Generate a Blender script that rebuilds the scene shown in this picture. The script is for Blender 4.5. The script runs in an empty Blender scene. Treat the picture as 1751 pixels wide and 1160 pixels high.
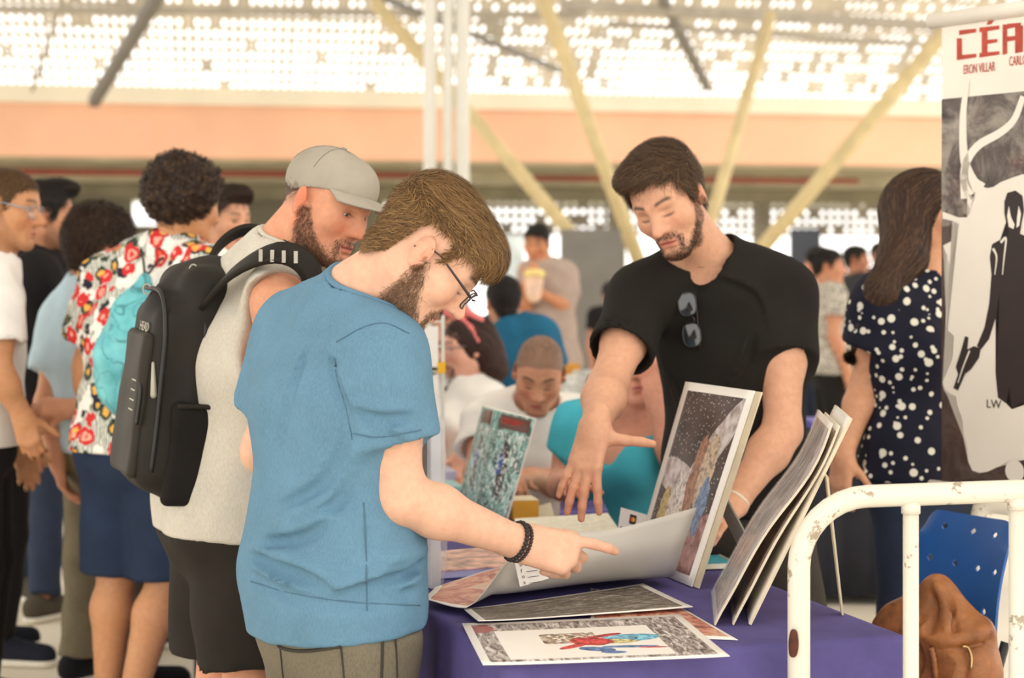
import bpy, bmesh, math, random
import numpy as np
from mathutils import Vector, Matrix

rng = np.random.default_rng(7)
random.seed(7)

# ------------------------------------------------------------------ camera, world, light
FPX, CAMZ, HOR = 3000.0, 1.42, 475.0        # focal length in pixels, camera height, horizon row
scene = bpy.context.scene
COL = scene.collection
cam_d = bpy.data.cameras.new('camera')
cam = bpy.data.objects.new('camera', cam_d); COL.objects.link(cam)
cam.location = (0, 0, CAMZ); cam.rotation_euler = (math.pi/2, 0, 0)
cam_d.sensor_width = 36.0; cam_d.lens = 36.0*FPX/1751.0
cam_d.shift_y = (HOR-580.0)/1751.0
cam_d.clip_end = 400
cam_d.dof.use_dof = True; cam_d.dof.focus_distance = 3.5
cam_d.dof.aperture_fstop = cam_d.lens/1000.0/0.0185
scene.camera = cam

world = bpy.data.worlds.new('sky'); scene.world = world; world.use_nodes = True
wn = world.node_tree
bg = wn.nodes['Background']; bg.inputs[0].default_value = (1.0, 0.965, 0.91, 1); bg.inputs[1].default_value = 2.6
sun_d = bpy.data.lights.new('sun', 'SUN'); sun_d.energy = 2.4; sun_d.angle = math.radians(70); sun_d.color = (1, .93, .82)
sun = bpy.data.objects.new('sun', sun_d); COL.objects.link(sun); sun.location = (3, -3, 9)
sun.rotation_euler = Vector((-0.50, 0.35, -0.8)).to_track_quat('-Z', 'Y').to_euler()
vs = scene.view_settings
vs.view_transform = 'Standard'; vs.look = 'None'; vs.gamma = 1.0; vs.use_curve_mapping = False; vs.exposure = -0.05

# ------------------------------------------------------------------ small helpers
def V3(*a): return np.array(a if len(a) == 3 else a[0], dtype=float)
def W(px, py, d):
    """world point seen at photo pixel (px,py) at depth d"""
    return V3((px-875.5)/FPX*d, d, CAMZ+(HOR-py)/FPX*d)
def T(px, py, z=0.74):
    """world point on the horizontal plane z"""
    return W(px, py, (CAMZ-z)*FPX/(py-HOR))
def nrm(v):
    v = np.asarray(v, float); return v/max(1e-9, np.linalg.norm(v))
def lerp(a, b, t): return a+(b-a)*t
def lin(c):
    c = np.asarray(c, float)/255.0
    return np.where(c <= .04045, c/12.92, ((c+.055)/1.055)**2.4)
def rgba(c): 
    l = lin(c); return (float(l[0]), float(l[1]), float(l[2]), 1.0)

def raw_mesh(name, V, F, smooth=True):
    """V (n,3); F (m,4) or (m,3) int array, or python list of mixed polygons"""
    me = bpy.data.meshes.new(name)
    V = np.asarray(V, np.float32)
    if isinstance(F, np.ndarray):
        m, k = F.shape
        me.vertices.add(len(V)); me.vertices.foreach_set('co', V.ravel())
        me.loops.add(m*k); me.loops.foreach_set('vertex_index', F.astype(np.int32).ravel())
        me.polygons.add(m); me.polygons.foreach_set('loop_start', (np.arange(m)*k).astype(np.int32))
        me.update(calc_edges=True); me.validate()
    else:
        me.from_pydata([tuple(map(float, v)) for v in V], [], F)
    if smooth: me.polygons.foreach_set('use_smooth', np.ones(len(me.polygons), bool))
    return me

def link(name, me, mat=None, parent=None, base=None):
    """one mesh object; world-space vertices are shifted so the origin sits at base (or at the parent's base)"""
    o = bpy.data.objects.new(name, me); COL.objects.link(o)
    if parent is not None:
        b = V3(parent['_b']) if '_b' in parent else V3(0, 0, 0)
    else:
        b = V3(base) if base is not None else V3(0, 0, 0)
        o.location = b
    if np.abs(b).sum() > 0:
        me.transform(Matrix.Translation(-Vector(b)))
    o['_b'] = [float(x) for x in b]
    if parent is not None: o.parent = parent
    if mat is not None: me.materials.append(mat)
    return o
def empty(name, base):
    o = bpy.data.objects.new(name, None); COL.objects.link(o); o.location = base
    o['_b'] = [float(x) for x in base]; o.empty_display_size = .1
    return o
def tag(o, label=None, cat=None, group=None, kind=None):
    if label: o['label'] = label
    if cat: o['category'] = cat
    if group: o['group'] = group
    if kind: o['kind'] = kind
    return o
def set_col(me, cols, name='col'):
    a = me.color_attributes.new(name, 'FLOAT_COLOR', 'POINT')
    c = np.ones((len(cols), 4), np.float32); c[:, :3] = cols
    a.data.foreach_set('color', c.ravel())

# ------------------------------------------------------------------ materials
class NT:
    def __init__(self, name):
        self.m = bpy.data.materials.new(name); self.m.use_nodes = True
        self.t = self.m.node_tree; self.b = self.t.nodes['Principled BSDF']
    def n(self, typ, **kw):
        nd = self.t.nodes.new(typ)
        for k, v in kw.items():
            if k.startswith('i_'):
                nd.inputs[k[2:].replace('_', ' ')].default_value = v
            elif k.startswith('p_'):
                nd.inputs[int(k[2:])].default_value = v
            else: setattr(nd, k, v)
        return nd
    def l(self, a, b): self.t.links.new(a, b)
    def coord(self, which='Object', scale=(1, 1, 1), rot=(0, 0, 0), loc=(0, 0, 0)):
        tc = self.n('ShaderNodeTexCoord'); mp = self.n('ShaderNodeMapping')
        mp.inputs['Scale'].default_value = scale; mp.inputs['Rotation'].default_value = rot; mp.inputs['Location'].default_value = loc
        self.l(tc.outputs[which], mp.inputs[0]); return mp.outputs[0]
    def noise(self, vec, scale, detail=3, rough=.5, dist=0):
        nd = self.n('ShaderNodeTexNoise'); nd.inputs['Scale'].default_value = scale; nd.inputs['Detail'].default_value = detail
        nd.inputs['Roughness'].default_value = rough; nd.inputs['Distortion'].default_value = dist
        if vec is not None: self.l(vec, nd.inputs['Vector'])
        return nd.outputs['Fac']
    def ramp(self, fac, stops, interp='LINEAR'):
        r = self.n('ShaderNodeValToRGB'); r.color_ramp.interpolation = interp
        e = r.color_ramp.elements
        while len(e) < len(stops): e.new(.5)
        for el, (p, c) in zip(e, stops): el.position = p; el.color = c if len(c) == 4 else rgba(c)
        self.l(fac, r.inputs[0]); return r.outputs[0]
    def mix(self, fac, a, b, mode='MIX'):
        mx = self.n('ShaderNodeMix', data_type='RGBA', blend_type=mode)
        for s, v in ((0, fac), (6, a), (7, b)):
            if hasattr(v, 'is_linked') or hasattr(v, 'links'): self.l(v, mx.inputs[s])
            elif s == 0: mx.inputs[0].default_value = v
            else: mx.inputs[s].default_value = v if len(v) == 4 else rgba(v)
        return mx.outputs[2]
    def math(self, op, a, b=0.0, c=None):
        m = self.n('ShaderNodeMath', operation=op)
        for i, v in enumerate((a, b, c)):
            if v is None: continue
            if hasattr(v, 'links'): self.l(v, m.inputs[i])
            else: m.inputs[i].default_value = v
        return m.outputs[0]
    def bump(self, h, strength=.3, dist=.002):
        b = self.n('ShaderNodeBump'); b.inputs['Strength'].default_value = strength; b.inputs['Distance'].default_value = dist
        self.l(h, b.inputs['Height']); self.l(b.outputs[0], self.b.inputs['Normal'])
    def base(self, c):
        if hasattr(c, 'links'): self.l(c, self.b.inputs['Base Color'])
        else: self.b.inputs['Base Color'].default_value = rgba(c)
    def set(self, rough=None, metal=None, spec=None, trans=None, alpha=None, sheen=None, sss=None, ior=None, coat=None):
        I = self.b.inputs
        for k, v in (('Roughness', rough), ('Metallic', metal), ('Specular IOR Level', spec), ('Transmission Weight', trans), ('Alpha', alpha), ('Sheen Weight', sheen), ('Subsurface Weight', sss), ('IOR', ior), ('Coat Weight', coat)):
            if v is not None: I[k].default_value = v
        return self.m

MC = {}
def plain(name, c, rough=.6, var=.06, vs=20, bump=0, bs=200, **kw):
    """flat colour with a little procedural variation"""
    if name in MC: return MC[name]
    t = NT(name); co = t.coord()
    n = t.noise(co, vs, 3)
    a = np.clip(np.array(c)*(1-var), 0, 255); b = np.clip(np.array(c)*(1+var), 0, 255)
    t.base(t.ramp(n, [(.3, tuple(a)), (.7, tuple(b))]))
    if bump: t.bump(t.noise(co, bs, 2), bump, .002)
    MC[name] = t.set(rough=rough, **kw); return MC[name]
def fabric(name, c, var=.10, heather=0, bump=.25, rough=.85, weave=900, sheen=.0):
    if name in MC: return MC[name]
    t = NT(name); co = t.coord()
    n = t.noise(co, 9, 4, .6)
    a = np.clip(np.array(c)*(1-var), 0, 255); b = np.clip(np.array(c)*(1+var), 0, 255)
    col = t.ramp(n, [(.3, tuple(a)), (.7, tuple(b))])
    if heather:
        co2 = t.coord(scale=(1, 1, .25)); h = t.noise(co2, 420, 2)
        col = t.mix(t.math('MULTIPLY', h, heather), col, tuple(np.clip(np.array(c)*1.5+25, 0, 255)))
    t.base(col)
    w = t.noise(co, weave, 1); f = t.noise(co, 28, 3, .55, .6)
    t.bump(t.math('ADD', t.math('MULTIPLY', w, .25), f), bump, .004)
    MC[name] = t.set(rough=rough, spec=.2, sheen=sheen); return MC[name]
def skin_mat(name='skin'):
    if name in MC: return MC[name]
    t = NT(name); a = t.n('ShaderNodeVertexColor'); a.layer_name = 'col'
    co = t.coord(); n = t.noise(co, 60, 4, .6)
    col = t.mix(.35, a.outputs[0], t.ramp(n, [(.3, (205, 190, 182)), (.7, (255, 255, 255))]), 'MULTIPLY')
    t.base(col); t.bump(t.noise(co, 700, 2), .12, .001)
    I = t.b.inputs; I['Subsurface Weight'].default_value = .12; I['Subsurface Radius'].default_value = (.010, .004, .002); I['Subsurface Scale'].default_value = 1.0
    MC[name] = t.set(rough=.52, spec=.35); return MC[name]
def attr_mat(name, rough=.5, spec=.3, sheen=0):
    if name in MC: return MC[name]
    t = NT(name); a = t.n('ShaderNodeVertexColor'); a.layer_name = 'col'; t.base(a.outputs[0])
    MC[name] = t.set(rough=rough, spec=spec, sheen=sheen); return MC[name]
def glassy(name, tint=(235, 240, 240), alpha=.2, rough=.05):
    if name in MC: return MC[name]
    t = NT(name); t.base(t.mix(.5, tint, tint)); MC[name] = t.set(rough=rough, alpha=alpha, spec=.6); return MC[name]

# ------------------------------------------------------------------ distance-field modelling
def dotv(X, a): return X[0]*a[0]+X[1]*a[1]+X[2]*a[2]
class SDF:
    def __init__(s): s.ops = []
    def _add(s, f, lo, hi, k, sub): s.ops.append((f, np.minimum(lo, hi), np.maximum(lo, hi), k, sub)); return s
    def rc(s, a, b, ra, rb, k=.02, sub=False):
        """round cone from a to b"""
        a = V3(a); b = V3(b); ab = b-a; L2 = max(1e-9, ab@ab); R = max(ra, rb)
        def f(X):
            px, py, pz = X[0]-a[0], X[1]-a[1], X[2]-a[2]
            t = np.clip((px*ab[0]+py*ab[1]+pz*ab[2])/L2, 0, 1)
            return np.sqrt((px-t*ab[0])**2+(py-t*ab[1])**2+(pz-t*ab[2])**2)-(ra+(rb-ra)*t)
        return s._add(f, np.minimum(a, b)-R, np.maximum(a, b)+R, k, sub)
    def chain(s, pts, rs, k=.02, sub=False):
        for i in range(len(pts)-1): s.rc(pts[i], pts[i+1], rs[i], rs[i+1], k, sub)
        return s
    def el(s, c, r, M=None, k=.02, sub=False):
        """ellipsoid; rows of M are its axes"""
        c = V3(c); r = V3(r); M = np.eye(3) if M is None else np.asarray(M); m = float(r.min())
        def f(X):
            P = (X[0]-c[0], X[1]-c[1], X[2]-c[2])
            q = [dotv(P, M[i])/r[i] for i in range(3)]
            k0 = np.sqrt(q[0]**2+q[1]**2+q[2]**2)
            k1 = np.sqrt((q[0]/r[0])**2+(q[1]/r[1])**2+(q[2]/r[2])**2)
            return k0*(k0-1)/np.maximum(k1, 1e-6)
        e = np.sqrt(sum((M[i]*r[i])**2 for i in range(3)))
        return s._add(f, c-e, c+e, k, sub)
    def ec(s, a, b, u, wd0, wd1, k=.04, off=0):
        """elliptical cone a->b; u is the width direction; (half width, half depth) at each end"""
        a = V3(a); b = V3(b); ab = b-a; L = np.linalg.norm(ab); w = ab/L
        u = nrm(V3(u)-w*(V3(u)@w)); v = np.cross(w, u); R = max(wd0+wd1)+off
        def f(X):
            P = (X[0]-a[0], X[1]-a[1], X[2]-a[2])
            h = dotv(P, w); t = np.clip(h/L, 0, 1); rw = wd0[0]+(wd1[0]-wd0[0])*t+off; rd = wd0[1]+(wd1[1]-wd0[1])*t+off
            e = h-t*L; m = np.minimum(rw, rd)
            return (np.sqrt((dotv(P, u)/rw)**2+(dotv(P, v)/rd)**2+(e/m)**2)-1)*m
        return s._add(f, np.minimum(a, b)-R, np.maximum(a, b)+R, k, sub=False)
    def bx(s, c, half, M=None, r=.01, k=.01, sub=False):
        c = V3(c); half = V3(half)-r; M = np.eye(3) if M is None else np.asarray(M)
        def f(X):
            P = (X[0]-c[0], X[1]-c[1], X[2]-c[2])
            q = [np.abs(dotv(P, M[i]))-half[i] for i in range(3)]
            return np.sqrt(sum(np.maximum(x, 0)**2 for x in q))+np.minimum(np.maximum(np.maximum(q[0], q[1]), q[2]), 0)-r
        e = sum(np.abs(M[i])*(half[i]+r) for i in range(3))
        return s._add(f, c-e, c+e, k, sub)
    def cut(s, p, n, k=.004):
        """remove everything on the side n points to"""
        p = V3(p); n = nrm(n)
        def f(X): return -((X[0]-p[0])*n[0]+(X[1]-p[1])*n[1]+(X[2]-p[2])*n[2])
        s.ops.append((f, None, None, k, True)); return s
    def fn(s, f, mode):
        """mode 'disp': F += f(X,F); 'max': F = max(F, f(X))"""
        s.ops.append((f, None, None, 0, mode)); return s
    def grid(s, lo, hi, h):
        lo = V3(lo); n = np.maximum(4, np.ceil((V3(hi)-lo)/h).astype(int)+1)
        ax = [(lo[i]+h*np.arange(n[i])).astype(np.float32) for i in range(3)]
        F = np.full(n, 1.0, np.float32)
        for f, a, b, k, sub in s.ops:
            if a is None: sl = (slice(0, n[0]), slice(0, n[1]), slice(0, n[2]))
            else:
                m = k+3*h+.004
                i0 = np.clip(np.floor((a-m-lo)/h).astype(int), 0, n); i1 = np.clip(np.ceil((b+m-lo)/h).astype(int)+1, 0, n)
                if (i1 <= i0).any(): continue
                sl = tuple(slice(i0[i], i1[i]) for i in range(3))
            X = (ax[0][sl[0]][:, None, None], ax[1][sl[1]][None, :, None], ax[2][sl[2]][None, None, :])
            G = F[sl]
            if sub == 'disp': F[sl] = G+f(X, G); continue
            if sub == 'max': F[sl] = np.maximum(G, f(X)); continue
            d = f(X).astype(np.float32)
            if sub:
                d = -d; hh = np.maximum(k-np.abs(G-d), 0); F[sl] = np.maximum(G, d)+hh*hh/(4*max(k, 1e-6))
            else:
                hh = np.maximum(k-np.abs(G-d), 0); F[sl] = np.minimum(G, d)-hh*hh/(4*max(k, 1e-6))
        return F, lo
    def ev(s, P):
        """field at points P (n,3)"""
        P = np.asarray(P, float); X = (P[:, 0], P[:, 1], P[:, 2]); G = np.full(len(P), 1.0)
        for f, a, b, k, sub in s.ops:
            if sub == 'disp': G = G+f(X, G); continue
            if sub == 'max': G = np.maximum(G, f(X)); continue
            d = f(X)
            if sub: d = -d; hh = np.maximum(k-np.abs(G-d), 0); G = np.maximum(G, d)+hh*hh/(4*max(k, 1e-6))
            else: hh = np.maximum(k-np.abs(G-d), 0); G = np.minimum(G, d)-hh*hh/(4*max(k, 1e-6))
        return G
    def hit(s, px, py, d0=2.8, d1=5.5, off=0.0):
        """first surface point along the ray through a photo pixel, lifted off towards the eye"""
        d = np.linspace(d0, d1, 700); P = np.stack([(px-875.5)/FPX*d, d, CAMZ+(HOR-py)/FPX*d], 1)
        g = s.ev(P); i = np.argmax(g < 0)
        if g[i] >= 0: i = np.argmin(g)
        return W(px, py, d[i]-off)
    def bounds(s, pad=.02):
        lo = np.min([a for f, a, b, k, sub in s.ops if a is not None and sub is False], 0)-pad
        hi = np.max([b for f, a, b, k, sub in s.ops if a is not None and sub is False], 0)+pad
        return lo, hi
    def mesh(s, h, lo=None, hi=None, pad=.02, smooth=1):
        if lo is None: lo, hi = s.bounds(pad)
        F, lo = s.grid(lo, hi, h)
        Vv, Q = snet(F, lo, h)
        if smooth and hi is not None:
            rim = ((Vv < lo+2.2*h) | (Vv > V3(hi)-2.2*h)).any(1)
            for _ in range(smooth): Vv = np.where(rim[:, None], Vv, relax(Vv, Q))
        return Vv, Q
def relax(Vv, Q, a=.5):
    if len(Q) == 0: return Vv
    acc = np.zeros_like(Vv); cnt = np.zeros(len(Vv))
    n = len(Vv)
    for i in range(4):
        j = Q[:, (i+1) % 4]; k = Q[:, i]
        for c in range(3):
            acc[:, c] += np.bincount(k, Vv[j, c], n)+np.bincount(j, Vv[k, c], n)
        cnt += np.bincount(k, minlength=n)+np.bincount(j, minlength=n)
    ok = cnt > 0
    out = Vv.copy(); out[ok] = Vv[ok]*(1-a)+a*acc[ok]/cnt[ok][:, None]
    return out
CORN = np.array([(i, j, k) for i in (0, 1) for j in (0, 1) for k in (0, 1)])
EDG = [(0, 4), (1, 5), (2, 6), (3, 7), (0, 2), (1, 3), (4, 6), (5, 7), (0, 1), (2, 3), (4, 5), (6, 7)]
def snet(F, lo, h):
    S = F < 0
    n = np.array(F.shape)
    c = np.zeros(n-1, np.int8)
    for i, j, k in CORN: c += S[i:n[0]-1+i, j:n[1]-1+j, k:n[2]-1+k]
    act = (c > 0) & (c < 8)
    ids = np.argwhere(act)
    if len(ids) == 0: return np.zeros((0, 3)), np.zeros((0, 4), int)
    idx = np.full(act.shape, -1, np.int32); idx[act] = np.arange(len(ids))
    val = np.stack([F[ids[:, 0]+i, ids[:, 1]+j, ids[:, 2]+k] for i, j, k in CORN], 1).astype(float)
    pos = np.zeros((len(ids), 3)); cnt = np.zeros(len(ids))
    for a, b in EDG:
        m = (val[:, a] < 0) != (val[:, b] < 0)
        t = np.where(m, val[:, a]/np.where(m, val[:, a]-val[:, b], 1), 0)
        pos += m[:, None]*(CORN[a]+t[:, None]*(CORN[b]-CORN[a])); cnt += m
    Vv = lo+h*(ids+pos/cnt[:, None])
    Q = []
    for ax in range(3):
        o1, o2 = (ax+1) % 3, (ax+2) % 3
        sl0 = [slice(None)]*3; sl1 = [slice(None)]*3
        sl0[ax] = slice(0, n[ax]-1); sl1[ax] = slice(1, n[ax])
        a, b = S[tuple(sl0)], S[tuple(sl1)]
        e = np.argwhere(a != b)
        e = e[(e[:, o1] > 0) & (e[:, o2] > 0) & (e[:, o1] < n[o1]-1) & (e[:, o2] < n[o2]-1)]
        if len(e) == 0: continue
        s0 = S[e[:, 0], e[:, 1], e[:, 2]]
        def cell(d1, d2):
            q = e.copy(); q[:, o1] -= d1; q[:, o2] -= d2
            return idx[q[:, 0], q[:, 1], q[:, 2]]
        q = np.stack([cell(1, 1), cell(0, 1), cell(0, 0), cell(1, 0)], 1)
        q[~s0] = q[~s0][:, ::-1]
        Q.append(q)
    return Vv, np.concatenate(Q)
def join(parts):
    Vs, Qs, o = [], [], 0
    for v, q in parts:
        Vs.append(v); Qs.append(q+o); o += len(v)
    return np.concatenate(Vs), np.concatenate(Qs)
def wav(X, seed, s):
    """cheap smooth 3-d noise: a few sine waves"""
    r = np.random.default_rng(seed); out = 0
    for i in range(6):
        k = r.normal(size=3); k = k/np.linalg.norm(k)*s*r.uniform(.6, 1.6); p = r.uniform(0, 6.28)
        out = out+np.sin(X[0]*k[0]+X[1]*k[1]+X[2]*k[2]+p)
    return out/3.0
def creases(X, seed, s, zs=1.0):
    """ridged cloth creases"""
    Y = (X[0], X[1], X[2]*zs)
    a = wav(Y, seed, s); b = wav(Y, seed+50, s*.6)
    return np.exp(-(a/.30)**2)*np.clip(b+.3, 0, 1)
def sdf_obj(name, S, h, mat, parent=None, base=None, smooth=1, pad=.02):
    v, q = S.mesh(h, pad=pad, smooth=smooth)
    return link(name, raw_mesh(name, v, q), mat, parent, base)

# ------------------------------------------------------------------ hard-surface helpers
def frame_from(w, hint=(0, 0, 1)):
    w = nrm(w); hint = V3(hint)
    if abs(w@nrm(hint)) > .98: hint = V3(1, 0, 0)
    u = nrm(np.cross(hint, w)); return u, np.cross(w, u), w
def tube_vf(pts, rad, seg=8, closed=False, caps=True):
    pts = np.array([V3(p) for p in pts]); n = len(pts)
    rad = np.broadcast_to(np.asarray(rad, float), (n,))
    tang = np.zeros_like(pts)
    for i in range(n):
        a = pts[(i-1) % n] if (closed or i > 0) else pts[i]; b = pts[(i+1) % n] if (closed or i < n-1) else pts[i]
        tang[i] = nrm(b-a)
    u, v, w = frame_from(tang[0]); Vv = []
    for i in range(n):
        u = nrm(u-tang[i]*(u@tang[i])); v = np.cross(tang[i], u)
        for k in range(seg):
            a = 2*math.pi*k/seg
            Vv.append(pts[i]+rad[i]*(math.cos(a)*u+math.sin(a)*v))
    F = []
    for i in range(n if closed else n-1):
        for k in range(seg):
            a, b = i*seg+k, i*seg+(k+1) % seg; j = ((i+1) % n)*seg
            F.append((a, b, j+(k+1) % seg, j+k))
    if caps and not closed:
        F.append(tuple(range(seg))[::-1]); F.append(tuple((n-1)*seg+k for k in range(seg)))
    return np.array(Vv), F
def box_vf(c, half, M=None):
    M = np.eye(3) if M is None else np.asarray(M); c = V3(c)
    Vv = [c+sum(s[i]*half[i]*M[i] for i in range(3)) for s in ((-1,-1,-1),(1,-1,-1),(1,1,-1),(-1,1,-1),(-1,-1,1),(1,-1,1),(1,1,1),(-1,1,1))]
    return np.array(Vv), [(0,3,2,1),(4,5,6,7),(0,1,5,4),(1,2,6,5),(2,3,7,6),(3,0,4,7)]
class MB:
    """collects pieces of ONE part"""
    def __init__(s): s.V = []; s.F = []
    def add(s, vf):
        o = len(s.V); s.V += [tuple(x) for x in vf[0]]; s.F += [tuple(i+o for i in f) for f in vf[1]]; return s
    def tube(s, pts, rad, seg=8, closed=False, caps=True): return s.add(tube_vf(pts, rad, seg, closed, caps))
    def box(s, c, half, M=None): return s.add(box_vf(c, half, M))
    def build(s, name, mat, parent=None, base=None, smooth=False, bevel=0):
        me = raw_mesh(name, np.array(s.V), s.F, smooth=smooth)
        o = link(name, me, mat, parent, base)
        if bevel:
            b = o.modifiers.new('bevel', 'BEVEL'); b.width = bevel; b.segments = 2; b.limit_method = 'ANGLE'
        return o
def sheet_vf(P, thick=.0006):
    """grid of points P[i][j] -> thin closed sheet with real thickness; first half of verts is the top side"""
    P = np.asarray(P, float); n, m, _ = P.shape
    du = np.gradient(P, axis=0); dv = np.gradient(P, axis=1)
    N = np.cross(du, dv); N /= np.maximum(1e-9, np.linalg.norm(N, axis=2))[..., None]
    A = (P+N*thick/2).reshape(-1, 3); B = (P-N*thick/2).reshape(-1, 3)
    F = []; o = n*m
    for i in range(n-1):
        for j in range(m-1):
            a, b, c, d = i*m+j, (i+1)*m+j, (i+1)*m+j+1, i*m+j+1
            F.append((a, b, c, d)); F.append((o+d, o+c, o+b, o+a))
    rim = [(i, 0) for i in range(n)]+[(n-1, j) for j in range(1, m)]+[(i, m-1) for i in range(n-2, -1, -1)]+[(0, j) for j in range(m-2, 0, -1)]
    ids = [i*m+j for i, j in rim]
    for k in range(len(ids)):
        a, b = ids[k], ids[(k+1) % len(ids)]
        F.append((a, o+a, o+b, b))
    return np.concatenate([A, B]), F
def quad_grid(tl, tr, br, bl, n, m):
    """n rows top->bottom, m columns left->right"""
    g = np.zeros((n, m, 3))
    for i in range(n):
        for j in range(m):
            t, s = i/(n-1), j/(m-1)
            g[i, j] = (1-t)*((1-s)*tl+s*tr)+t*((1-s)*bl+s*br)
    return g
def catmull(P, n):
    P = np.array([V3(p) for p in P]); P = np.vstack([2*P[0]-P[1], P, 2*P[-1]-P[-2]]); out = []
    segs = len(P)-3
    for t in np.linspace(0, segs-1e-6, n):
        i = int(t); u = t-i; a, b, c, d = P[i:i+4]
        out.append(.5*((2*b)+(c-a)*u+(2*a-5*b+4*c-d)*u*u+(3*b-a-3*c+d)*u**3))
    return np.array(out)
def uv_grid(me, n, m):
    """uv layer for the vertices of a sheet made by sheet_vf (both sides)"""
    uv = me.uv_layers.new(name='UVMap')
    li = np.zeros(len(me.loops), np.int32); me.loops.foreach_get('vertex_index', li)
    k = li % (n*m); i, j = k//m, k % m
    a = np.stack([j/(m-1), 1-i/(n-1)], 1).astype(np.float32)
    uv.data.foreach_set('uv', a.ravel())
# ------------------------------------------------------------------ people
def fwd(yaw): return V3(math.cos(yaw), math.sin(yaw), 0)
def rgt(yaw): return V3(math.sin(yaw), -math.cos(yaw), 0)
def stand(x, y, yaw, h=1.75, lean=0.0):
    """joints of a relaxed standing figure; yaw 0 faces +X"""
    k = h/1.75; f, r, up = fwd(yaw), rgt(yaw), V3(0, 0, 1); o = V3(x, y, 0)
    def p(a, b, c): return o+(r*a+f*b+up*c)*k
    J = dict(k=k, f=f, r=r, up=up, o=o)
    J['pel'] = p(0, 0, .93); J['chest'] = p(0, .0+lean*.5, 1.24); J['neck'] = p(0, -.015+lean, 1.455)
    J['head'] = p(0, .03+lean*1.25, 1.615); J['hf'] = f.copy(); J['hu'] = up.copy()
    for s, n in ((1, 'R'), (-1, 'L')):
        J['sh'+n] = p(s*.178, -.01+lean*.9, 1.415); J['el'+n] = p(s*.225, -.03+lean*.7, 1.13); J['wr'+n] = p(s*.235, .06+lean*.6, .885)
        J['hip'+n] = p(s*.088, 0, .90); J['kn'+n] = p(s*.105, .02, .50); J['an'+n] = p(s*.115, -.02, .085); J['toe'+n] = p(s*.145, .16, .03)
        J['hd'+n] = nrm(-up*.95+f*.25); J['hn'+n] = -r*s; J['curl'+n] = (.35, .45, .35)
    return J
def sit(x, y, yaw, h=1.7, lean=0.1, seat=.46):
    J = stand(x, y, yaw, h, lean); k = J['k']; f, r, up = J['f'], J['r'], J['up']
    dz = (seat+.10)-J['pel'][2]
    for n in ('pel', 'chest', 'neck', 'head', 'shR', 'shL', 'elR', 'elL', 'wrR', 'wrL', 'hipR', 'hipL'): J[n] = J[n]+up*dz
    for s, n in ((1, 'R'), (-1, 'L')):
        J['kn'+n] = J['hip'+n]+f*.42*k+r*s*.04+up*(.0); J['an'+n] = V3(*J['kn'+n][:2], .085)-f*.03; J['toe'+n] = J['an'+n]+f*.17-up*.055
    return J
def bodydims(g=1.0, fem=False):
    if fem: return dict(pel=(.175*g, .125*g), waist=(.135*g, .10*g), chest=(.150*g, .112*g), up=(.150, .090), thigh=.088*g, arm=.044*g)
    return dict(pel=(.160*g, .118*g), waist=(.147*g, .108*g), chest=(.168*g, .115*g), up=(.165, .095), thigh=.084*g, arm=.050*g)
def add_torso(S, J, D, off=0.0, k=.05, ext=0.0):
    kk = J['k']; r = J['r']; rc = J.get('rc', r)
    sc = lambda w: (w[0]*kk, w[1]*kk)
    wst = lerp(J['pel'], J['chest'], .45)+J.get('waist_off', V3(0, 0, 0))
    S.ec(J['pel']-J['up']*.06*kk, wst, r, sc(D['pel']), sc(D['waist']), k, off)
    S.ec(wst, J['chest'], rc, sc(D['waist']), sc(D['chest']), k, off)
    S.ec(J['chest'], lerp(J['chest'], J['neck'], .62), rc, sc(D['chest']), sc(D['up']), k, off)
    for n in 'LR':
        S.rc(lerp(J['neck'], J['head'], .08), J['sh'+n], .050*kk+off, .056*kk+off, .05)
    if D.get('belly'):
        S.el(wst+J['f']*D['belly'], (D['waist'][0]*.9*kk+off, .12*kk+off, .16*kk+off), np.array([r, np.cross(J['up'], r), J['up']]), .05)
    if D.get('bust'):
        for s in (1, -1): S.el(lerp(J['chest'], J['neck'], .12)+J['f']*.085*kk+rc*s*.07*kk, (D['bust']+off,)*3, None, .04)
    for s, n in ((1, 'R'), (-1, 'L')):
        S.el(J['hip'+n]-J['f']*.05*kk-V3(0, 0, .0), (.085*kk+off, .085*kk+off, .095*kk+off), None, .04)
def limbpt(a, b, t): return lerp(a, b, t)
def add_arm(S, J, D, n, off=0.0, t0=0.0, t1=2.0, k=.03):
    kk = J['k']; ra = D['arm']*kk
    sh, el, wr = J['sh'+n], J['el'+n], J['wr'+n]
    S.rc(sh, lerp(sh, el, .5), ra*1.12, ra*.98, k); S.rc(lerp(sh, el, .45), el, ra*.98, ra*.80, k)
    m = lerp(el, wr, .28)
    S.rc(el, m, ra*.82, ra*.88, k); S.rc(m, wr, ra*.88, ra*.56, k)
def add_leg(S, J, D, n, off=0.0, k=.03):
    kk = J['k']; rt = D['thigh']*kk
    h, kn, an = J['hip'+n], J['kn'+n], J['an'+n]
    S.rc(h, lerp(h, kn, .5), rt, rt*.86, k); S.rc(lerp(h, kn, .5), kn, rt*.86, rt*.64, k)
    back = nrm(np.cross(nrm(an-kn), J['r']))*1.0
    if back@J['f'] > 0: back = -back
    m = lerp(kn, an, .3)+back*.014*kk
    S.rc(kn, m, rt*.62, rt*.68, k); S.rc(m, an, rt*.68, rt*.40, k)
    S.rc(an-V3(0, 0, .03), lerp(an, J['toe'+n], .95), .036*kk, .028*kk, .02)
FING = ((.032, .026, .66, .0101), (.011, .030, .74, .0104), (-.010, .028, .70, .0099), (-.029, .020, .58, .0089))
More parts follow.
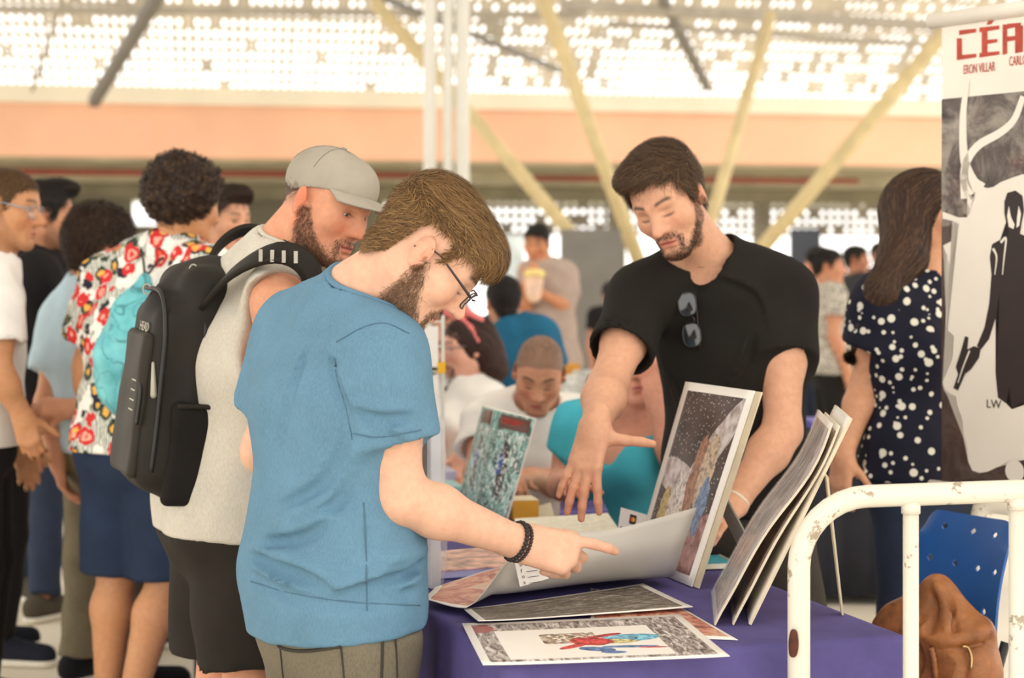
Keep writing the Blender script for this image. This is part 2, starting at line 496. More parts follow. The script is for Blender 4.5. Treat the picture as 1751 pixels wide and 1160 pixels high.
def add_hand(S, J, n, scale=1.0):
    """palm and five separate, bent fingers. J['hd'+n] direction of the fingers, J['hn'+n] direction the palm faces"""
    wr = J['wr'+n]; x = nrm(J['hd'+n]); z = J['hn'+n]; z = nrm(z-x*(z@x))
    y = np.cross(z, x)*(1 if n == 'L' else -1)      # towards the thumb
    y = y*J.get('thumb'+n, 1)
    c = J['curl'+n]; sc = scale*J['k']*1.02
    def P(a, b, d): return wr+(x*a+y*b+z*d)*sc
    cur = c if isinstance(c[0], (tuple, list)) else (c,)*4
    spread = J.get('spread'+n, .04)
    for i, (fy, fl, fr, rad) in enumerate(FING):
        kn = P(.088-(.006 if i in (0, 3) else 0)-(.006 if i == 3 else 0), fy*.86, -.004)
        S.rc(P(.004, fy*.62, 0), kn, .0155*sc, .0118*sc, .016)
        a1, a2, a3 = cur[i]
        ang = a1; p = kn; L = fr*.066*sc/.7
        sp = (1.5-i)*spread
        for j, (add, ln, r0, r1) in enumerate(((0, .60, 1.0, .95), (a2, .40, .95, .88), (a3, .32, .88, .74))):
            ang += add
            d = nrm(x*math.cos(ang)+z*math.sin(ang)+y*sp)
            q = p+d*L*ln*1.12
            S.rc(p, q, rad*r0*sc, rad*r1*sc, .004 if j else .007); p = q
    th = J.get('thumbdir'+n, (.62, .70, .34)); t = nrm(x*th[0]+y*th[1]+z*th[2])
    b = P(.018, .020, .006); m = b+t*.046*sc; t2 = nrm(t+x*J.get('thumbbend'+n, .25)); e = m+t2*.034*sc; e2 = e+nrm(t2+x*.1)*.024*sc
    S.rc(b, m, .0165*sc, .0118*sc, .016); S.rc(m, e, .0112*sc, .0102*sc, .005); S.rc(e, e2, .0102*sc, .0082*sc, .004)
    S.rc(P(-.03, 0, 0), P(.02, 0, 0), .0235*sc, .024*sc, .02)
    S.el(P(.05, -.018, .008), (.03*sc, .014*sc, .012*sc), np.array([x, y, z]), .014)

class Head:
    """local frame: r to the figure's right, f to the face, u up"""
    def __init__(s, c, f, u, sc=1.0):
        s.c = V3(c); s.f = nrm(f); u = V3(u); s.u = nrm(u-s.f*(u@s.f)); s.r = np.cross(s.f, s.u); s.sc = sc
        s.M = np.array([s.r, s.f, s.u])
    def P(s, a, b, c): return s.c+(s.r*a+s.f*b+s.u*c)*s.sc
    def loc(s, X):
        P = (X[0]-s.c[0], X[1]-s.c[1], X[2]-s.c[2])
        return [dotv(P, s.M[i])/s.sc for i in range(3)]
    def locv(s, Vv): return ((Vv-s.c)@s.M.T)/s.sc
def add_head(S, H, jaw=1.0, nose=1.0, open_eye=.0042, fem=False, face_w=1.0, mouth_open=0.0, ear=True, neck=None, neck_r=.056):
    s = H.sc; P = H.P; M = H.M
    E = lambda c, r, k=.02, sub=False: S.el(P(*c), tuple(x*s for x in r), M, k*s, sub)
    C = lambda a, b, ra, rb, k=.02, sub=False: S.rc(P(*a), P(*b), ra*s, rb*s, k*s, sub)
    w = face_w
    E((0, -.018, .038), (.0735, .093, .078))
    E((0, .030, .030), (.066*w, .056, .066), .03)
    E((0, .026, -.030), (.061*w, .058, .076), .03)
    for q in (1, -1):
        C((q*.050*w*jaw, -.004, -.052), (q*.020*jaw, .066, -.098), .021, .017, .03)
        E((q*.043*w, .052, -.022), (.025, .024, .024), .03)               # cheek
        C((q*.012, .083, .026), (q*.046, .064, .026), .0085, .008, .016)   # brow ridge
    E((0, .070, -.099), (.024*jaw, .016, .017), .02)                      # chin
    E((0, .066, -.066), (.030, .021, .024), .02)                          # muzzle
    for q in (1, -1):
        E((q*.031, .0905, .004), (.018, .011, .0105), .014, True)          # socket
        E((q*.031, .0645, .0035), (.0148, .0148, .0138), .006)             # lids over the eyeball
    for q in (1, -1): C((q*.007, .079, .012), (q*.013, .079, -.030), .008, .011, .014)
    n = nose
    C((0, .076, .010), (0, .084+.012*n, -.027), .010, .0125, .008)
    C((0, .084, .014), (0, .084+.024*n, -.027), .0075, .0092, .012)
    E((0, .084+.0245*n, -.030), (.0105, .0105, .0090), .008)
    for q in (1, -1):
        E((q*.0125, .0925, -.0335), (.0075, .0105, .0075), .008)
        E((q*.0070, .0985, -.0425), (.0030, .0045, .0030), .003, True)
    E((0, .0850, -.0615), (.0225, .0100, .0052), .008)                    # upper lip
    E((0, .0838, -.0735-mouth_open), (.0200, .0100, .0062), .008)          # lower lip
    E((0, .0965, -.0668-mouth_open*.5), (.0235, .010, .0012+mouth_open), .003, True)
    E((0, .092, -.0835), (.016, .008, .004), .008, True)
    if open_eye:
        for q in (1, -1): E((q*.031, .081, .0025), (.0128, .0125, open_eye), .002, True)
    if ear:
        for q in (1, -1):
            ax = nrm(V3(q*.90, -.43, 0)); up2 = nrm(V3(0, -.18, 1)); fr = np.cross(up2, ax)
            Me = np.array([ax@M, fr@M, up2@M])
            S.el(P(q*.0800, -.018, -.002), (.0080*s, .0205*s, .0325*s), Me, .006*s)
            S.el(P(q*.0735, -.010, -.022), (.008*s, .011*s, .014*s), Me, .006*s)
            S.el(P(q*.0885, -.0150, .004), (.0085*s, .0125*s, .0215*s), Me, .003*s, True)
            S.el(P(q*.0815, -.0185, .002), (.0040*s, .0045*s, .014*s), Me, .003*s)
            S.el(P(q*.0840, -.0045, -.008), (.0060*s, .0050*s, .0060*s), Me, .003*s, True)
    if neck is not None:
        S.rc(neck-nrm(P(0, -.03, -.05)-neck)*.03, P(0, -.030, -.035), neck_r*1.08, neck_r*.97, .03)
        S.rc(lerp(neck, P(0, .02, -.07), .35), P(0, .012, -.075), neck_r*.72, neck_r*.62, .03)
def head_cols(H, Vv, base, skin, brow=(50, 35, 25), lip=(190, 100, 90), beard=None, beard_c=(70, 52, 40), beard_a=.6, scalp=None, scalp_c=(60, 50, 45), red=.12, closed=False):
    """natural colour of the skin: lips, brows, lashes, stubble; plus painted shade in folds"""
    q = H.locv(Vv); r, f, u = q[:, 0], q[:, 1], q[:, 2]; ar = np.abs(r)
    near = (ar < .12) & (np.abs(f) < .14) & (np.abs(u) < .16)
    c = np.tile(lin(skin), (len(Vv), 1)) if base is None else base
    def blend(w, col):
        w = np.clip(w, 0, 1)*near; c[:] = c*(1-w[:, None])+lin(col)*w[:, None]
    sm = lambda x, a, b: np.clip((x-a)/(b-a), 0, 1)
    pink = np.clip(np.array(skin)*np.array([1.0, .80, .76]), 0, 255)
    blend(red*4*np.exp(-(((ar-.040)/.022)**2+((u+.030)/.022)**2))*(f > .03), pink)
    blend(red*2.5*np.exp(-((r/.014)**2+((u+.03)/.014)**2))*sm(f, .085, .105), pink)
    blend(red*4*sm(ar, .074, .080)*(f < .02)*(f > -.05), pink)
    if scalp is not None: blend(scalp(r, f, u), scalp_c)
    bl = .0305+.0040*np.sin(np.clip((ar-.014)/.040, 0, 1)*2.3)-.003*sm(ar, .04, .055)
    blend(.97*np.exp(-((u-bl)/.0042)**2)*sm(ar, .011, .017)*(1-sm(ar, .046, .056))*(f > .04), brow)
    if beard is not None: blend(beard_a*beard(r, f, u), beard_c)
    le = np.exp(-((u+.0668)/.0085)**4)*np.exp(-(ar/.0225)**4)*sm(f, .080, .084)
    blend(.75*le, lip)
    blend(.8*np.exp(-((u+.0668)/.0016)**2)*(ar < .022)*sm(f, .078, .083), (95, 40, 36))  # painted shade in the slit between the lips
    es = np.exp(-((ar-.031)/.0135)**4)
    lash = (-.0045+.003*((ar-.031)/.0135)**2) if closed else (.0025+.0038*np.cos((ar-.031)/.0135*1.4))
    blend(.92*es*np.exp(-((u-lash)/.0021)**2)*(f > .05), (38, 26, 20))
    blend(.35*es*np.exp(-((u-.012)/.0020)**2)*(f > .05), np.array(skin)*.55)  # lid crease: shade painted into the skin colour
    blend(.4*np.exp(-(((ar-.0065)/.004)**2+((u+.041)/.003)**2))*(f > .085), (90, 45, 38))  # nostrils darkened by painted shade
    return c
def eye_objs(H, parent, gaze=(0, 1, -.3), iris=(70, 50, 35)):
    t = MC.get('eye_%s' % (iris,))
    if t is None:
        t = NT('eye_%s' % (iris,)); a = t.n('ShaderNodeVertexColor'); a.layer_name = 'col'; t.base(a.outputs[0]); t = t.set(rough=.12, spec=.6); MC['eye_%s' % (iris,)] = t
    g = nrm(gaze); gw = nrm(H.r*g[0]+H.f*g[1]+H.u*g[2])
    for q in (1, -1):
        c = H.P(q*.031, .0648, .0025); r = .0132*H.sc
        us, vs_ = 16, 10; Vv = []; F = []
        for i in range(vs_+1):
            for j in range(us):
                a, b = math.pi*i/vs_, 2*math.pi*j/us
                u_, v_, w_ = frame_from(gw); Vv.append(c+r*(w_*math.cos(a)+(u_*math.cos(b)+v_*math.sin(b))*math.sin(a)))
        for i in range(vs_):
            for j in range(us): F.append((i*us+j, (i+1)*us+j, (i+1)*us+(j+1) % us, i*us+(j+1) % us))
        Vv = np.array(Vv); d = ((Vv-c)/r)@gw
        cols = np.where((d > .96)[:, None], lin((12, 8, 6)), np.where((d > .82)[:, None], lin(iris), lin((225, 215, 208))))
        me = raw_mesh('eye', Vv, F); set_col(me, cols); link('eye', me, t, parent)

# ---- hair -----------------------------------------------------------------
class Shell:
    """sampled field with gradient, used to comb strands over a surface"""
    def __init__(s, S, lo, hi, h):
        s.F, s.lo = S.grid(lo, hi, h); s.h = h; s.G = np.gradient(s.F, h)
    def ix(s, p):
        i = np.round((p-s.lo)/s.h).astype(int); return np.clip(i, 0, np.array(s.F.shape)-1)
    def d(s, p):
        x = (p-s.lo)/s.h; i = np.clip(np.floor(x).astype(int), 0, np.array(s.F.shape)-2); t = np.clip(x-i, 0, 1); o = 0
        for a in (0, 1):
            for b in (0, 1):
                for c in (0, 1):
                    o = o+s.F[i[:, 0]+a, i[:, 1]+b, i[:, 2]+c]*np.abs(1-a-t[:, 0])*np.abs(1-b-t[:, 1])*np.abs(1-c-t[:, 2])
        return o
    def n(s, p):
        i = s.ix(p); g = np.stack([G[i[:, 0], i[:, 1], i[:, 2]] for G in s.G], 1)
        return g/np.maximum(1e-9, np.linalg.norm(g, axis=1))[:, None]
def ribbons(name, P, Wd, N, cols, mat, parent):
    """P (n,m,3) strand points, Wd (n,m) half width, N (n,m,3) normals"""
    n, m, _ = P.shape
    tg = np.gradient(P, axis=1); B = np.cross(tg, N); B /= np.maximum(1e-9, np.linalg.norm(B, axis=2))[..., None]
    A = P+B*Wd[..., None]; C = P-B*Wd[..., None]
    Vv = np.stack([A, C], 2).reshape(-1, 3)
    i = np.arange(n)[:, None]*(2*m)+np.arange(m-1)[None, :]*2
    Q = np.stack([i, i+1, i+3, i+2], 2).reshape(-1, 4)
    me = raw_mesh(name, Vv, Q)
    set_col(me, np.repeat(cols, 2*m, 0) if cols.ndim == 2 else np.repeat(cols.reshape(-1, 3), 2, 0))
    o = link(name, me, mat, parent); o['kind'] = 'stuff'; return o
def comb(seeds, shell, flow, n_seg, length, off, lift, jit, seed=0, freq=0, amp=0, clump=0.0):
    """walk each strand along the flow, held at a height over the shell"""
    r = np.random.default_rng(seed); n = len(seeds)
    L = length*r.uniform(.6, 1.25, n) if np.isscalar(length) else length
    o0 = r.uniform(off[0], off[1], n); j = r.normal(size=(n, 3))*jit
    P = np.zeros((n, n_seg+1, 3)); N = np.zeros_like(P)
    p = seeds.copy(); nn = shell.n(p); p = p+nn*(o0-shell.d(p))[:, None]
    ph = r.uniform(0, 6.28, n)
    for i in range(n_seg+1):
        nn = shell.n(p); P[:, i] = p; N[:, i] = nn
        d = flow(p, nn)+j; d = d-nn*(d*nn).sum(1)[:, None]; d /= np.maximum(1e-9, np.linalg.norm(d, axis=1))[:, None]
        if amp:
            s = np.cross(d, nn); d = d+s*(amp*np.sin(ph+freq*i))[:, None]
        p = p+d*(L/n_seg)[:, None]
        t = (i+1)/n_seg
        nn = shell.n(p); p = p+nn*np.clip(o0+lift*t*t-shell.d(p), -.02, .02)[:, None]
    return P, N
def hair_cols(n, base, var=.25, seed=1, hi=None):
    r = np.random.default_rng(seed); k = np.clip(1+r.normal(size=n)*var, .45, 1.8)
    c = lin(base)[None]*k[:, None]
    if hi is not None:
        w = (r.uniform(size=n) < .25)*r.uniform(.2, .7, n); c = c*(1-w[:, None])+lin(hi)*w[:, None]
    return c
MEN_LINE = ([-.13, -.075, -.045, -.030, .012, .022, .034, .040, .058, .075, .12], [-.062, -.060, -.045, .018, .030, -.012, -.012, .030, .052, .072, .074])
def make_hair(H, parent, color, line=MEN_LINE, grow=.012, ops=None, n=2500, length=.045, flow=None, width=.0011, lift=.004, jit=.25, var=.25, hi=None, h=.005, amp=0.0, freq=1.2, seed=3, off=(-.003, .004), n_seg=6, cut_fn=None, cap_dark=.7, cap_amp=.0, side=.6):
    sc = H.sc
    S = SDF(); S.el(H.P(0, -.018, .038), ((.0735+grow*side)*sc, (.093+grow)*sc, (.078+grow)*sc), H.M, .02*sc)
    S.el(H.P(0, .022, .036), ((.066+grow*side*.8)*sc, (.058+grow*.8)*sc, (.066+grow*.8)*sc), H.M, .02*sc)
    S.rc(H.P(0, -.05, .0), H.P(0, -.055, -.045), (.050+grow*.6)*sc, (.047+grow*.25)*sc, .02*sc)
    if ops: ops(S, H)
    lo, hi_ = H.c-.2*sc, H.c+.2*sc
    sh = Shell(S, lo, hi_, h)
    C = SDF(); C.ops = list(S.ops)
    def cutf(X):
        r, f, u = H.loc(X)
        l = np.interp(f, line[0], line[1])
        v = (l-u)*.75*sc
        if cut_fn is not None: v = np.maximum(v, cut_fn(r, f, u)*sc)
        return v
    C.fn(cutf, 'max')
    if cap_amp: C.fn(lambda X, F: cap_amp*wav(X, 5, 260), 'disp')
    v, q = C.mesh(h, lo, hi_, smooth=1)
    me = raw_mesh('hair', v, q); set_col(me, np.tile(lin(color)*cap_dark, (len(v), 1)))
    o = link('hair', me, attr_mat('hair_fibre', .55, .25), parent)
    rr = np.random.default_rng(seed)
    d = sh.d(v); ok = np.where(d > -.004)[0]
    if len(ok) == 0: ok = np.arange(len(v))
    s = v[rr.choice(ok, n)]+rr.normal(size=(n, 3))*.002
    if flow is None: flow = lambda q: np.stack([q[:, 0]*0, -.5+0*q[:, 1], -1+0*q[:, 1]], 1)
    def fl(p, nn):
        q = H.locv(p); d = flow(q); return d[:, :1]*H.r+d[:, 1:2]*H.f+d[:, 2:3]*H.u
    if callable(length): L_ = length(H.locv(s))*sc*rr.uniform(.7, 1.2, n)
    else: L_ = length*sc
    P, N = comb(s, sh, fl, n_seg, L_, (off[0]*sc, off[1]*sc), lift*sc, jit, seed, freq, amp)
    t = np.linspace(0, 1, n_seg+1); wd = width*sc*(1-.75*t**2)[None]*rr.uniform(.7, 1.3, n)[:, None]
    ribbons('hair_strands', P, wd, N, hair_cols(n, color, var, seed, hi), attr_mat('hair_fibre', .55, .25), o)
    return o
def make_beard(H, parent, bodyS, Vv, region, color, n=1200, length=.012, seed=5, width=.0006, down=1.0, var=.3, name='beard'):
    """short hairs growing out of the jaw, seeds taken from the head mesh"""
    q = H.locv(Vv); w = np.clip(region(np.abs(q[:, 0])*np.sign(q[:, 0]), q[:, 1], q[:, 2]), 0, 1)*((np.abs(q[:, 2]) < .16) & (np.abs(q[:, 0]) < .1) & (np.abs(q[:, 1]) < .13))
    if w.sum() < 1: return
    rr = np.random.default_rng(seed); i = rr.choice(len(Vv), n, p=w/w.sum())
    lo, hi = H.c-.17*H.sc, H.c+.17*H.sc; sh = Shell(bodyS, lo, hi, .005)
    s = Vv[i]+rr.normal(size=(n, 3))*.0012
    def fl(p, nn):
        q = H.locv(p); return nn*0+H.u*-down+H.f*.35+H.r*(q[:, :1]*3)
    P, N = comb(s, sh, fl, 3, length*H.sc, (-.001, .001), length*.40*H.sc, .55, seed)
    # lift away from the skin
    wd = width*H.sc*np.array([1, .9, .7, .25])[None]*rr.uniform(.7, 1.3, (n, 1))
    ribbons(name, P, wd, N, hair_cols(n, color, var, seed), attr_mat('hair_fibre', .55, .25), parent)

# ---- clothes ---------------------------------------------------------------
def open_cone(S, a, b, ra, rb, k, wall=.013, deep=.035, plug=None):
    """sleeve or trouser leg: cone from a to b, cut square and hollow at b"""
    a = V3(a); b = V3(b); ab = b-a; L = np.linalg.norm(ab); w = ab/L; L2 = ab@ab
    def f(X):
        px, py, pz = X[0]-a[0], X[1]-a[1], X[2]-a[2]
        h = px*w[0]+py*w[1]+pz*w[2]; t = np.clip(h/L, 0, 1.3)
        q = np.sqrt((px-t*ab[0])**2+(py-t*ab[1])**2+(pz-t*ab[2])**2)
        r = ra+(rb-ra)*t
        d = np.maximum(q-r, h-L)
        return np.maximum(d, -np.maximum(q-(r-wall), (L-deep)-h)) if deep else d
    R = max(ra, rb)
    S._add(f, np.minimum(a, b)-R, np.maximum(a, b)+R, k, False)
def sleeve(S, J, D, n, frac, off, flare=.012, k=.05):
    kk = J['k']; ra = D['arm']*kk; sh, el, wr = J['sh'+n], J['el'+n], J['wr'+n]
    if frac <= 1.0:
        open_cone(S, sh, lerp(sh, el, frac), ra*1.14+off, ra*1.0+off+flare, k)
    else:
        S.rc(sh, el, ra*1.14+off, ra*.95+off, k); open_cone(S, el, lerp(el, wr, frac-1), ra*.95+off, ra*.75+off+flare*.5, k)
def top_shirt(J, D, name, mat, parent, off=.014, frac=(.55, .55), hem=-.12, flare=.012, h=.008, neck_r=.074, vneck=None, sleeves='LR', fold=.004, fold_s=38, extra=None, hemdir=None, neck_up=.035, smooth=1, hole=(.085, .06), collar=0):
    kk = J['k']; S = SDF(); add_torso(S, J, D, off)
    hp = J['pel']+J['up']*hem*kk
    S.ec(hp-J['up']*.05, J['pel']+J['up']*.05*kk, J['r'], tuple((x*kk+off*.6) for x in D['pel']), tuple((x*kk) for x in D['pel']), .05, off)
    if sleeves == '':   # sleeveless: cut the arm holes
        for n in 'LR': S.rc(J['sh'+n]+nrm(J['sh'+n]-J['neck'])*.055*kk, J['el'+n], hole[0]*kk, hole[1]*kk, .01, True)
    for i, n in enumerate('RL'):
        if n in sleeves: sleeve(S, J, D, n, frac[i], off, flare)
    if extra: extra(S)
    if fold: S.fn(lambda X, F: np.where(np.abs(F) < .05, fold*(wav(X, 11, fold_s)*wav(X, 12, fold_s*.4)-1.1*creases(X, 13, fold_s*.7, .55)), 0), 'disp')
    S.cut(hp, hemdir if hemdir is not None else -J['up'], .003)
    nd = nrm(J['head']-J['neck'])
    S.rc(J['neck']+nd*neck_up*kk, J['head'], neck_r*kk, neck_r*1.3*kk, .01, True)
    if vneck: vneck(S)
    v, q = S.mesh(h, smooth=smooth); o = link(name, raw_mesh(name, v, q), mat, parent)
    if collar:      # ribbed band along the rim of the neck opening
        a = J['neck']+nd*neck_up*kk; ab = J['head']-a; L = np.linalg.norm(ab); t = np.clip((v-a)@ab/L**2, 0, 1); dd = np.linalg.norm(v-a-t[:, None]*ab, axis=1)-neck_r*kk*(1+.3*t)
        u_, v_, w_ = frame_from(nd); near = np.where(np.abs(dd) < h*.9)[0]; rel = v[near]-a; ang = np.arctan2(rel@v_, rel@u_); hh_ = rel@w_; ring = []; nb_ = 36
        for i in range(nb_):
            c_ = -math.pi+2*math.pi*(i+.5)/nb_; m_ = np.abs((ang-c_+math.pi) % (2*math.pi)-math.pi) < math.pi/nb_*1.5
            if m_.any(): k_ = np.argsort(hh_[m_])[-6:]; ring.append(rel[m_][k_].mean(0))
        if len(ring) > 12:
            R_ = np.array(ring)
            for _ in range(6): R_ = .5*R_+.25*(np.roll(R_, 1, 0)+np.roll(R_, -1, 0))
            MB().tube([a+p for p in R_], collar, 8, closed=True).build('collar', mat, o, smooth=True)
    return o, S
def bottom(J, D, name, mat, parent, off=.014, frac=2.0, h=.010, flare=.02, fold=.004, top=.06, extra=None, fold_s=30, smooth=2):
    """trousers or shorts; frac is how far down the leg they reach (1 = knee, 2 = ankle)"""
    kk = J['k']; rt = D['thigh']*kk; S = SDF()
    tp = J['pel']+J['up']*top*kk
    S.ec(J['pel']-J['up']*.06*kk, tp, J['r'], tuple(x*kk for x in D['pel']), tuple(x*kk*.97 for x in D['pel']), .04, off)
    for s, n in ((1, 'R'), (-1, 'L')):
        S.el(J['hip'+n]-J['f']*.05*kk, (.087*kk+off, .087*kk+off, .097*kk+off), None, .04)
        hp, kn, an = J['hip'+n], J['kn'+n], J['an'+n]
        if frac <= 1.15: open_cone(S, hp, lerp(hp, kn, frac), rt+off, rt*.72+off+flare, .03, deep=0)
        else:
            S.rc(hp, kn, rt+off, rt*.66+off+flare*.6, .03); open_cone(S, kn, lerp(kn, an, frac-1), rt*.66+off+flare*.6, rt*.5+off+flare, .03, deep=0)
    if extra: extra(S)
    if fold: S.fn(lambda X, F: np.where(np.abs(F) < .05, fold*wav(X, 21, fold_s)*wav(X, 22, fold_s*.5), 0), 'disp')
    S.cut(tp, J['up'], .003); bottom.S = S
    return sdf_obj(name, S, h, mat, parent, smooth=smooth)
def shoes(J, parent, mat, sole_mat, h=.007, laces=None):
    for n in 'RL':
        an, toe = J['an'+n].copy(), J['toe'+n].copy(); d = nrm(V3(toe[0]-an[0], toe[1]-an[1], 0)); g = V3(an[0], an[1], 0)
        hl = g-d*.055; tp = g+d*.185
        S = SDF(); S.rc(hl+V3(0, 0, .05), tp+V3(0, 0, .038), .042, .040, .02); S.rc(hl+V3(0, 0, .075), g+d*.02+V3(0, 0, .095), .040, .036, .03); S.rc(g+d*.04+V3(0, 0, .075), tp+V3(0, 0, .04), .030, .03, .03)
        S.cut(V3(0, 0, .022), (0, 0, -1)); S.cut(V3(0, 0, .125), (0, 0, 1)); S.rc(g+V3(0, 0, .11), g+V3(0, 0, .2), .034, .036, .004, True)
        o = sdf_obj('shoe', S, h, mat, parent)
        B = SDF(); B.rc(hl+V3(0, 0, .03), tp+V3(0, 0, .03), .047, .047, .01); B.cut(V3(0, 0, .001), (0, 0, -1)); B.cut(V3(0, 0, .028), (0, 0, 1))
        sdf_obj('sole', B, h, sole_mat, o)
        if laces is not None:
            m = MB(); sd = np.cross(V3(0, 0, 1), d)
            for t in (.055, .080, .105): m.tube([g+d*t+sd*.028+V3(0, 0, .098-t*.35), g+d*t+V3(0, 0, .112-t*.35), g+d*t-sd*.028+V3(0, 0, .098-t*.35)], .0035, 5)
            m.build('laces', laces, o)
def build_body(name, J, H, D, head_kw, cols_kw, skin, label, group=None, h=.012, hh=.0045, hand_h=.0045, hands='LR', arms='LR', legs=True, head=True, neck_r=.056, hand_scale=1.0, fine_arms=''):
    """the figure's skin: head, neck, arms, hands and legs in one continuous surface"""
    S = SDF(); add_torso(S, J, D, -.006)
    for n in arms: add_arm(S, J, D, n)
    if legs:
        for n in 'LR': add_leg(S, J, D, n)
    if head: add_head(S, H, neck=J['neck'], neck_r=neck_r, **head_kw)
    for n in hands: add_hand(S, J, n, hand_scale)
    lo, hi = S.bounds(.03)
    parts = []; boxes = []
    if head: boxes.append((H.c-.155*H.sc, H.c+.155*H.sc, hh))
    for n in hands:
        c = J['wr'+n]+nrm(J['hd'+n])*.075*hand_scale; lo_, hi_ = c-.15, c+.15
        if n in fine_arms:
            pp = np.array([J['sh'+n], J['el'+n], J['wr'+n]]); lo_ = np.minimum(lo_, pp.min(0)-.09); hi_ = np.maximum(hi_, pp.max(0)+.09)
        boxes.append((lo_, hi_, hand_h))
    v, q = S.mesh(h, lo, hi, smooth=1)
    keep = np.ones(len(q), bool)
    for a, b, x in boxes:
        ins = ((v > a+h) & (v < b-h)).all(1); keep &= ~ins[q].all(1)
    parts.append((v, q[keep]))
    done = []
    for a, b, x in boxes:
        vv, qq = S.mesh(x, a, b, smooth=1)
        kp = np.ones(len(qq), bool)
        for a2, b2 in done: kp &= ~((vv > a2) & (vv < b2)).all(1)[qq].all(1)
        parts.append((vv, qq[kp])); done.append((a, b))
    v, q = join(parts)
    used = np.zeros(len(v), bool); used[q.ravel()] = True; mp = np.cumsum(used)-1
    v, q = v[used], mp[q]
    c = np.tile(lin(skin), (len(v), 1))
    if head: c = head_cols(H, v, c, skin, **cols_kw)
    for n in hands:   # knuckles and finger tips a little redder
        d = np.linalg.norm(v-(J['wr'+n]+nrm(J['hd'+n])*.16*hand_scale), axis=1); w = np.clip(1-d/.07, 0, 1)*.35
        c = c*(1-w[:, None])+lin(np.clip(np.array(skin)*np.array([1., .80, .76]), 0, 255))*w[:, None]
    me = raw_mesh(name, v, q); set_col(me, c)
    b = V3(J['o'][0], J['o'][1], 0)
    o = link(name, me, skin_mat(), None, b); tag(o, label, 'person', group)
    return o, S, v
# ------------------------------------------------------------------ the hall
def struct(o): o['kind'] = 'structure'; return o
m_floor = NT('polished_floor'); _c = m_floor.coord()
m_floor.base(m_floor.ramp(m_floor.noise(_c, 1.3, 5, .6), [(.3, (226, 216, 196)), (.7, (240, 232, 214))]))
m_floor.bump(m_floor.noise(_c, 90, 2), .05, .002); m_floor = m_floor.set(rough=.35, spec=.3)
struct(MB().box((0, 21, -.05), (30, 26, .05)).build('floor', m_floor))
m_peach = plain('peach_paint', (236, 184, 152), .8, .03, .8)
m_cream = plain('cream_paint', (232, 222, 200), .8, .03, .8)
m_slab = plain('raw_concrete', (176, 168, 142), .9, .08, 1.5, .2, 20)
m_wallg = plain('grey_plaster', (176, 170, 150), .9, .05, 1.2)
m_white = plain('white_paint', (222, 219, 210), .5, .02, 4)
m_yel = plain('pale_yellow_paint', (214, 194, 146), .55, .05, 6)
m_red = plain('red_pipe_paint', (150, 62, 46), .6, .05, 5)
m_greyp = plain('grey_panel', (128, 124, 118), .8, .04, 3)
m_steel = plain('grey_steel', (168, 160, 146), .55, .06, 5)
m_dark = plain('dark_panel', (70, 74, 84), .7, .05, 3)
BA, BB = V3(-14, 28.4, 0), V3(14, 33.1, 0)          # line of the mezzanine front
BU = nrm(BB-BA); BN = V3(-BU[1], BU[0], 0)
def along(x0, x1, z0, z1, t, mat, name, kind=True, back=0.0):
    """a long box on the mezzanine line, t thick, front face on the line + back"""
    a, b = lerp(BA, BB, x0), lerp(BA, BB, x1); c = (a+b)/2+BN*(back+t/2); c[2] = (z0+z1)/2
    o = MB().box(c, (np.linalg.norm(b-a)/2, t/2, (z1-z0)/2), np.array([BU, BN, V3(0, 0, 1)])).build(name, mat)
    return struct(o) if kind else o
along(-.6, 1.6, 3.46, 4.36, .5, m_peach, 'wall_mezzanine')
along(-.6, 1.6, 4.36, 4.66, .6, m_cream, 'trim_1', back=-.08)
along(-.6, 1.6, 3.40, 3.46, 17, m_slab, 'ceiling', back=.1)
along(-.6, 1.6, 3.16, 3.40, .4, m_slab, 'trim_2', back=2.2)
along(-.6, 1.6, 3.12, 3.40, .4, m_slab, 'trim_3', back=8)
# red pipe and lamp trays under the slab
o = MB().tube([lerp(BA, BB, t)+BN*1.2+V3(0, 0, 3.27) for t in (0.0, .45)], .055, 10).build('sprinkler_pipe', m_red, smooth=True); tag(o, 'long dark red sprinkler pipe under the concrete slab beside the white column', 'pipe')
o = MB().tube([lerp(BA, BB, t)+BN*1.2+V3(0, 0, 3.24) for t in (.52, .74)], .05, 10).build('sprinkler_pipe', m_red, smooth=True); tag(o, 'shorter red sprinkler pipe under the slab behind the yellow struts', 'pipe')
for i, (t, b) in enumerate(((.28, 4), (.42, 5), (.60, 4), (.70, 5), (.80, 4))):
    a = lerp(BA, BB, t)+BN*b+V3(0, 0, 3.33)
    o = MB().box(a, (.9, .08, .04)).build('tube_light', m_white); tag(o, ['slim tube light under the slab beyond the floral shirt', 'slim tube light under the slab beyond the grey cap', 'slim tube light under the slab beyond the standing boy', 'slim tube light under the slab beyond the black T-shirt', 'slim tube light under the slab near the hanging banner'][i], 'light', 'tube lights under the slab')
# back wall: piers, sill and openings
BW = 15.0
along(-.6, .47, 0, 2.75, .3, m_wallg, 'wall_back', back=BW)
for x0, x1 in ((-.6, .106), (.128, .140), (.172, .246), (.276, .286), (.302, .47)): along(x0, x1, 2.75, 3.40, .3, m_wallg, 'wall_back_pier', back=BW)
along(.50, .515, 0, 3.4, .4, m_wallg, 'wall_back_pier', back=12)
along(.642, .655, 0, 3.4, .4, m_wallg, 'wall_back_pier', back=10)
for t_ in (.79, .95, 1.12, 1.3, 1.5): along(t_, t_+.012, 0, 3.4, .4, m_wallg, 'wall_back_pier', back=12)
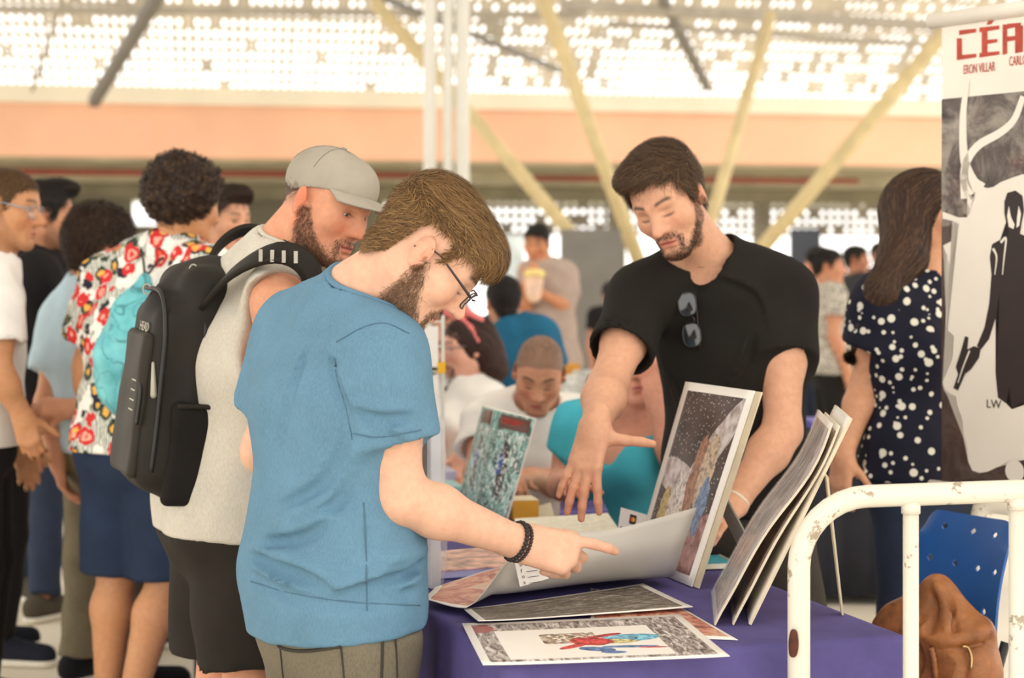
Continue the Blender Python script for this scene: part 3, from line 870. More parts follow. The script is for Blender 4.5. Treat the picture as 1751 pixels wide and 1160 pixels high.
# lattice of the back openings: fine bars, too small to pick apart
def lattice(name, t0, t1, back, z0, z1, cell, gap, seed, mat, lean=0.0, dens=None):
    """perforated screen: bars on a grid (gap(z) is the clear opening), some openings closed by plates"""
    r = np.random.default_rng(seed); a, b = lerp(BA, BB, t0), lerp(BA, BB, t1); L = np.linalg.norm(b-a); nx, nz = int(L/cell), int((z1-z0)/cell)
    m = MB(); Mx = np.array([BU, BN, V3(0, 0, 1)])
    def P(s, z): q = a+BU*s+BN*(back-lean*(z-z0)); q = q.copy(); q[2] = z; return q
    def quadbar(p, q, w0, w1): m.add((np.array([p-w0, p+w0, q+w1, q-w1, p-w0+BN*.04, p+w0+BN*.04, q+w1+BN*.04, q-w1+BN*.04]), [(0, 1, 2, 3), (5, 4, 7, 6), (1, 5, 6, 2), (4, 0, 3, 7)]))
    for i in range(nx+1):
        j = r.uniform(.8, 1.2); quadbar(P(i*cell, z0), P(i*cell, z1), BU*(cell-gap(0))/2*j, BU*(cell-gap(1))/2*j)
    for k in range(nz+1):
        w = V3(0, 0, (cell-gap(k/nz))/2); quadbar(P(0, z0+k*cell), P(nx*cell, z0+k*cell), w, w)
    for i in range(nx):
        for k in range(nz):
            if r.uniform() < dens(i/nx, k/nz):
                c = P((i+.5)*cell, z0+(k+.5)*cell)+BN*.02; m.box(c, (cell*.5, .006, cell*r.uniform(.3, .5)), Mx)
    o = m.build(name, mat); o['kind'] = 'structure'; return o
m_lat = plain('lattice_grey', (196, 186, 168), .8, .12, .8)
m_lat2 = plain('lattice_pink', (214, 190, 174), .8, .12, .8)
def dn(s, z):
    # the screen is most open just above the mezzanine and on the left bay
    c = .02+.50*z+.10*math.sin(s*40)*math.sin(z*9)
    if s < .47: c -= .16
    return min(.85, max(.04, c+(.25 if .46 < s < .53 else 0)))
lattice('ceiling_screen', .0, 1.05, .9, 4.70, 6.60, .150, lambda z: .105-.045*z, 1, m_lat, lean=1.6, dens=dn)
lattice('window_screen', .52, 1.2, 9.5, 2.45, 3.35, .20, lambda z: .12, 3, m_lat, dens=lambda s, z: .15)
# steel trusses under the screen
def beam(name, a, b, w, h, mat, label, cat, group=None):
    u, v, d = frame_from(b-a); L = np.linalg.norm(b-a)
    o = MB().box((a+b)/2, (w/2, h/2, L/2), np.array([u, v, d])).build(name, mat); return tag(o, label, cat, group)
beam('roof_truss', W(-80, 14, 25), W(1000, 26, 26), .10, .10, m_steel, 'thin grey steel truss across the perforated roof behind the white column', 'truss')
beam('roof_truss', W(960, 8, 24), W(1640, 46, 26), .16, .14, m_steel, 'heavy grey steel truss under the roof above the yellow struts', 'truss')
beam('roof_truss', W(1040, 40, 25), W(1640, 80, 27), .08, .08, m_steel, 'slim grey steel bar just below the heavy roof truss', 'truss')
beam('roof_rafter', W(272, -10, 24), W(160, 175, 28.5), .16, .16, m_greyp, 'dark sloping roof rafter at the open bay of the screen', 'rafter')
beam('roof_rafter', W(110, -10, 24), W(55, 155, 28.5), .05, .05, m_steel, 'thin pale roof rod beside the dark sloping rafter', 'rafter')
beam('roof_rafter', W(640, -10, 24), W(980, 130, 29), .08, .08, m_greyp, 'grey sloping roof rafter passing behind the white column', 'rafter')
beam('roof_rafter', W(1130, -10, 24), W(1210, 150, 28.5), .12, .12, m_greyp, 'grey sloping roof rafter between two yellow struts', 'rafter')
# triple-pipe column
cb = W(764, 475, 14.0); col = empty('column', (cb[0], cb[1], 0))
tag(col, 'white column of three tall pipes rising to the roof', 'column')
for px, r in ((735, .052), (766, .042), (791, .056)):
    x = (px-875.5)/FPX*14
    MB().tube([(x, 14, 0), (x, 14, 6)], r, 16).build('pipe', m_white, col, smooth=True)
MB().box((cb[0], 14.0, .08), (.25, .2, .08)).build('plinth', m_slab, col)
# tree of yellow struts
base = W(1150, 605, 20)
stree = empty('roof_support', (base[0], 20, 0)); tag(stree, 'four pale yellow tubular struts fanning out from one concrete pedestal', 'support')
MB().box((base[0], 20, base[2]/2), (.35, .35, base[2]/2)).build('pedestal', m_slab, stree, bevel=.03)
for a, r in ((W(915, -40, 19), .085), (W(640, 2, 21), .085), (W(1318, 25, 22), .075), (W(1640, 28, 18.5), .088)):
    d = nrm(a-base); MB().tube([base+d*.05, a], r, 12).build('strut', m_yel, stree, smooth=True)
# panels in the background
def panel(name, px0, px1, py0, py1, d, mat, label, cat, t=.05):
    a, b = W(px0, py0, d), W(px1, py1, d); z0 = max(0, b[2])
    o = MB().box(((a[0]+b[0])/2, d, (a[2]+z0)/2), ((b[0]-a[0])/2, t, (a[2]-z0)/2)).build(name, mat, bevel=.01); return tag(o, label, cat)
panel('partition', 958, 1062, 392, 700, 19, m_greyp, 'tall grey booth partition behind the standing boy', 'partition')
panel('partition', 1352, 1402, 392, 640, 17, m_dark, 'narrow dark slate booth panel beside the women talking', 'partition')
panel('roll_up_display', 850, 896, 402, 720, 17.5, plain('pale_print', (214, 226, 232), .6, .12, 4), 'pale blue roll-up display behind the standing boy', 'display')

# unseen roof strips added high over the stalls, gapped to cut the sky light
for i in range(24):
    struct(MB().box((0, -7+i*1.45, 7.6), (17, .56, .03)).build('ceiling_shade_strip', m_steel))
# ------------------------------------------------------------------ the stall table
TU = nrm(V3(.954, .30, 0)); TV = nrm(V3(-.30, .954, 0)); TZ = .74
TR_ = V3(.743, 3.33, 0); TW_, TL_ = .79, 1.75
TC = TR_-TU*TW_                        # near left corner
def tp(u, v, z=TZ): q = TC+TU*u+TV*v; return V3(q[0], q[1], z)
m_cloth = fabric('purple_cloth', (88, 80, 134), .07, 0, .12, .8, 700)
m_wood = plain('table_board', (190, 170, 140), .6, .08, 12)
m_metal = plain('table_steel', (150, 150, 152), .4, .05, 8, metal=.8)
def folding_table(c0, L, wid, label, cloth_label, seed, d=(TU, TV), cloth=m_cloth, drop=.04, group=None, cgroup=None, z=TZ):
    U, Vv = d
    P = lambda u, v, zz: V3(*(c0+U*u+Vv*v)[:2], zz)
    e = empty('folding_table', P(wid/2, L/2, 0)); tag(e, label, 'table', group)
    M = np.array([U, Vv, V3(0, 0, 1)])
    MB().box(P(wid/2, L/2, z-.022), (wid/2-.01, L/2-.01, .016), M).build('table_top', m_wood, e)
    for u in (.06, wid-.06):
        for v in (.12, L-.12): MB().tube([P(u, v, 0), P(u, v, z-.036)], .014, 8).build('leg', m_metal, e, smooth=True)
    # draped cloth
    r = np.random.default_rng(seed); per = []; n1, n2 = int(wid*70), int(L*70); cr = .015
    def edge(a, b, n): return [lerp(V3(*a, 0), V3(*b, 0), i/n) for i in range(n)]
    loop = edge((0, 0), (wid, 0), n1)+edge((wid, 0), (wid, L), n2)+edge((wid, L), (0, L), n1)+edge((0, L), (0, 0), n2)
    N = len(loop); s = np.arange(N); wave = sum(np.sin(s*2*math.pi*k/N*1.0+r.uniform(0, 6))*a for k, a in ((9, .5), (17, .6), (31, .5), (47, .35)))
    ctr = V3(wid/2, L/2, 0); rows = []
    for zz, out, amp, ins in ((z+.0015, 0, 0, .05), (z+.0012, 0, 0, .012), (z-.001, .003, 0, 0), (z-.012, .008, .0015, 0), (z-.06, .009, .004, 0), (z-.2, .010, .006, 0), (z-.42, .011, .008, 0), (drop, .012, .009, 0)):
        row = []
        for i, q in enumerate(loop):
            o = V3(0, 0, 0)
            if q[1] <= 1e-6: o[1] = -1
            if q[1] >= L-1e-6: o[1] = 1
            if q[0] <= 1e-6: o[0] = -1
            if q[0] >= wid-1e-6: o[0] = 1
            o = nrm(o); w = out+amp*wave[i]
            p = q+o*w
            if ins: p = np.array([np.clip(q[0], ins, wid-ins), np.clip(q[1], ins, L-ins), 0])
            row.append(P(p[0], p[1], zz))
        rows.append(row)
    Vs = np.array(rows).reshape(-1, 3); F = []
    for k in range(len(rows)-1):
        for i in range(N): F.append((k*N+i, (k+1)*N+i, (k+1)*N+(i+1) % N, k*N+(i+1) % N))
    F.append(tuple(range(N)))
    me = raw_mesh('tablecloth', Vs, F); o = link('tablecloth', me, cloth, None, P(wid/2, L/2, 0))
    sm = o.modifiers.new('thickness', 'SOLIDIFY'); sm.thickness = .0015; sm.offset = -1
    tag(o, cloth_label, 'tablecloth', cgroup)
    return e
folding_table(TC, TL_, TW_, 'folding table under the loose prints beside the barrier', 'purple cloth draped over the table with the loose prints', 4)
folding_table(TC+TV*(TL_+.10)-TU*.15, 1.25, .54, 'folding table standing behind the print table', 'purple cloth on the table of the seated man in white', 5)

# ---- printed art: generic ink and colour patterns --------------------------
def art_mat(name, kind):
    if name in MC: return MC[name]
    t = NT(name); uvn = t.n('ShaderNodeUVMap'); uv = uvn.outputs[0]
    sep = t.n('ShaderNodeSeparateXYZ'); t.l(uv, sep.inputs[0]); x, y = sep.outputs[0], sep.outputs[1]
    geo = t.n('ShaderNodeNewGeometry')
    def inside(x0, x1, y0, y1):
        a = t.math('MULTIPLY', t.math('GREATER_THAN', x, x0), t.math('LESS_THAN', x, x1)); b = t.math('MULTIPLY', t.math('GREATER_THAN', y, y0), t.math('LESS_THAN', y, y1)); return t.math('MULTIPLY', a, b)
    def blob(cx, cy, rx, ry, wob=.25, sc=6, ang=0):
        mp = t.n('ShaderNodeMapping'); mp.vector_type = 'TEXTURE'; mp.inputs['Location'].default_value = (cx, cy, 0); mp.inputs['Rotation'].default_value = (0, 0, ang); mp.inputs['Scale'].default_value = (rx, ry, 1); t.l(uv, mp.inputs[0])
        ln = t.n('ShaderNodeVectorMath', operation='LENGTH'); t.l(mp.outputs[0], ln.inputs[0])
        v = t.math('ADD', ln.outputs['Value'], t.math('MULTIPLY', t.math('SUBTRACT', t.noise(uv, sc, 4, .6), .5), wob*4))
        return t.math('LESS_THAN', v, 1.0)
    PW = (243, 238, 230)
    if kind == 'forest':      # grey ink woodland
        mp = t.n('ShaderNodeMapping'); mp.inputs['Scale'].default_value = (5, 11, 1); mp.inputs['Rotation'].default_value = (0, 0, .35); t.l(uv, mp.inputs[0])
        c = t.ramp(t.noise(mp.outputs[0], 1.3, 9, .78, 2.2), [(.36, (38, 30, 27)), (.49, (92, 80, 70)), (.56, (150, 140, 128)), (.64, (216, 208, 198))])
        img = t.mix(t.math('MULTIPLY', t.noise(uv, 2.5, 2), .35), c, (150, 140, 120))
    elif kind == 'action':    # ink woodland with a white inset panel and loose brush shapes
        mp = t.n('ShaderNodeMapping'); mp.inputs['Scale'].default_value = (34, 7, 1); mp.inputs['Rotation'].default_value = (0, 0, .25); t.l(uv, mp.inputs[0])
        ink = t.ramp(t.noise(mp.outputs[0], 1.1, 8, .7, 1.0), [(.38, (70, 58, 54)), (.52, (168, 156, 150)), (.63, (232, 226, 220))])
        ink = t.mix(blob(.06, .84, .07, .10, .5, 16), ink, (150, 66, 62))
        img = t.mix(inside(.12, .80, .10, .78), ink, PW)
        def tone(c): return t.ramp(t.noise(uv, 24, 5, .7, 1.0), [(.36, tuple(np.array(c)*.38)), (.50, c), (.64, tuple(np.clip(np.array(c)*1.25+20, 0, 255)))])
        img = t.mix(t.math('MULTIPLY', inside(.30, .54, .42, .66), t.math('GREATER_THAN', t.noise(uv, 34, 3, .6), .44)), img, tone((160, 140, 118)))
        for cx, cy, rx, ry, an, cc in ((.68, .50, .13, .085, .1, (110, 180, 214)), (.60, .43, .10, .05, -.2, (206, 190, 130)), (.50, .45, .085, .10, .6, (196, 52, 52)), (.42, .36, .10, .028, .75, (190, 46, 46)), (.575, .57, .10, .026, .5, (190, 46, 46)), (.50, .27, .085, .045, -.55, (62, 108, 160)), (.555, .19, .055, .03, -.2, (62, 108, 160)), (.64, .30, .12, .026, -.12, (70, 116, 166)), (.735, .265, .07, .016, -.1, (196, 64, 60))):
            img = t.mix(blob(cx, cy, rx, ry, .16, 14, an), img, tone(cc))
    elif kind == 'stars':     # dark starry sky over pale angular shapes and reddish ground
        img = t.ramp(t.noise(uv, 5, 5, .6), [(.3, (52, 44, 42)), (.7, (92, 78, 74))])
        st = t.n('ShaderNodeTexVoronoi'); st.inputs['Scale'].default_value = 46; t.l(uv, st.inputs['Vector'])
        img = t.mix(t.math('LESS_THAN', st.outputs['Distance'], .17), img, (232, 226, 220))
        wing = t.ramp(t.noise(uv, 14, 4), [(.35, (150, 136, 130)), (.6, (214, 206, 204))])
        img = t.mix(blob(.72, .70, .42, .10, .10, 4, .75), img, wing)
        img = t.mix(blob(.28, .50, .30, .09, .10, 4, -.1), img, wing)
        gr = t.ramp(t.noise(uv, 12, 6, .7, 1), [(.35, (120, 82, 78)), (.65, (190, 150, 146))])
        img = t.mix(t.math('LESS_THAN', t.math('SUBTRACT', y, t.math('MULTIPLY', x, .25)), .13), img, gr)
        for cx, cy, rx, ry, cc in ((.22, .30, .07, .15, (206, 182, 120)), (.36, .33, .08, .19, (226, 220, 212)), (.50, .31, .10, .22, (232, 224, 214)), (.56, .53, .09, .22, (172, 128, 104)), (.70, .56, .10, .20, (206, 186, 160)), (.76, .38, .08, .15, (126, 150, 184))):
            cl = t.ramp(t.noise(uv, 26, 4, .7), [(.35, tuple(np.array(cc)*.55)), (.55, cc)])
            img = t.mix(blob(cx, cy, rx, ry, .22, 10), img, cl)
    elif kind == 'teal':      # comic cover in teal ink with a red masthead
        img = t.ramp(t.noise(uv, 7, 6, .65, .8), [(.32, (44, 52, 46)), (.47, (96, 128, 118)), (.58, (150, 196, 188)), (.7, (206, 214, 204))])
        img = t.mix(blob(.52, .46, .12, .30, .2, 7, .1), img, (64, 52, 52))
        img = t.mix(blob(.42, .50, .10, .10, .2, 9), img, (58, 92, 150))
        img = t.mix(inside(.20, .92, .84, .97), img, (96, 58, 48))
        img = t.mix(t.math('MULTIPLY', t.math('GREATER_THAN', t.noise(uv, 9, 2, .5, 3), .57), inside(.02, .98, .02, .82)), img, (222, 226, 218))
    elif kind == 'red':       # red and skin toned comic page
        img = t.ramp(t.noise(uv, 6, 6, .65, 1.2), [(.3, (90, 60, 54)), (.45, (196, 116, 96)), (.58, (222, 176, 146)), (.7, (190, 196, 176))])
    elif kind == 'colour':
        img = t.ramp(t.noise(uv, 5, 6, .6, 1), [(.3, (60, 70, 66)), (.45, (184, 120, 104)), (.55, (222, 206, 186)), (.7, (120, 150, 140))])
    elif kind == 'ink':
        mp = t.n('ShaderNodeMapping'); mp.inputs['Scale'].default_value = (14, 5, 1); mp.inputs['Rotation'].default_value = (0, 0, .7); t.l(uv, mp.inputs[0])
        img = t.ramp(t.noise(mp.outputs[0], 1.2, 8, .7, 1.6), [(.34, (70, 58, 52)), (.46, (128, 108, 98)), (.54, (186, 172, 164)), (.66, (226, 220, 214))])
        img = t.mix(t.math('MULTIPLY', t.noise(uv, 3, 2), .3), img, (150, 120, 110))
    else:
        img = t.mix(.5, PW, PW)
    bw = {'forest': (.035, .965, .05, .95), 'action': (.035, .965, .05, .95), 'stars': (.075, .925, .045, .955), 'ink': (.05, .95, .03, .97), 'red': (.03, .97, .08, .97), 'blank': (0, 0, 0, 0)}.get(kind, (.01, .99, .01, .99))
    face = t.mix(inside(*bw), PW, img)
    t.base(face); MC[name] = t.set(rough=.42, spec=.4); return MC[name]
m_paper = plain('print_paper', (242, 238, 230), .6, .015, 9)
m_back = plain('print_back', (200, 194, 185), .5, .02, 5)
m_board = plain('backing_board', (214, 200, 172), .75, .04, 20)
def print_sheet(name, P, art, label, cat, group=None, thick=.0012, back=None, parent=None, base=None, smooth=True):
    n, m, _ = np.asarray(P).shape
    vf = sheet_vf(P, thick); me = raw_mesh(name, vf[0], vf[1], smooth=smooth); uv_grid(me, n, m)
    b = base if base is not None else np.asarray(P).reshape(-1, 3).mean(0)
    o = link(name, me, None, parent, None if parent else b)
    me.materials.append(art_mat('art_'+art, art)); me.materials.append(back or m_paper)
    mi = np.ones(len(me.polygons), np.int32); mi[0:2*(n-1)*(m-1):2] = 0
    me.polygons.foreach_set('material_index', mi)
    if smooth:
        sm = np.ones(len(me.polygons), bool); sm[2*(n-1)*(m-1):] = False; me.polygons.foreach_set('use_smooth', sm)
    if label: tag(o, label, cat, group)
    return o
def flat_print(name, c4, z, art, label, curl=.0, seed=1, thick=.0012, cat='print', group=None):
    """print lying on the table; c4 photo pixels of its corners (tl,tr,br,bl)"""
    q = [T(*p, z=z) for p in c4]; g = quad_grid(*q, 10, 14)
    r = np.random.default_rng(seed); ii, jj = np.meshgrid(np.linspace(-1, 1, 10), np.linspace(-1, 1, 14), indexing='ij')
    g[..., 2] += curl*(jj**4*(.4+.6*(jj < 0))+.3*ii**4)
    g = g[:, ::1]; g = g[::-1] if np.cross(g[1, 0]-g[0, 0], g[0, 1]-g[0, 0])[2] < 0 and False else g
    return print_sheet(name, g, art, label, cat, group, thick)
def up_sheet(P): return P
# orientation: rows go away -> near, columns left -> right, so du x dv points up
Z0 = TZ+.003
flat_print('art_print', [(1010, 1006), (1166, 1040), (1262, 1095), (1010, 1085)], Z0+.0005, 'red', 'red toned print lying mostly hidden under two others, its corner sticking out', thick=.001)
flat_print('art_print', [(790, 1069), (1161, 1052), (1248, 1124), (826, 1140)], Z0+.0035, 'action', 'print with a white panel of red and blue brush shapes on inked woodland', curl=.002)
flat_print('art_print', [(793, 1045), (1100, 1000), (1185, 1040), (818, 1066)], Z0+.0075, 'forest', 'grey inked woodland print lying under the lifted sheet', curl=.003)
# lifted sheet: control rows front edge, bend, back edge (columns left -> right)
ctl = [[T(744, 1019), T(852, 985), W(950, 958, 4.10), W(1050, 945, 4.02), W(1118, 935, 3.98)],
       [T(740, 1024), T(848, 997), T(905, 1002), T(1030, 978), W(1126, 962, 3.92)],
       [T(735, 1029), T(836, 1016, TZ+.006), T(862, 1030), T(1010, 1012), W(1149, 986, 3.85)],
       [T(729, 1034), T(815, 1034, TZ+.010), W(868, 1000, 3.62), W(1012, 965, 3.70), W(1168, 935, 3.80)],
       [T(727, 1040), T(800, 1045, TZ+.012), W(905, 925, 3.66), W(1050, 905, 3.72), W(1191, 868, 3.82)]]
ctl = [[V3(p[0], p[1], max(p[2], TZ+.018)) for p in row] for row in ctl]
rows = [catmull(r_, 26) for r_ in ctl]
G = np.array([catmull([rows[k][j] for k in range(5)], 22) for j in range(26)]).transpose(1, 0, 2)
G[..., 2] = np.maximum(G[..., 2], TZ+.0178)
print_sheet('art_print', G, 'red', 'large print with grey back being lifted by the man in the blue T-shirt', 'print', back=m_back, thick=.0009)
# the small white contact card stuck on the grey back of the lifted sheet
def surf(cu, cv): 
    i, j = cv*(G.shape[0]-1), cu*(G.shape[1]-1); i0, j0 = min(int(i), G.shape[0]-2), min(int(j), G.shape[1]-2); a, b = i-i0, j-j0
    return (1-a)*((1-b)*G[i0, j0]+b*G[i0, j0+1])+a*((1-b)*G[i0+1, j0]+b*G[i0+1, j0+1])

# text as flat mesh
def text_mesh(body, size, extrude=.0003, align='LEFT'):
    cu = bpy.data.curves.new('t', 'FONT'); cu.body = body; cu.size = size; cu.extrude = extrude; cu.align_x = align; cu.resolution_u = 3
    ob = bpy.data.objects.new('t', cu); COL.objects.link(ob); dg = bpy.context.evaluated_depsgraph_get()
    me = bpy.data.meshes.new_from_object(ob.evaluated_get(dg)); bpy.data.objects.remove(ob); bpy.data.curves.remove(cu); return me
def put_text(name, body, size, origin, ux, uy, mat, parent, align='LEFT', sx=1.0, extrude=.0003):
    me = text_mesh(body, size, extrude, align); ux = nrm(ux); uz = nrm(np.cross(ux, uy)); uy2 = np.cross(uz, ux)
    M = Matrix(((ux[0]*sx, uy2[0], uz[0], origin[0]), (ux[1]*sx, uy2[1], uz[1], origin[1]), (ux[2]*sx, uy2[2], uz[2], origin[2]), (0, 0, 0, 1)))
    me.transform(M); return link(name, me, mat, parent)
m_ink = plain('black_ink', (44, 34, 40), .7, .02); m_inkp = plain('plum_ink', (96, 60, 84), .7, .02)
# ---- standing prints -------------------------------------------------------
def board(c4, art, label, group=None, name='art_print', thick=.004, rows=(10, 8), warp=.0, seed=0, off=0.0):
    g = quad_grid(*c4, *rows); 
    if warp:
        r = np.random.default_rng(seed); nn = nrm(np.cross(c4[1]-c4[0], c4[3]-c4[0])); t = np.linspace(0, 1, rows[0])
        g = g+(warp*np.sin(t*math.pi*1.6+.3)+warp*.5*np.sin(t*9))[:, None, None]*nn
    return g
# big print with dark sky leaning on an easel back
bl, br_ = T(1084, 964, TZ+.004), T(1183, 1004, TZ+.004)
tr_, tl_ = W(1291, 669, br_[1]+.03), W(1173, 653, bl[1]+.03)
# reorder: seen from the front left->right
g = quad_grid(tl_, tr_, br_, bl, 14, 10)
nn = nrm(np.cross(tr_-tl_, bl-tl_)); nn = nn if nn@(V3(0, 0, CAMZ)-bl) > 0 else -nn
stn = print_sheet('standing_print', g, 'stars', 'tall standing print of a starry dark sky with pale figures', 'print', thick=.003)
if True:
    e0 = .005
    q = [p-nn*e0 for p in (tl_+(tr_-tl_)*.06, tr_+(tr_-tl_)*.07, br_+(tr_-tl_)*.07, bl+(tr_-tl_)*.06)]
    q[2][2] = max(q[2][2], TZ+.004); q[3][2] = max(q[3][2], TZ+.004)
    link('backing_board', raw_mesh('b', *sheet_vf(quad_grid(*q, 4, 4), .004), smooth=False), m_board, stn)
    a = lerp(tr_, br_, .45)-nn*.012; mid = lerp(lerp(tl_, tr_, .75), lerp(bl, br_, .75), .5)-nn*.014
    f0 = T(1215, 930, TZ+.003); f1 = T(1240, 972, TZ+.003)
    f0 = V3(mid[0]+.10, mid[1]+.05, TZ+.003); f1 = f0+nrm(br_-bl)*.09
    link('easel_leg', raw_mesh('e', *sheet_vf(quad_grid(mid-nrm(br_-bl)*.02, mid+nrm(br_-bl)*.05, f1, f0, 3, 3), .004), smooth=False), plain('grey_card', (150, 144, 134), .8, .03), stn)
# stack of prints in plastic leaning on boards, seen nearly edge-on
b_br, b_bl = T(1227, 1070, TZ+.004), T(1222, 1014, TZ+.004)
dz = W(1421, 723, 3.46)-b_br
D1 = b_br-b_bl
for i, (off, ln, art, wp, lab) in enumerate(((0.0, 1.0, 'ink', .010, 'glossy inked print in clear sleeve in front of the leaning stack'), (.034, .985, 'ink', .006, 'sleeved print in the middle of the leaning stack'), (.064, 1.02, 'blank', .0, 'cream backing board with a prop leg behind the leaning prints'))):
    sh = V3(off, off*.12, 0); tt = dz*ln+V3(-off*.42, 0, 0)
    q = [b_bl+sh+tt, b_br+sh+tt, b_br+sh, b_bl+sh]
    g = board(q, art, lab, warp=wp, seed=i, rows=(18, 6))
    g[-1, :, 2] = TZ+.004
    o = print_sheet('leaning_print' if i < 2 else 'leaning_board', g, art, lab, 'print' if i < 2 else 'board', thick=.003 if i < 2 else .006, back=m_board)
    if i == 0:
        nn2 = nrm(np.cross(q[1]-q[0], q[3]-q[0])); nn2 = nn2 if nn2[0] < 0 else -nn2
        gg = quad_grid(q[0]+nn2*.004, q[1]+nn2*.004, q[2]+nn2*.004, q[3]+nn2*.004, 18, 6)+ (g-quad_grid(*q, 18, 6))
        gg[-1, :, 2] = TZ+.004
        link('clear_sleeve', raw_mesh('s', *sheet_vf(gg, .0005)), glassy('clear_film', (250, 250, 250), .16, .08), o)
    if i == 2:
        top = lerp(q[1], q[2], .28)+V3(.006, 0, 0); ft = T(1440, 1050, TZ+.003)
        wv = nrm(D1)*.03
        link('prop_leg', raw_mesh('p', *sheet_vf(quad_grid(top-wv, top+wv, ft+wv*.6, ft-wv*.6, 4, 3), .004), smooth=False), m_board, o)
# open comic standing on the table
def comic(c, w, hgt, yaw, art, label, spread=1.2, name='standing_comic'):
    e = empty(name, c); tag(e, label, 'comic')
    for s in (1, -1):
        a = yaw+s*spread/2; d = V3(math.cos(a), math.sin(a), 0); upv = V3(.30, 0, .95)
        b0 = V3(*c[:2], TZ+.003); P_ = [b0+upv*hgt, b0+upv*hgt+d*w, b0+d*w, b0]
        if s > 0: P_ = [P_[1], P_[0], P_[3], P_[2]]
        print_sheet('cover' if s < 0 else 'back_cover', quad_grid(*P_, 6, 6), art, None, None, thick=.004, parent=e)
    return e
cA = T(842, 880)
e = empty('standing_comic', cA); tag(e, 'comic with teal inked cover and red masthead standing on the table', 'comic')
P0_ = P_ = [W(845, 699, 4.98), W(917, 716, 4.86), T(866, 893, TZ+.003), T(812, 872, TZ+.003)]
print_sheet('cover', quad_grid(*P_, 8, 6), 'teal', None, None, thick=.004, parent=e, back=m_paper)
P_ = [W(826, 694, 5.25), W(847, 699, 4.99), T(814, 872, TZ+.003), T(784, 856, TZ+.003)]
print_sheet('back_cover', quad_grid(*P_, 8, 4), 'teal', None, None, thick=.004, parent=e, back=m_paper)
mu, mv = nrm(P0_[1]-P0_[0]), nrm(P0_[0]-P0_[3]); mn = nrm(np.cross(mu, mv))
put_text('masthead', 'CÉREBRO', .022, P0_[0]+(P0_[1]-P0_[0])*.27-mv*.034+(mn if mn[1] < 0 else -mn)*.009, mu, mv, plain('logo_red', (214, 60, 40), .6, .02), e)
# dark framed item wrapped in clear film, beside the blue shirt
fb = T(738, 1004, TZ+.002)
fr = empty('wrapped_frame', fb); tag(fr, 'white framed black panel wrapped in clear film standing beside the blue T-shirt', 'frame')
dn_ = nrm(V3(-.35, .94, 0)); M = np.array([dn_, nrm(np.cross(V3(0, 0, 1), dn_)), V3(0, 0, 1)])
def fp(a, b, c): return fb+M[0]*a+M[1]*b+V3(0, 0, c)
MB().box(fp(.09, 0, .175), (.12, .012, .175), M).build('frame', plain('frame_white', (206, 208, 214), .4, .02), fr, bevel=.003)
MB().box(fp(.09, .0125, .175), (.095, .003, .150), M).build('panel', plain('black_gloss', (22, 22, 26), .2, .02), fr)
S = SDF(); S.bx(fp(.09, 0, .186), (.132, .024, .184), M, .01); S.fn(lambda X, F: .004*wav(X, 3, 120), 'disp'); S.cut(V3(0, 0, TZ+.0025), (0, 0, -1))
sdf_obj('film_wrap', S, .008, glassy('clear_film2', (245, 246, 248), .22, .12), fr)
# things further along the table
def slab_thing(name, c4, h, mat, label, cat, z=TZ+.003, top=None, group=None):
    q = [T(*p, z=z) for p in c4]; g = quad_grid(*q, 2, 2); mid = sum(q)/4
    Vv = np.array([*(x for x in q), *(x+V3(0, 0, h) for x in q)])
    o = MB(); o.add((Vv, [(0, 1, 2, 3), (7, 6, 5, 4), (0, 4, 5, 1), (1, 5, 6, 2), (2, 6, 7, 3), (3, 7, 4, 0)]))
    ob = o.build(name, mat, None, mid, bevel=.002); tag(ob, label, cat, group); return ob
m_pages = plain('page_edges', (232, 226, 206), .8, .06, 60)
slab_thing('magazine', [(752, 948), (865, 938), (880, 972), (748, 982)], .008, art_mat('art_red', 'red') and plain('mag_cover', (206, 150, 132), .4, .35, 22), 'thin red and cream magazine in a sleeve beside the wrapped frame', 'magazine')
slab_thing('magazine', [(752, 978), (862, 972), (868, 985), (750, 992)], .004, plain('lilac_cover', (104, 108, 176), .4, .04), 'thin lilac comic peeking out below the red magazine', 'magazine')
bk = slab_thing('book', [(880, 906), (1040, 896), (1062, 930), (900, 945)], .03, m_pages, 'thick cream paged book under the violet folder', 'book')
slab_thing('folder', [(957, 872), (1030, 867), (1040, 887), (957, 891)], .022, plain('violet_cover', (106, 100, 170), .6, .04), 'violet folder lying on the far side of the cream book', 'folder', z=TZ+.004)
bx = empty('card_box', T(893, 890)); tag(bx, 'small yellow cardboard box with open white flap', 'box')
c0 = T(893, 892); Mx = np.array([nrm(V3(.97, .2, 0)), nrm(V3(-.2, .97, 0)), V3(0, 0, 1)])
MB().box(c0+V3(0, .05, .030), (.038, .05, .027), Mx).build('body', plain('box_yellow', (222, 160, 40), .5, .03), bx, bevel=.002)
MB().box(c0+V3(0, .05, .0585), (.037, .049, .0008), Mx).build('lid', plain('box_white', (240, 228, 190), .6, .03), bx)
MB().box(c0+V3(.062, .0, .027), (.026, .001, .020), np.array([nrm(V3(.8, -.5, .3)), nrm(V3(.5, .8, 0)), nrm(V3(-.24, .15, .95))])).build('flap', plain('box_white', (240, 228, 190)), bx)
nb = empty('spiral_notebook', T(1214, 975)); tag(nb, 'teal spiral notebook behind the standing starry print', 'notebook')
c0 = T(1212, 972, TZ+.003); MB().box(c0+V3(0, .03, .008), (.05, .055, .006), Mx).build('pages', m_pages, nb); MB().box(c0+V3(0, .03, .0155), (.05, .055, .0012), Mx).build('cover', plain('teal_cover', (62, 160, 178), .5, .03), nb)
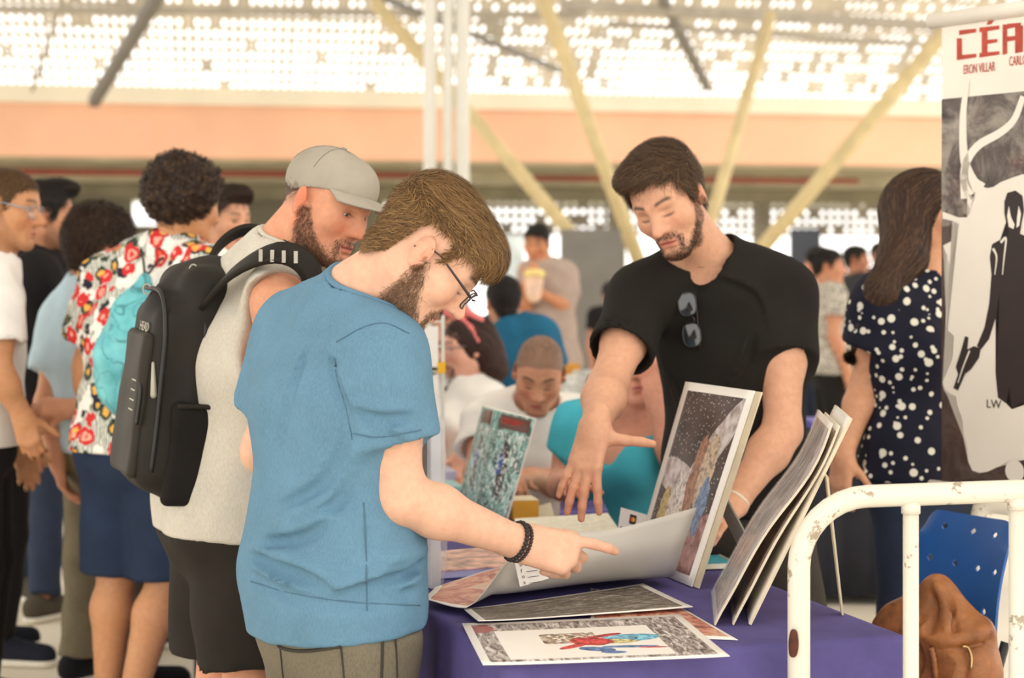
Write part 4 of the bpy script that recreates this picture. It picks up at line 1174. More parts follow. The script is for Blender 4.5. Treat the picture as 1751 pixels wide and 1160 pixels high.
for i in range(9):
    a = c0+Mx[0]*.05+Mx[1]*(-.02+i*.0115)+V3(0, 0, .009)
    MB().tube([a+V3(.007*math.cos(t), 0, .010*math.sin(t)) for t in np.linspace(0, 5.6, 9)], .0011, 4).build('coil', m_steel, nb)
# price card with payment marks
pc = empty('price_card', T(1085, 915)); tag(pc, 'small white price card with payment logos beside the starry print', 'card')
p0, p1, p2, p3 = W(1062, 868, 4.30), W(1113, 883, 4.22), W(1106, 935, 4.22), W(1053, 930, 4.30)
link('card', raw_mesh('c', *sheet_vf(quad_grid(p0, p1, p2, p3, 3, 3), .0012), smooth=False), m_paper, pc)
cu_, cv_ = nrm(p1-p0), nrm(p0-p3); cn = nrm(np.cross(cu_, cv_)); cn = cn if cn[1] < 0 else -cn
def cpt(a, b, o=.0012): return p0+(p1-p0)*a+(p3-p0)*b+cn*o
def disc_vf(c, r, u, v, n=20): return np.array([c+r*(math.cos(t)*u+math.sin(t)*v) for t in np.linspace(0, 2*math.pi, n, endpoint=False)]+[c]), [(i, (i+1) % n, n) for i in range(n)]
MB().add((np.array([cpt(.34, .10), cpt(.56, .10), cpt(.56, .36), cpt(.34, .36)]), [(0, 1, 2, 3)])).build('logo_patch', m_ink, pc)
MB().add(disc_vf(cpt(.42, .225, .0016), .0055, cu_, cv_)).build('logo_circle', plain('logo_red', (214, 60, 40), .6, .02), pc)
MB().add(disc_vf(cpt(.48, .225, .0019), .0055, cu_, cv_)).build('logo_circle', plain('logo_orange', (238, 170, 40), .6, .02), pc)
put_text('card_lettering', 'VISA', .011, cpt(.64, .36), cu_, cv_, m_ink, pc)
for i in range(3):
    MB().add((np.array([cpt(.08, .50+i*.15), cpt(.62, .50+i*.15), cpt(.62, .55+i*.15), cpt(.08, .55+i*.15)]), [(0, 1, 2, 3)])).build('print_line', m_ink, pc)
# contact card on the lifted sheet
cn0 = W(893, 968, 3.70)
lc = empty('contact_card', cn0); tag(lc, 'small white card of contact icons stuck on the grey sheet under the wrist', 'card')
q0, q1, q2, q3 = W(880, 962, 3.615), W(935, 955, 3.63), W(938, 990, 3.625), W(889, 1004, 3.60)
link('card', raw_mesh('c', *sheet_vf(quad_grid(q0, q1, q2, q3, 3, 3), .001), smooth=False), m_paper, lc)
ku, kv = nrm(q1-q0), nrm(q0-q3); kn_ = nrm(np.cross(ku, kv)); kn_ = kn_ if kn_[1] < 0 else -kn_
for i, (ch, b) in enumerate((('o', .20), ('f', .45), ('o', .68), ('x', .92))):
    p = q0+(q1-q0)*.12+(q3-q0)*b+kn_*.0012; put_text('icon', ch, .011, p, ku, kv, m_inkp, lc)
    MB().add((np.array([p+ku*.012, p+ku*.036, p+ku*.036+kv*.0012, p+ku*.012+kv*.0012]), [(0, 1, 2, 3)])).build('text_line', m_inkp, lc)
# second table's clutter
for i, (px, py, w, d_, h, c, lab) in enumerate(((752, 838, .06, .09, .02, (150, 190, 190), 'pale green book at the far edge behind the wrapped frame'), (744, 818, .06, .08, .03, (196, 196, 224), 'lilac boxed set behind the wrapped frame'), (822, 850, .05, .06, .012, (196, 216, 220), 'pale blue leaflet pile beside the standing teal comic'))):
    p = T(px, py, TZ+.003); o = MB().box(p+V3(0, 0, h/2+.001), (w, d_, h/2), Mx).build('book', plain('bk%d' % i, c, .5, .08, 30), None, p, bevel=.002); tag(o, lab, 'book')
# ------------------------------------------------------------------ barrier, chair, bag, banner
t = NT('worn_white_paint'); co = t.coord()
n1 = t.noise(co, 26, 6, .7); n2 = t.noise(co, 9, 3)
w = t.ramp(t.math('MULTIPLY', n1, t.math('ADD', n2, .52)), [(.64, (228, 222, 206)), (.67, (170, 154, 132))])
w2 = t.ramp(t.noise(co, 30, 6, .75), [(.735, (0, 0, 0)), (.75, (255, 255, 255))])
t.base(t.mix(w2, w, (96, 66, 52))); t.bump(n1, .2, .001); m_barr = t.set(rough=.42, spec=.45)
m_rust = plain('rust', (84, 44, 34), .9, .2, 60)
D0 = 3.17
def bp(px, py, d=D0): return W(px, py, d)
bar = empty('crowd_barrier', V3(*bp(1366, 900)[:2], 0)); tag(bar, 'chipped white crowd barrier in front of the purple table', 'barrier')
zt0 = bp(1480, 853)[2]; ux = nrm(V3(.995, .05, .028))
c0 = bp(1366, 960); x0 = c0[:2]; R = .125
pts = [V3(x0[0], x0[1], .03), V3(x0[0], x0[1], zt0-R)]
for a in np.linspace(0, math.pi/2, 9)[1:]:
    pts.append(V3(x0[0], x0[1], zt0-R)+ux*R*(1-math.cos(a))+V3(0, 0, R*math.sin(a)))
pts.append(pts[-1]+ux*1.6)
topa = pts[-2]
e_ = pts[-1]; pts += [e_+ux*R*.7+V3(0, 0, -R*.3), e_+ux*R+V3(0, 0, -R), V3(*(e_+ux*R)[:2], .03)]
MB().tube(pts, .0205, 16).build('frame_tube', m_barr, bar, smooth=True)
lowz = .22
MB().tube([V3(x0[0], x0[1], lowz), V3(*(e_+ux*R)[:2], lowz)], .015, 12).build('lower_rail', m_barr, bar, smooth=True)
for i in range(9):
    s = .205+i*.195; p = V3(x0[0], x0[1], 0)+ux*s; zt = topa[2]+ux[2]*(s-R)
    if s > 1.65: break
    MB().tube([V3(p[0], p[1], lowz), V3(p[0], p[1], zt)], .0145, 12).build('upright_bar', m_barr, bar, smooth=True)
    MB().tube([V3(p[0], p[1], zt-.034), V3(p[0], p[1], zt-.012)], .0175, 12).build('weld', m_barr, bar, smooth=True)
for s in (0, 1): 
    q = V3(x0[0], x0[1], 0) if s == 0 else V3(*(e_+ux*R)[:2], 0)
    MB().tube([q+V3(0, -.25, .015), q+V3(0, .25, .015)], .015, 10).build('foot', m_barr, bar, smooth=True)
S = SDF(); cc = bp(1356, 1098, D0-.0215); S.rc(cc+V3(.001, 0, .018), cc+V3(-.001, 0, -.022), .004, .0035); S.el(cc+V3(.002, .001, -.005), (.0045, .003, .012)); sdf_obj('rust_slot', S, .0018, m_rust, bar, pad=.006)
# second barrier further back: a rail behind the chair
b2 = empty('crowd_barrier', V3(*W(1700, 880, 4.6)[:2], 0)); tag(b2, 'white crowd barrier standing behind the blue chair', 'barrier')
a, b = W(1630, 858, 4.6), W(1990, 900, 4.4)
pts = [V3(a[0]-.13, a[1]+.02, .02), V3(a[0]-.13, a[1]+.02, a[2]-.12), V3(a[0]-.095, a[1]+.015, a[2]-.035), a, b, b+V3(.06, 0, -.03), b+V3(.09, 0, -.1), V3(b[0]+.09, b[1], .02)]
pts = [V3(*W(1668, 858, 4.6)[:2], .02), W(1668, 900, 4.6), W(1674, 872, 4.6), W(1700, 866, 4.6), b, b+V3(.06, 0, -.03), b+V3(.09, 0, -.1), V3(b[0]+.09, b[1], .02)]
MB().tube(pts, .02, 12).build('frame_tube', m_barr, b2, smooth=True)
for i in (1, 2): p = lerp(pts[3], b, i/3); MB().tube([V3(p[0], p[1], .1), p], .013, 10).build('upright_bar', m_barr, b2, smooth=True)

def WC(px, py, d): return W(px, py, d*1.08)
def WB(px, py, d): return W(px, py, d*1.055)
# blue plastic chair ----------------------------------------------------------
m_bluep = plain('blue_plastic', (30, 92, 168), .38, .04, 8, spec=.5)
m_blk = plain('black_steel', (34, 32, 32), .45, .05)
cbase = WC(1640, 1000, 3.95); ch = empty('plastic_chair', V3(cbase[0], cbase[1], 0)); tag(ch, 'blue plastic chair with diamond holes holding the brown bag', 'chair')
TLc, TRc, BRc, BLc = WC(1583, 868, 4.12), WC(1738, 893, 3.80), WC(1702, 1142, 3.72), WC(1560, 1090, 4.04)
nr, nc = 36, 28
g = quad_grid(TLc, TRc, BRc, BLc, nr, nc); nn = nrm(np.cross(TRc-TLc, BLc-TLc)); nn = nn if nn[1] < 0 else -nn
ii, jj = np.meshgrid(np.linspace(0, 1, nr), np.linspace(-1, 1, nc), indexing='ij')
g = g+(nn*(-.020))[None, None]*(1-jj**2)[..., None]+nn[None, None]*(.018*np.sin(ii*3.1))[..., None]
# rounded top corners
g[..., 2] -= (.045*np.clip((np.abs(jj)-.72)/.28, 0, 1)**2)*np.clip(1-ii*5, 0, 1)
holes = [(4, 6), (4, 14), (4, 21), (13, 4), (13, 11), (13, 18), (13, 24), (23, 16), (23, 22), (24, 8)]
Vv, F = sheet_vf(g, .006); F = list(F); hs = set()
bm = bmesh.new(); vv = [bm.verts.new(p) for p in Vv]; o_ = nr*nc
def fade(i, j): return any(abs(i+.5-a)+abs(j+.5-b) < 1.1 for a, b in holes)
def mk(ids):
    try: bm.faces.new([vv[k] for k in ids])
    except ValueError: pass
sel = np.zeros((nr-1, nc-1), bool)
for i in range(nr-1):
    for j in range(nc-1):
        sel[i, j] = any((i in (a-1, a)) and (j in (b-1, b)) for a, b in holes)
# diamond: move the middle rim vertices of each 2x2 hole inwards
for a, b in holes:
    for (di, dj) in ((-1, -1), (-1, 1), (1, -1), (1, 1)):
        for o in (0, o_):
            k = (a+di)*nc+b+dj; c = a*nc+b
            vv[k+o].co = vv[k+o].co.lerp(vv[c+o].co, .42)
for i in range(nr-1):
    for j in range(nc-1):
        if sel[i, j]: continue
        A, B, C_, D_ = i*nc+j, (i+1)*nc+j, (i+1)*nc+j+1, i*nc+j+1
        mk((A, B, C_, D_)); mk((o_+D_, o_+C_, o_+B_ if False else o_+B, o_+A))
for e in [e for e in bm.edges if e.is_boundary]:
    pass
bm.edges.ensure_lookup_table()
idx = {v: k for k, v in enumerate(vv)}
for e in [e for e in list(bm.edges) if e.is_boundary]:
    a, b = idx[e.verts[0]], idx[e.verts[1]]
    if a < o_ and b < o_: mk((a, b, b+o_, a+o_))
bmesh.ops.delete(bm, geom=[v for v in bm.verts if not v.link_faces], context='VERTS')
bmesh.ops.recalc_face_normals(bm, faces=bm.faces)
me = bpy.data.meshes.new('backrest'); bm.to_mesh(me); bm.free(); me.polygons.foreach_set('use_smooth', np.ones(len(me.polygons), bool))
ob = link('backrest', me, m_bluep, ch); md = ob.modifiers.new('es', 'EDGE_SPLIT'); md.split_angle = .7
sf = nrm(V3(nn[0], nn[1], 0)); sr = nrm(V3(*(TRc-TLc)[:2], 0)); sc_ = (BLc+BRc)/2+sf*.21; sc_[2] = .47
S = SDF(); S.bx(sc_, (.20, .21, .016), np.array([sr, sf, V3(0, 0, 1)]), .014); S.fn(lambda X, F: -.010*np.cos((dotv((X[0]-sc_[0], X[1]-sc_[1], X[2]-sc_[2]), sr))*7), 'disp')
sdf_obj('seat', S, .010, m_bluep, ch)
for a in (1, -1):
    q = sc_+sr*.17*a; fr_, bk_ = q+sf*.17, q-sf*.17
    MB().tube([V3(*(fr_+sf*.03+sr*a*.02)[:2], .005), V3(*fr_[:2], .445)], .011, 8).build('leg', m_blk, ch, smooth=True)
    MB().tube([V3(*(bk_-sf*.05+sr*a*.02)[:2], .005), V3(*bk_[:2], .445)], .011, 8).build('leg', m_blk, ch, smooth=True)
    top = lerp(BRc if a == (1 if (BRc-BLc)@sr > 0 else -1) else BLc, TRc if a == 1 else TLc, .18)-nn*.006
    MB().tube([V3(*bk_[:2], .445), V3(*(bk_-sf*.03)[:2], .47), top-nn*.012], .011, 8).build('back_post', m_blk, ch, smooth=True)
# brown leather bag on the seat
t = NT('tan_leather'); co = t.coord(); t.base(t.ramp(t.noise(co, 14, 5, .6), [(.3, (112, 66, 32)), (.7, (176, 112, 62))])); t.bump(t.math('ADD', t.noise(co, 26, 4, .6, 1.2), t.math('MULTIPLY', t.noise(co, 260, 2), .2)), .5, .006); m_lea = t.set(rough=.42, spec=.45)
bgc = WB(1606, 1095, 3.78); bag = empty('handbag', V3(bgc[0], bgc[1], .49)); tag(bag, 'slouchy tan leather handbag resting on the blue chair', 'bag')
S = SDF(); zb = .495
S.rc(WB(1548, 1090, 3.87), WB(1640, 1120, 3.76), .070, .075, .06); S.rc(WB(1552, 1150, 3.86), WB(1645, 1160, 3.75), .085, .085, .05)
S.rc(WB(1602, 1012, 3.80), WB(1548, 1068, 3.86), .020, .055, .05); S.rc(WB(1606, 1012, 3.80), WB(1652, 1080, 3.77), .020, .050, .05); S.rc(WB(1604, 1010, 3.80), WB(1600, 1080, 3.78), .020, .075, .05)
S.rc(WB(1655, 1085, 3.75), WB(1684, 1080, 3.73), .035, .018, .03)
base_ = SDF(); base_.ops = list(S.ops)
for ln in ([(1604, 1010), (1594, 1050), (1588, 1092)], [(1610, 1012), (1626, 1050), (1634, 1088)], [(1600, 1020), (1570, 1055), (1545, 1085)], [(1600, 1105), (1640, 1108), (1680, 1098)], [(1560, 1100), (1575, 1130), (1572, 1160)], [(1640, 1115), (1650, 1140), (1646, 1165)]):
    P = catmull([base_.hit(x_, y_, 3.4, 4.7) for x_, y_ in ln], 8)
    for i in range(7): S.rc(P[i]-V3(0, .004, 0), P[i+1]-V3(0, .004, 0), .007, .007, .012, True)
for ln in ([(1588, 1094), (1620, 1096), (1660, 1088), (1690, 1076)], [(1600, 1000), (1612, 1030), (1618, 1075)]):
    P = catmull([base_.hit(x_, y_, 3.4, 4.7) for x_, y_ in ln], 10)
    for i in range(9): S.rc(P[i], P[i+1], .009, .009, .012)
S.fn(lambda X, F: .005*wav(X, 4, 30)-.006*creases(X, 70, 45), 'disp'); S.cut(V3(0, 0, zb), (0, 0, -1))
sdf_obj('body', S, .0055, m_lea, bag, smooth=1)
zp = [base_.hit(x_, y_, 3.4, 4.7, .008) for x_, y_ in ((1645, 1106), (1655, 1108), (1661, 1125), (1660, 1145))]
MB().tube(catmull(zp, 12), .0032, 8).build('zip_pull', plain('brass', (190, 160, 110), .3, .05, metal=.9), bag, smooth=True)
tp_ = [base_.hit(x_, y_, 3.4, 4.7, .010) for x_, y_ in ((1592, 1108), (1597, 1130), (1600, 1160))]
MB().tube(catmull(tp_, 12), [.006, .008, .006, .008, .006, .008, .006, .008, .006, .008, .006, .008], 8).build('tassel', m_lea, bag, smooth=True)

# hanging banner ---------------------------------------------------------------
bd = nrm(V3(.50, -.866, 0)) ; bd = nrm(V3(.62, -.78, 0))
A0 = W(1611, 820, 4.55); zb_, zt_ = W(0, 832, 4.55)[2], W(0, 42, 4.55)[2]
BWD = .62
def bq(u, z, o=0.0):
    n_ = nrm(V3(bd[1], -bd[0], 0)); n_ = n_ if n_[1] < 0 else -n_
    return V3(A0[0], A0[1], 0)+bd*u*BWD+V3(0, 0, zb_+(zt_-zb_)*z)+n_*o
bnr = empty('hanging_banner', bq(.5, 0)); tag(bnr, 'hanging banner with a white head silhouette and an armed man in a suit', 'banner')
m_bw = plain('banner_white', (234, 226, 212), .6, .02, 5)
t = NT('banner_art'); co = t.coord(); 
n = t.noise(co, 9, 6, .7, .6); img = t.ramp(n, [(.32, (52, 44, 42)), (.46, (98, 88, 82)), (.56, (140, 130, 120)), (.68, (170, 160, 146))])
sp = t.n('ShaderNodeSeparateXYZ'); t.l(co, sp.inputs[0])
low = t.math('LESS_THAN', t.math('ADD', sp.outputs[2], t.math('MULTIPLY', t.noise(co, 5, 4), .5)), .95)
img = t.mix(t.math('MULTIPLY', low, .75), img, (62, 38, 32)); img = t.mix(t.math('MULTIPLY', t.ramp(t.noise(co, 7, 3), [(.55, (0, 0, 0)), (.75, (255, 255, 255))]), .5), img, (120, 52, 46)); t.base(img); m_bart = t.set(rough=.6)
def bquad(name, u0, u1, z0, z1, mat, o=0.0, thick=.0015):
    g = quad_grid(bq(u0, z1, o), bq(u1, z1, o), bq(u1, z0, o), bq(u0, z0, o), 3, 3); return link(name, raw_mesh(name, *sheet_vf(g, thick), smooth=False), mat, bnr)
bquad('canvas', 0, 1, 0, 1, m_bw)
bquad('art_field', .0, 1, .0, .838, m_bart, .0015)
MB().tube([bq(-.06, 1.01), bq(1.06, 1.01)], .020, 14).build('top_rod', m_bw, bnr, smooth=True)
MB().tube([bq(-.06, 0), bq(1.06, 0)], .014, 14).build('bottom_rod', m_bw, bnr, smooth=True)
MB().tube([bq(.03, 1.02), bq(.5, 1.24), bq(.97, 1.02)], .002, 6).build('cord', m_bw, bnr)
def poly(name, pts, mat, o, th=.0008):
    """flat printed shape given in banner coordinates"""
    bm = bmesh.new(); f = bm.faces.new([bm.verts.new(bq(u, z, o)) for u, z in pts]); bmesh.ops.triangulate(bm, faces=[f]); me = bpy.data.meshes.new(name); bm.to_mesh(me); bm.free(); return link(name, me, mat, bnr)
def stroke(name, pts, w0, w1, mat, o):
    P = np.array([list(p) for p in catmull([V3(a, b, 0) for a, b in pts], 24)])[:, :2]; asp = (zt_-zb_)/BWD; L, Rr = [], []
    for i in range(len(P)):
        d = P[min(i+1, len(P)-1)]-P[max(i-1, 0)]; d = np.array([d[0], d[1]*asp]); d = d/np.linalg.norm(d); nv = np.array([-d[1], d[0]/asp]); w_ = w0+(w1-w0)*i/(len(P)-1); L.append(P[i]+nv*w_); Rr.append(P[i]-nv*w_)
    Vv = [bq(*p, o) for p in L]+[bq(*p, o) for p in Rr]; n_ = len(P)
    return MB().add((np.array(Vv), [(i, i+1, n_+i+1, n_+i) for i in range(n_-1)])).build(name, mat, bnr)
def px2b(px, py):
    """photo pixel -> banner coordinates (plane intersection)"""
    d = V3((px-875.5)/FPX, 1, (HOR-py)/FPX); n_ = nrm(V3(bd[1], -bd[0], 0)); o = V3(A0[0], A0[1], 0)-V3(0, 0, CAMZ); s = (n_@o)/(n_@d); p = V3(0, 0, CAMZ)+d*s
    return ((p-V3(A0[0], A0[1], 0))@bd/BWD, (p[2]-zb_)/(zt_-zb_))
head_px = [(1751, 298), (1735, 303), (1712, 312), (1700, 320), (1690, 322), (1676, 318), (1671, 322), (1668, 340), (1662, 342), (1656, 330), (1655, 345), (1661, 362), (1655, 372), (1640, 372), (1613, 362), (1613, 374), (1630, 378), (1642, 383), (1640, 390), (1630, 412), (1614, 420), (1622, 440), (1627, 460), (1625, 485), (1619, 540), (1618, 560), (1633, 575), (1630, 615), (1613, 655), (1616, 668), (1632, 676), (1637, 680), (1638, 705), (1642, 715), (1648, 720), (1649, 750), (1655, 758), (1657, 790), (1664, 805), (1676, 809), (1690, 807), (1705, 800), (1722, 790), (1740, 787), (1751, 787), (1790, 792), (1815, 770), (1840, 640), (1855, 480), (1835, 370), (1790, 310)]
poly('head_silhouette', [px2b(*p) for p in head_px], m_bw, .0034)
for pts, w0, w1 in (([(1655, 137), (1648, 200), (1650, 270), (1664, 310), (1680, 325)], .012, .030), ([(1751, 165), (1735, 205), (1710, 228), (1675, 248), (1655, 275), (1650, 305), (1660, 335)], .014, .022), ([(1655, 275), (1649, 300), (1650, 340)], .012, .018)):
    stroke('nerve_stroke', [px2b(*p) for p in pts], w0, w1, m_bw, .0030)
m_bk = plain('banner_black', (46, 34, 32), .6, .05)
suit = [(1724, 330), (1719, 345), (1719, 365), (1722, 380), (1726, 395), (1727, 402), (1712, 410), (1698, 418), (1694, 440), (1697, 470), (1693, 520), (1685, 560), (1672, 592), (1679, 598), (1693, 580), (1704, 545), (1711, 500), (1706, 560), (1708, 600), (1704, 640), (1708, 680), (1722, 690), (1728, 660), (1732, 700), (1745, 690), (1760, 690), (1768, 600), (1768, 540), (1785, 590), (1790, 520), (1786, 420), (1766, 408), (1746, 400), (1749, 380), (1753, 360), (1750, 335), (1738, 326)]
poly('suit_figure', [px2b(*p) for p in suit], m_bk, .0042)
poly('lit_cheek', [px2b(*p) for p in ((1727, 352), (1731, 372), (1737, 384), (1735, 392), (1727, 388), (1724, 370))], m_bw, .0048)
poly('lit_cheek', [px2b(*p) for p in ((1744, 352), (1748, 366), (1745, 386), (1740, 390), (1741, 372))], m_bw, .0048)
for q in ([(1713, 415), (1722, 408), (1719, 440), (1716, 470)], [(1700, 425), (1706, 440), (1703, 470)]): stroke('jacket_highlight', [px2b(*p) for p in q], .006, .002, m_bw, .0048)
poly('pistol', [px2b(*p) for p in ((1667, 592), (1679, 596), (1676, 612), (1662, 632), (1652, 640), (1640, 668), (1632, 664), (1640, 640), (1636, 628), (1645, 600), (1652, 575), (1658, 577), (1656, 598))], m_bk, .0046)
stroke('pistol_highlight', [px2b(*p) for p in ((1660, 600), (1650, 625), (1640, 655))], .004, .002, m_bw, .0050)
MB().add(disc_vf(bq(*px2b(1737, 806), .0048), .028, bd, V3(0, 0, 1))).build('badge', m_bw, bnr)
m_title = plain('title_red', (176, 62, 44), .6, .08, 30)
u0, z0 = px2b(1637, 103); LH = .076/(zt_-zb_); LWd = .060/BWD; gp = .010/BWD
# stencil letters: strokes as rectangles in a unit box
GL = {'C': [(.0, .0, 1, .16), (.12, .84, 1, 1), (.0, .0, .26, .74)], 'E': [(.0, .0, 1, .15), (.0, .84, 1, 1), (.12, .0, .40, 1), (.30, .42, .90, .56)], 'R': [(.0, .0, .22, 1), (.22, .84, .9, 1), (.22, .42, 1, .58), (.62, .0, 1, .9)], 'B': [(.0, .0, .26, 1), (.2, .84, .9, 1), (.2, .42, .95, .56), (.2, .0, .95, .16), (.72, .1, 1, .9)], 'O': [(.0, .0, .26, 1), (.74, .0, 1, 1), (.2, .84, .8, 1), (.2, .0, .8, .16)]}
for i, ch_ in enumerate('CEREBRO'):
    uu = u0+i*(LWd+gp); m_ = MB()
    for k_, (a0, b0, a1, b1) in enumerate(GL[ch_]):
        o1 = .0024+k_*.0001; m_.add((np.array([bq(uu+LWd*a0, z0+LH*b0, o1), bq(uu+LWd*a1, z0+LH*(b0+.02), o1), bq(uu+LWd*a1, z0+LH*(b1-.02), o1), bq(uu+LWd*a0, z0+LH*b1, o1)]), [(0, 1, 2, 3)]))
    if i == 1: m_.add((np.array([bq(uu+LWd*.35, z0+LH*1.06, .0024), bq(uu+LWd*.6, z0+LH*1.06, .0024), bq(uu+LWd*.8, z0+LH*1.24, .0024), bq(uu+LWd*.5, z0+LH*1.24, .0024)]), [(0, 1, 2, 3)]))
    m_.build('title_letter', m_title, bnr)
put_text('credit_lettering', 'ERON VILLAR', .034, bq(*px2b(1648, 127), .0022), bd, V3(0, 0, 1), m_title, bnr, sx=.47)
put_text('credit_lettering', 'CARLOS', .034, bq(*px2b(1726, 113), .0022), bd, V3(0, 0, 1), m_title, bnr, sx=.47)
put_text('initials', 'LW', .03, bq(*px2b(1688, 697), .0048), bd, V3(0, 0, 1), m_bk, bnr)

# far tables and clutter
folding_table(V3(*W(950, 600, 9.2)[:2], 0), .7, 1.1, 'folding table standing beyond the seated people', 'deep purple cloth on the far table below the display boards', 6, (V3(1, 0, 0), V3(0, 1, 0)), group=None)
ZT = TZ+.003
def clutter(px, d, w, dp, h, c, lab, cat='box', name='display_box', z=ZT, y=9.45):
    p = W(px, 500, d); o = MB().box(V3(p[0], d, z+h/2), (w/2, dp/2, h/2)).build(name, plain('cl_%d_%d' % (px, int(h*1000)), c, .6, .15, 30), None, V3(p[0], d, z), bevel=.004); return tag(o, lab, cat)
clutter(972, 9.5, .12, .08, .15, (216, 216, 206), 'white boxed figure standing on the far purple table')
clutter(1010, 9.6, .20, .06, .17, (196, 192, 184), 'pale printed board standing on the far purple table', 'board', 'display_board')
clutter(990, 9.35, .30, .10, .05, (70, 62, 52), 'dark low tray on the far purple table', 'tray', 'tray')
clutter(975, 9.75, .10, .1, .20, (206, 140, 40), 'orange jar behind the white box on the far table', 'jar', 'jar')
# dark cased table on the right, behind the black T-shirt
folding_table(V3(*W(1385, 600, 7.6)[:2], 0), .8, .75, 'folding table beside the woman in polka dots', 'dark cloth on the table behind the polka dot blouse', 8, (V3(1, 0, 0), V3(0, 1, 0)), cloth=fabric('black_cloth', (44, 44, 52), .08))
p = W(1410, 600, 7.9); o = MB().box(V3(p[0]+.1, 7.9, ZT+.02), (.18, .14, .018)).build('folder', plain('violet_cover2', (92, 84, 176), .5, .05), None, V3(p[0]+.1, 7.9, ZT), bevel=.003); tag(o, 'violet folder lying on the dark table', 'folder')
# wire rack of white cards beyond the glasses
rk = empty('wire_rack', V3(*W(742, 700, 5.6)[:2], 0)); tag(rk, 'white wire rack with cards and a yellow tag', 'rack')
x0_, x1_ = W(716, 0, 5.6)[0], W(757, 0, 5.6)[0]
for x in (x0_, x1_): MB().tube([(x, 5.6, TZ+.003), (x, 5.6, 1.30)], .006, 8).build('post', m_white, rk)
for z in np.linspace(.8, 1.28, 7): MB().tube([(x0_, 5.6, z), (x1_, 5.6, z)], .003, 6).build('wire', m_white, rk)
for i, z in enumerate((.82, .98, 1.14)): MB().box((x0_+.035, 5.585, z+.06), (.028, .003, .065)).build('card', m_paper, rk)
q = W(755, 629, 5.58); MB().box(q, (.013, .003, .018)).build('yellow_tag', plain('tag_yellow', (240, 184, 30), .5, .03), rk)
# ------------------------------------------------------------------ the people
FULL_BEARD = lambda r, f, u: np.clip(np.minimum.reduce([(-.030+.55*np.clip(f-.045, 0, .05)*-1-u)/.012, (f+.012)/.012, (.012-0*u), ]) if False else np.clip((-.022-.9*np.clip(f-.03, 0, 1)-u)/.012, 0, 1)*np.clip((f+.016)/.012, 0, 1)*np.clip((u+.128)/.012, 0, 1), 0, 1)
def side_beard(r, f, u):
    """beard: sideburn, jaw, chin and moustache; cheeks and lips free"""
    top = np.interp(f, [-.02, .005, .02, .045, .07, .10], [-.02, .005, -.02, -.058, -.082, -.084])
    a = np.clip((top-u)/.020, 0, 1)*np.clip((f+.014)/.014, 0, 1)*np.clip((u+.132)/.015, 0, 1)
    mo = np.exp(-((u+.0535)/.0055)**2)*np.clip((.030-np.abs(r))/.006, 0, 1)*(f > .072)
    ga = np.exp(-((np.abs(r)-.028)/.006)**2)*np.clip((-.052-u)/.006, 0, 1)*np.clip((u+.10)/.01, 0, 1)*(f > .055)
    lip = np.exp(-((u+.067)/.0095)**4)*np.exp(-(r/.023)**4)*(f > .07)
    return np.clip(np.maximum(np.maximum(a, .8*mo), .9*ga)-lip, 0, 1)
def flow_dir(a): 
    a = np.array(a, float); return lambda q: np.tile(a, (len(q), 1))
def P_in(J, **kw):
    for k, v in kw.items(): J[k] = v
    return J
def set_pel(J, p):
    d = p-J['pel']; 
    for n in ('pel', 'hipR', 'hipL'): J[n] = J[n]+d
    for n in ('knR', 'knL'): J[n] = J[n]+V3(d[0], d[1], d[2]*.55)
    for n in ('anR', 'anL', 'toeR', 'toeL'): J[n] = J[n]+V3(d[0], d[1], 0)
    return J
m_sole_w = plain('white_rubber', (228, 222, 206), .6, .03)
m_shoe_k = fabric('black_canvas', (30, 30, 34), .1)
m_lace = plain('white_lace', (232, 228, 216), .8, .03)

# ============ man in the blue T-shirt =====================================
SK1 = (232, 184, 156)
def W1(px, py, d): return W(px, py, d*.985)
p0_ = W1(574, 955, 3.50)
J = stand(p0_[0], p0_[1], .607, 1.78); set_pel(J, p0_)
P_in(J, chest=W1(572, 700, 3.50), neck=W1(604, 508, 3.48), head=W1(735, 440, 3.40), shR=W1(652, 606, 3.36), shL=W1(506, 570, 3.64), elR=W1(688, 852, 3.36), wrR=W1(893, 930, 3.50),
     elL=W1(450, 772, 3.74), hdR=nrm(V3(.94, .12, -.26)), hnR=nrm(V3(.10, .92, -.38)), curlR=((-.02, .35, .35), (.95, 1.15, .7), (1.1, 1.2, .7), (1.15, 1.2, .7)), thumbdirR=(.75, .35, .62), spreadR=.03)
J['wrL'] = J['elL']+V3(.17, .0, .14); J['hdL'] = nrm(V3(.7, -.15, .5)); J['hnL'] = V3(.3, -.9, -.2)
for n in 'RL':
    for m in ('an', 'toe'): J[m+n] = J[m+n]+V3(-.09, -.02, 0)
H = Head(J['head'], V3(.66, .06, -.75), V3(.75, 0, .66), 1.05)
D1_ = bodydims(1.10); D1_['arm'] = .053
body, BS, BV = build_body('person', J, H, D1_, dict(open_eye=0, nose=1.15), dict(closed=True, brow=(84, 62, 44), beard=side_beard, beard_c=(132, 98, 74), beard_a=.65, lip=(206, 124, 112), red=.10), SK1, 'bearded man in a blue T-shirt lifting a print from the table', hh=.0030, hand_h=.0036, neck_r=.063, fine_arms='R', hand_scale=1.10)
P1 = body
BRN = (116, 87, 54)
def ops1(S, H):
    s = H.sc
    S.el(H.P(0, .045, .080), (.060*s, .058*s, .042*s), H.M, .03*s)      # volume over the forehead
    S.rc(H.P(-.02, .078, .085), H.P(.02, .088, .070), .022*s, .019*s, .02*s)
    S.el(H.P(0, -.045, .062), (.074*s, .086*s, .076*s), H.M, .02*s)
L1 = ([-.13, -.085, -.062, -.050, .010, .018, .024, .032, .060, .080, .13], [-.072, -.076, -.050, .046, .052, .010, .012, .046, .060, .064, .060])
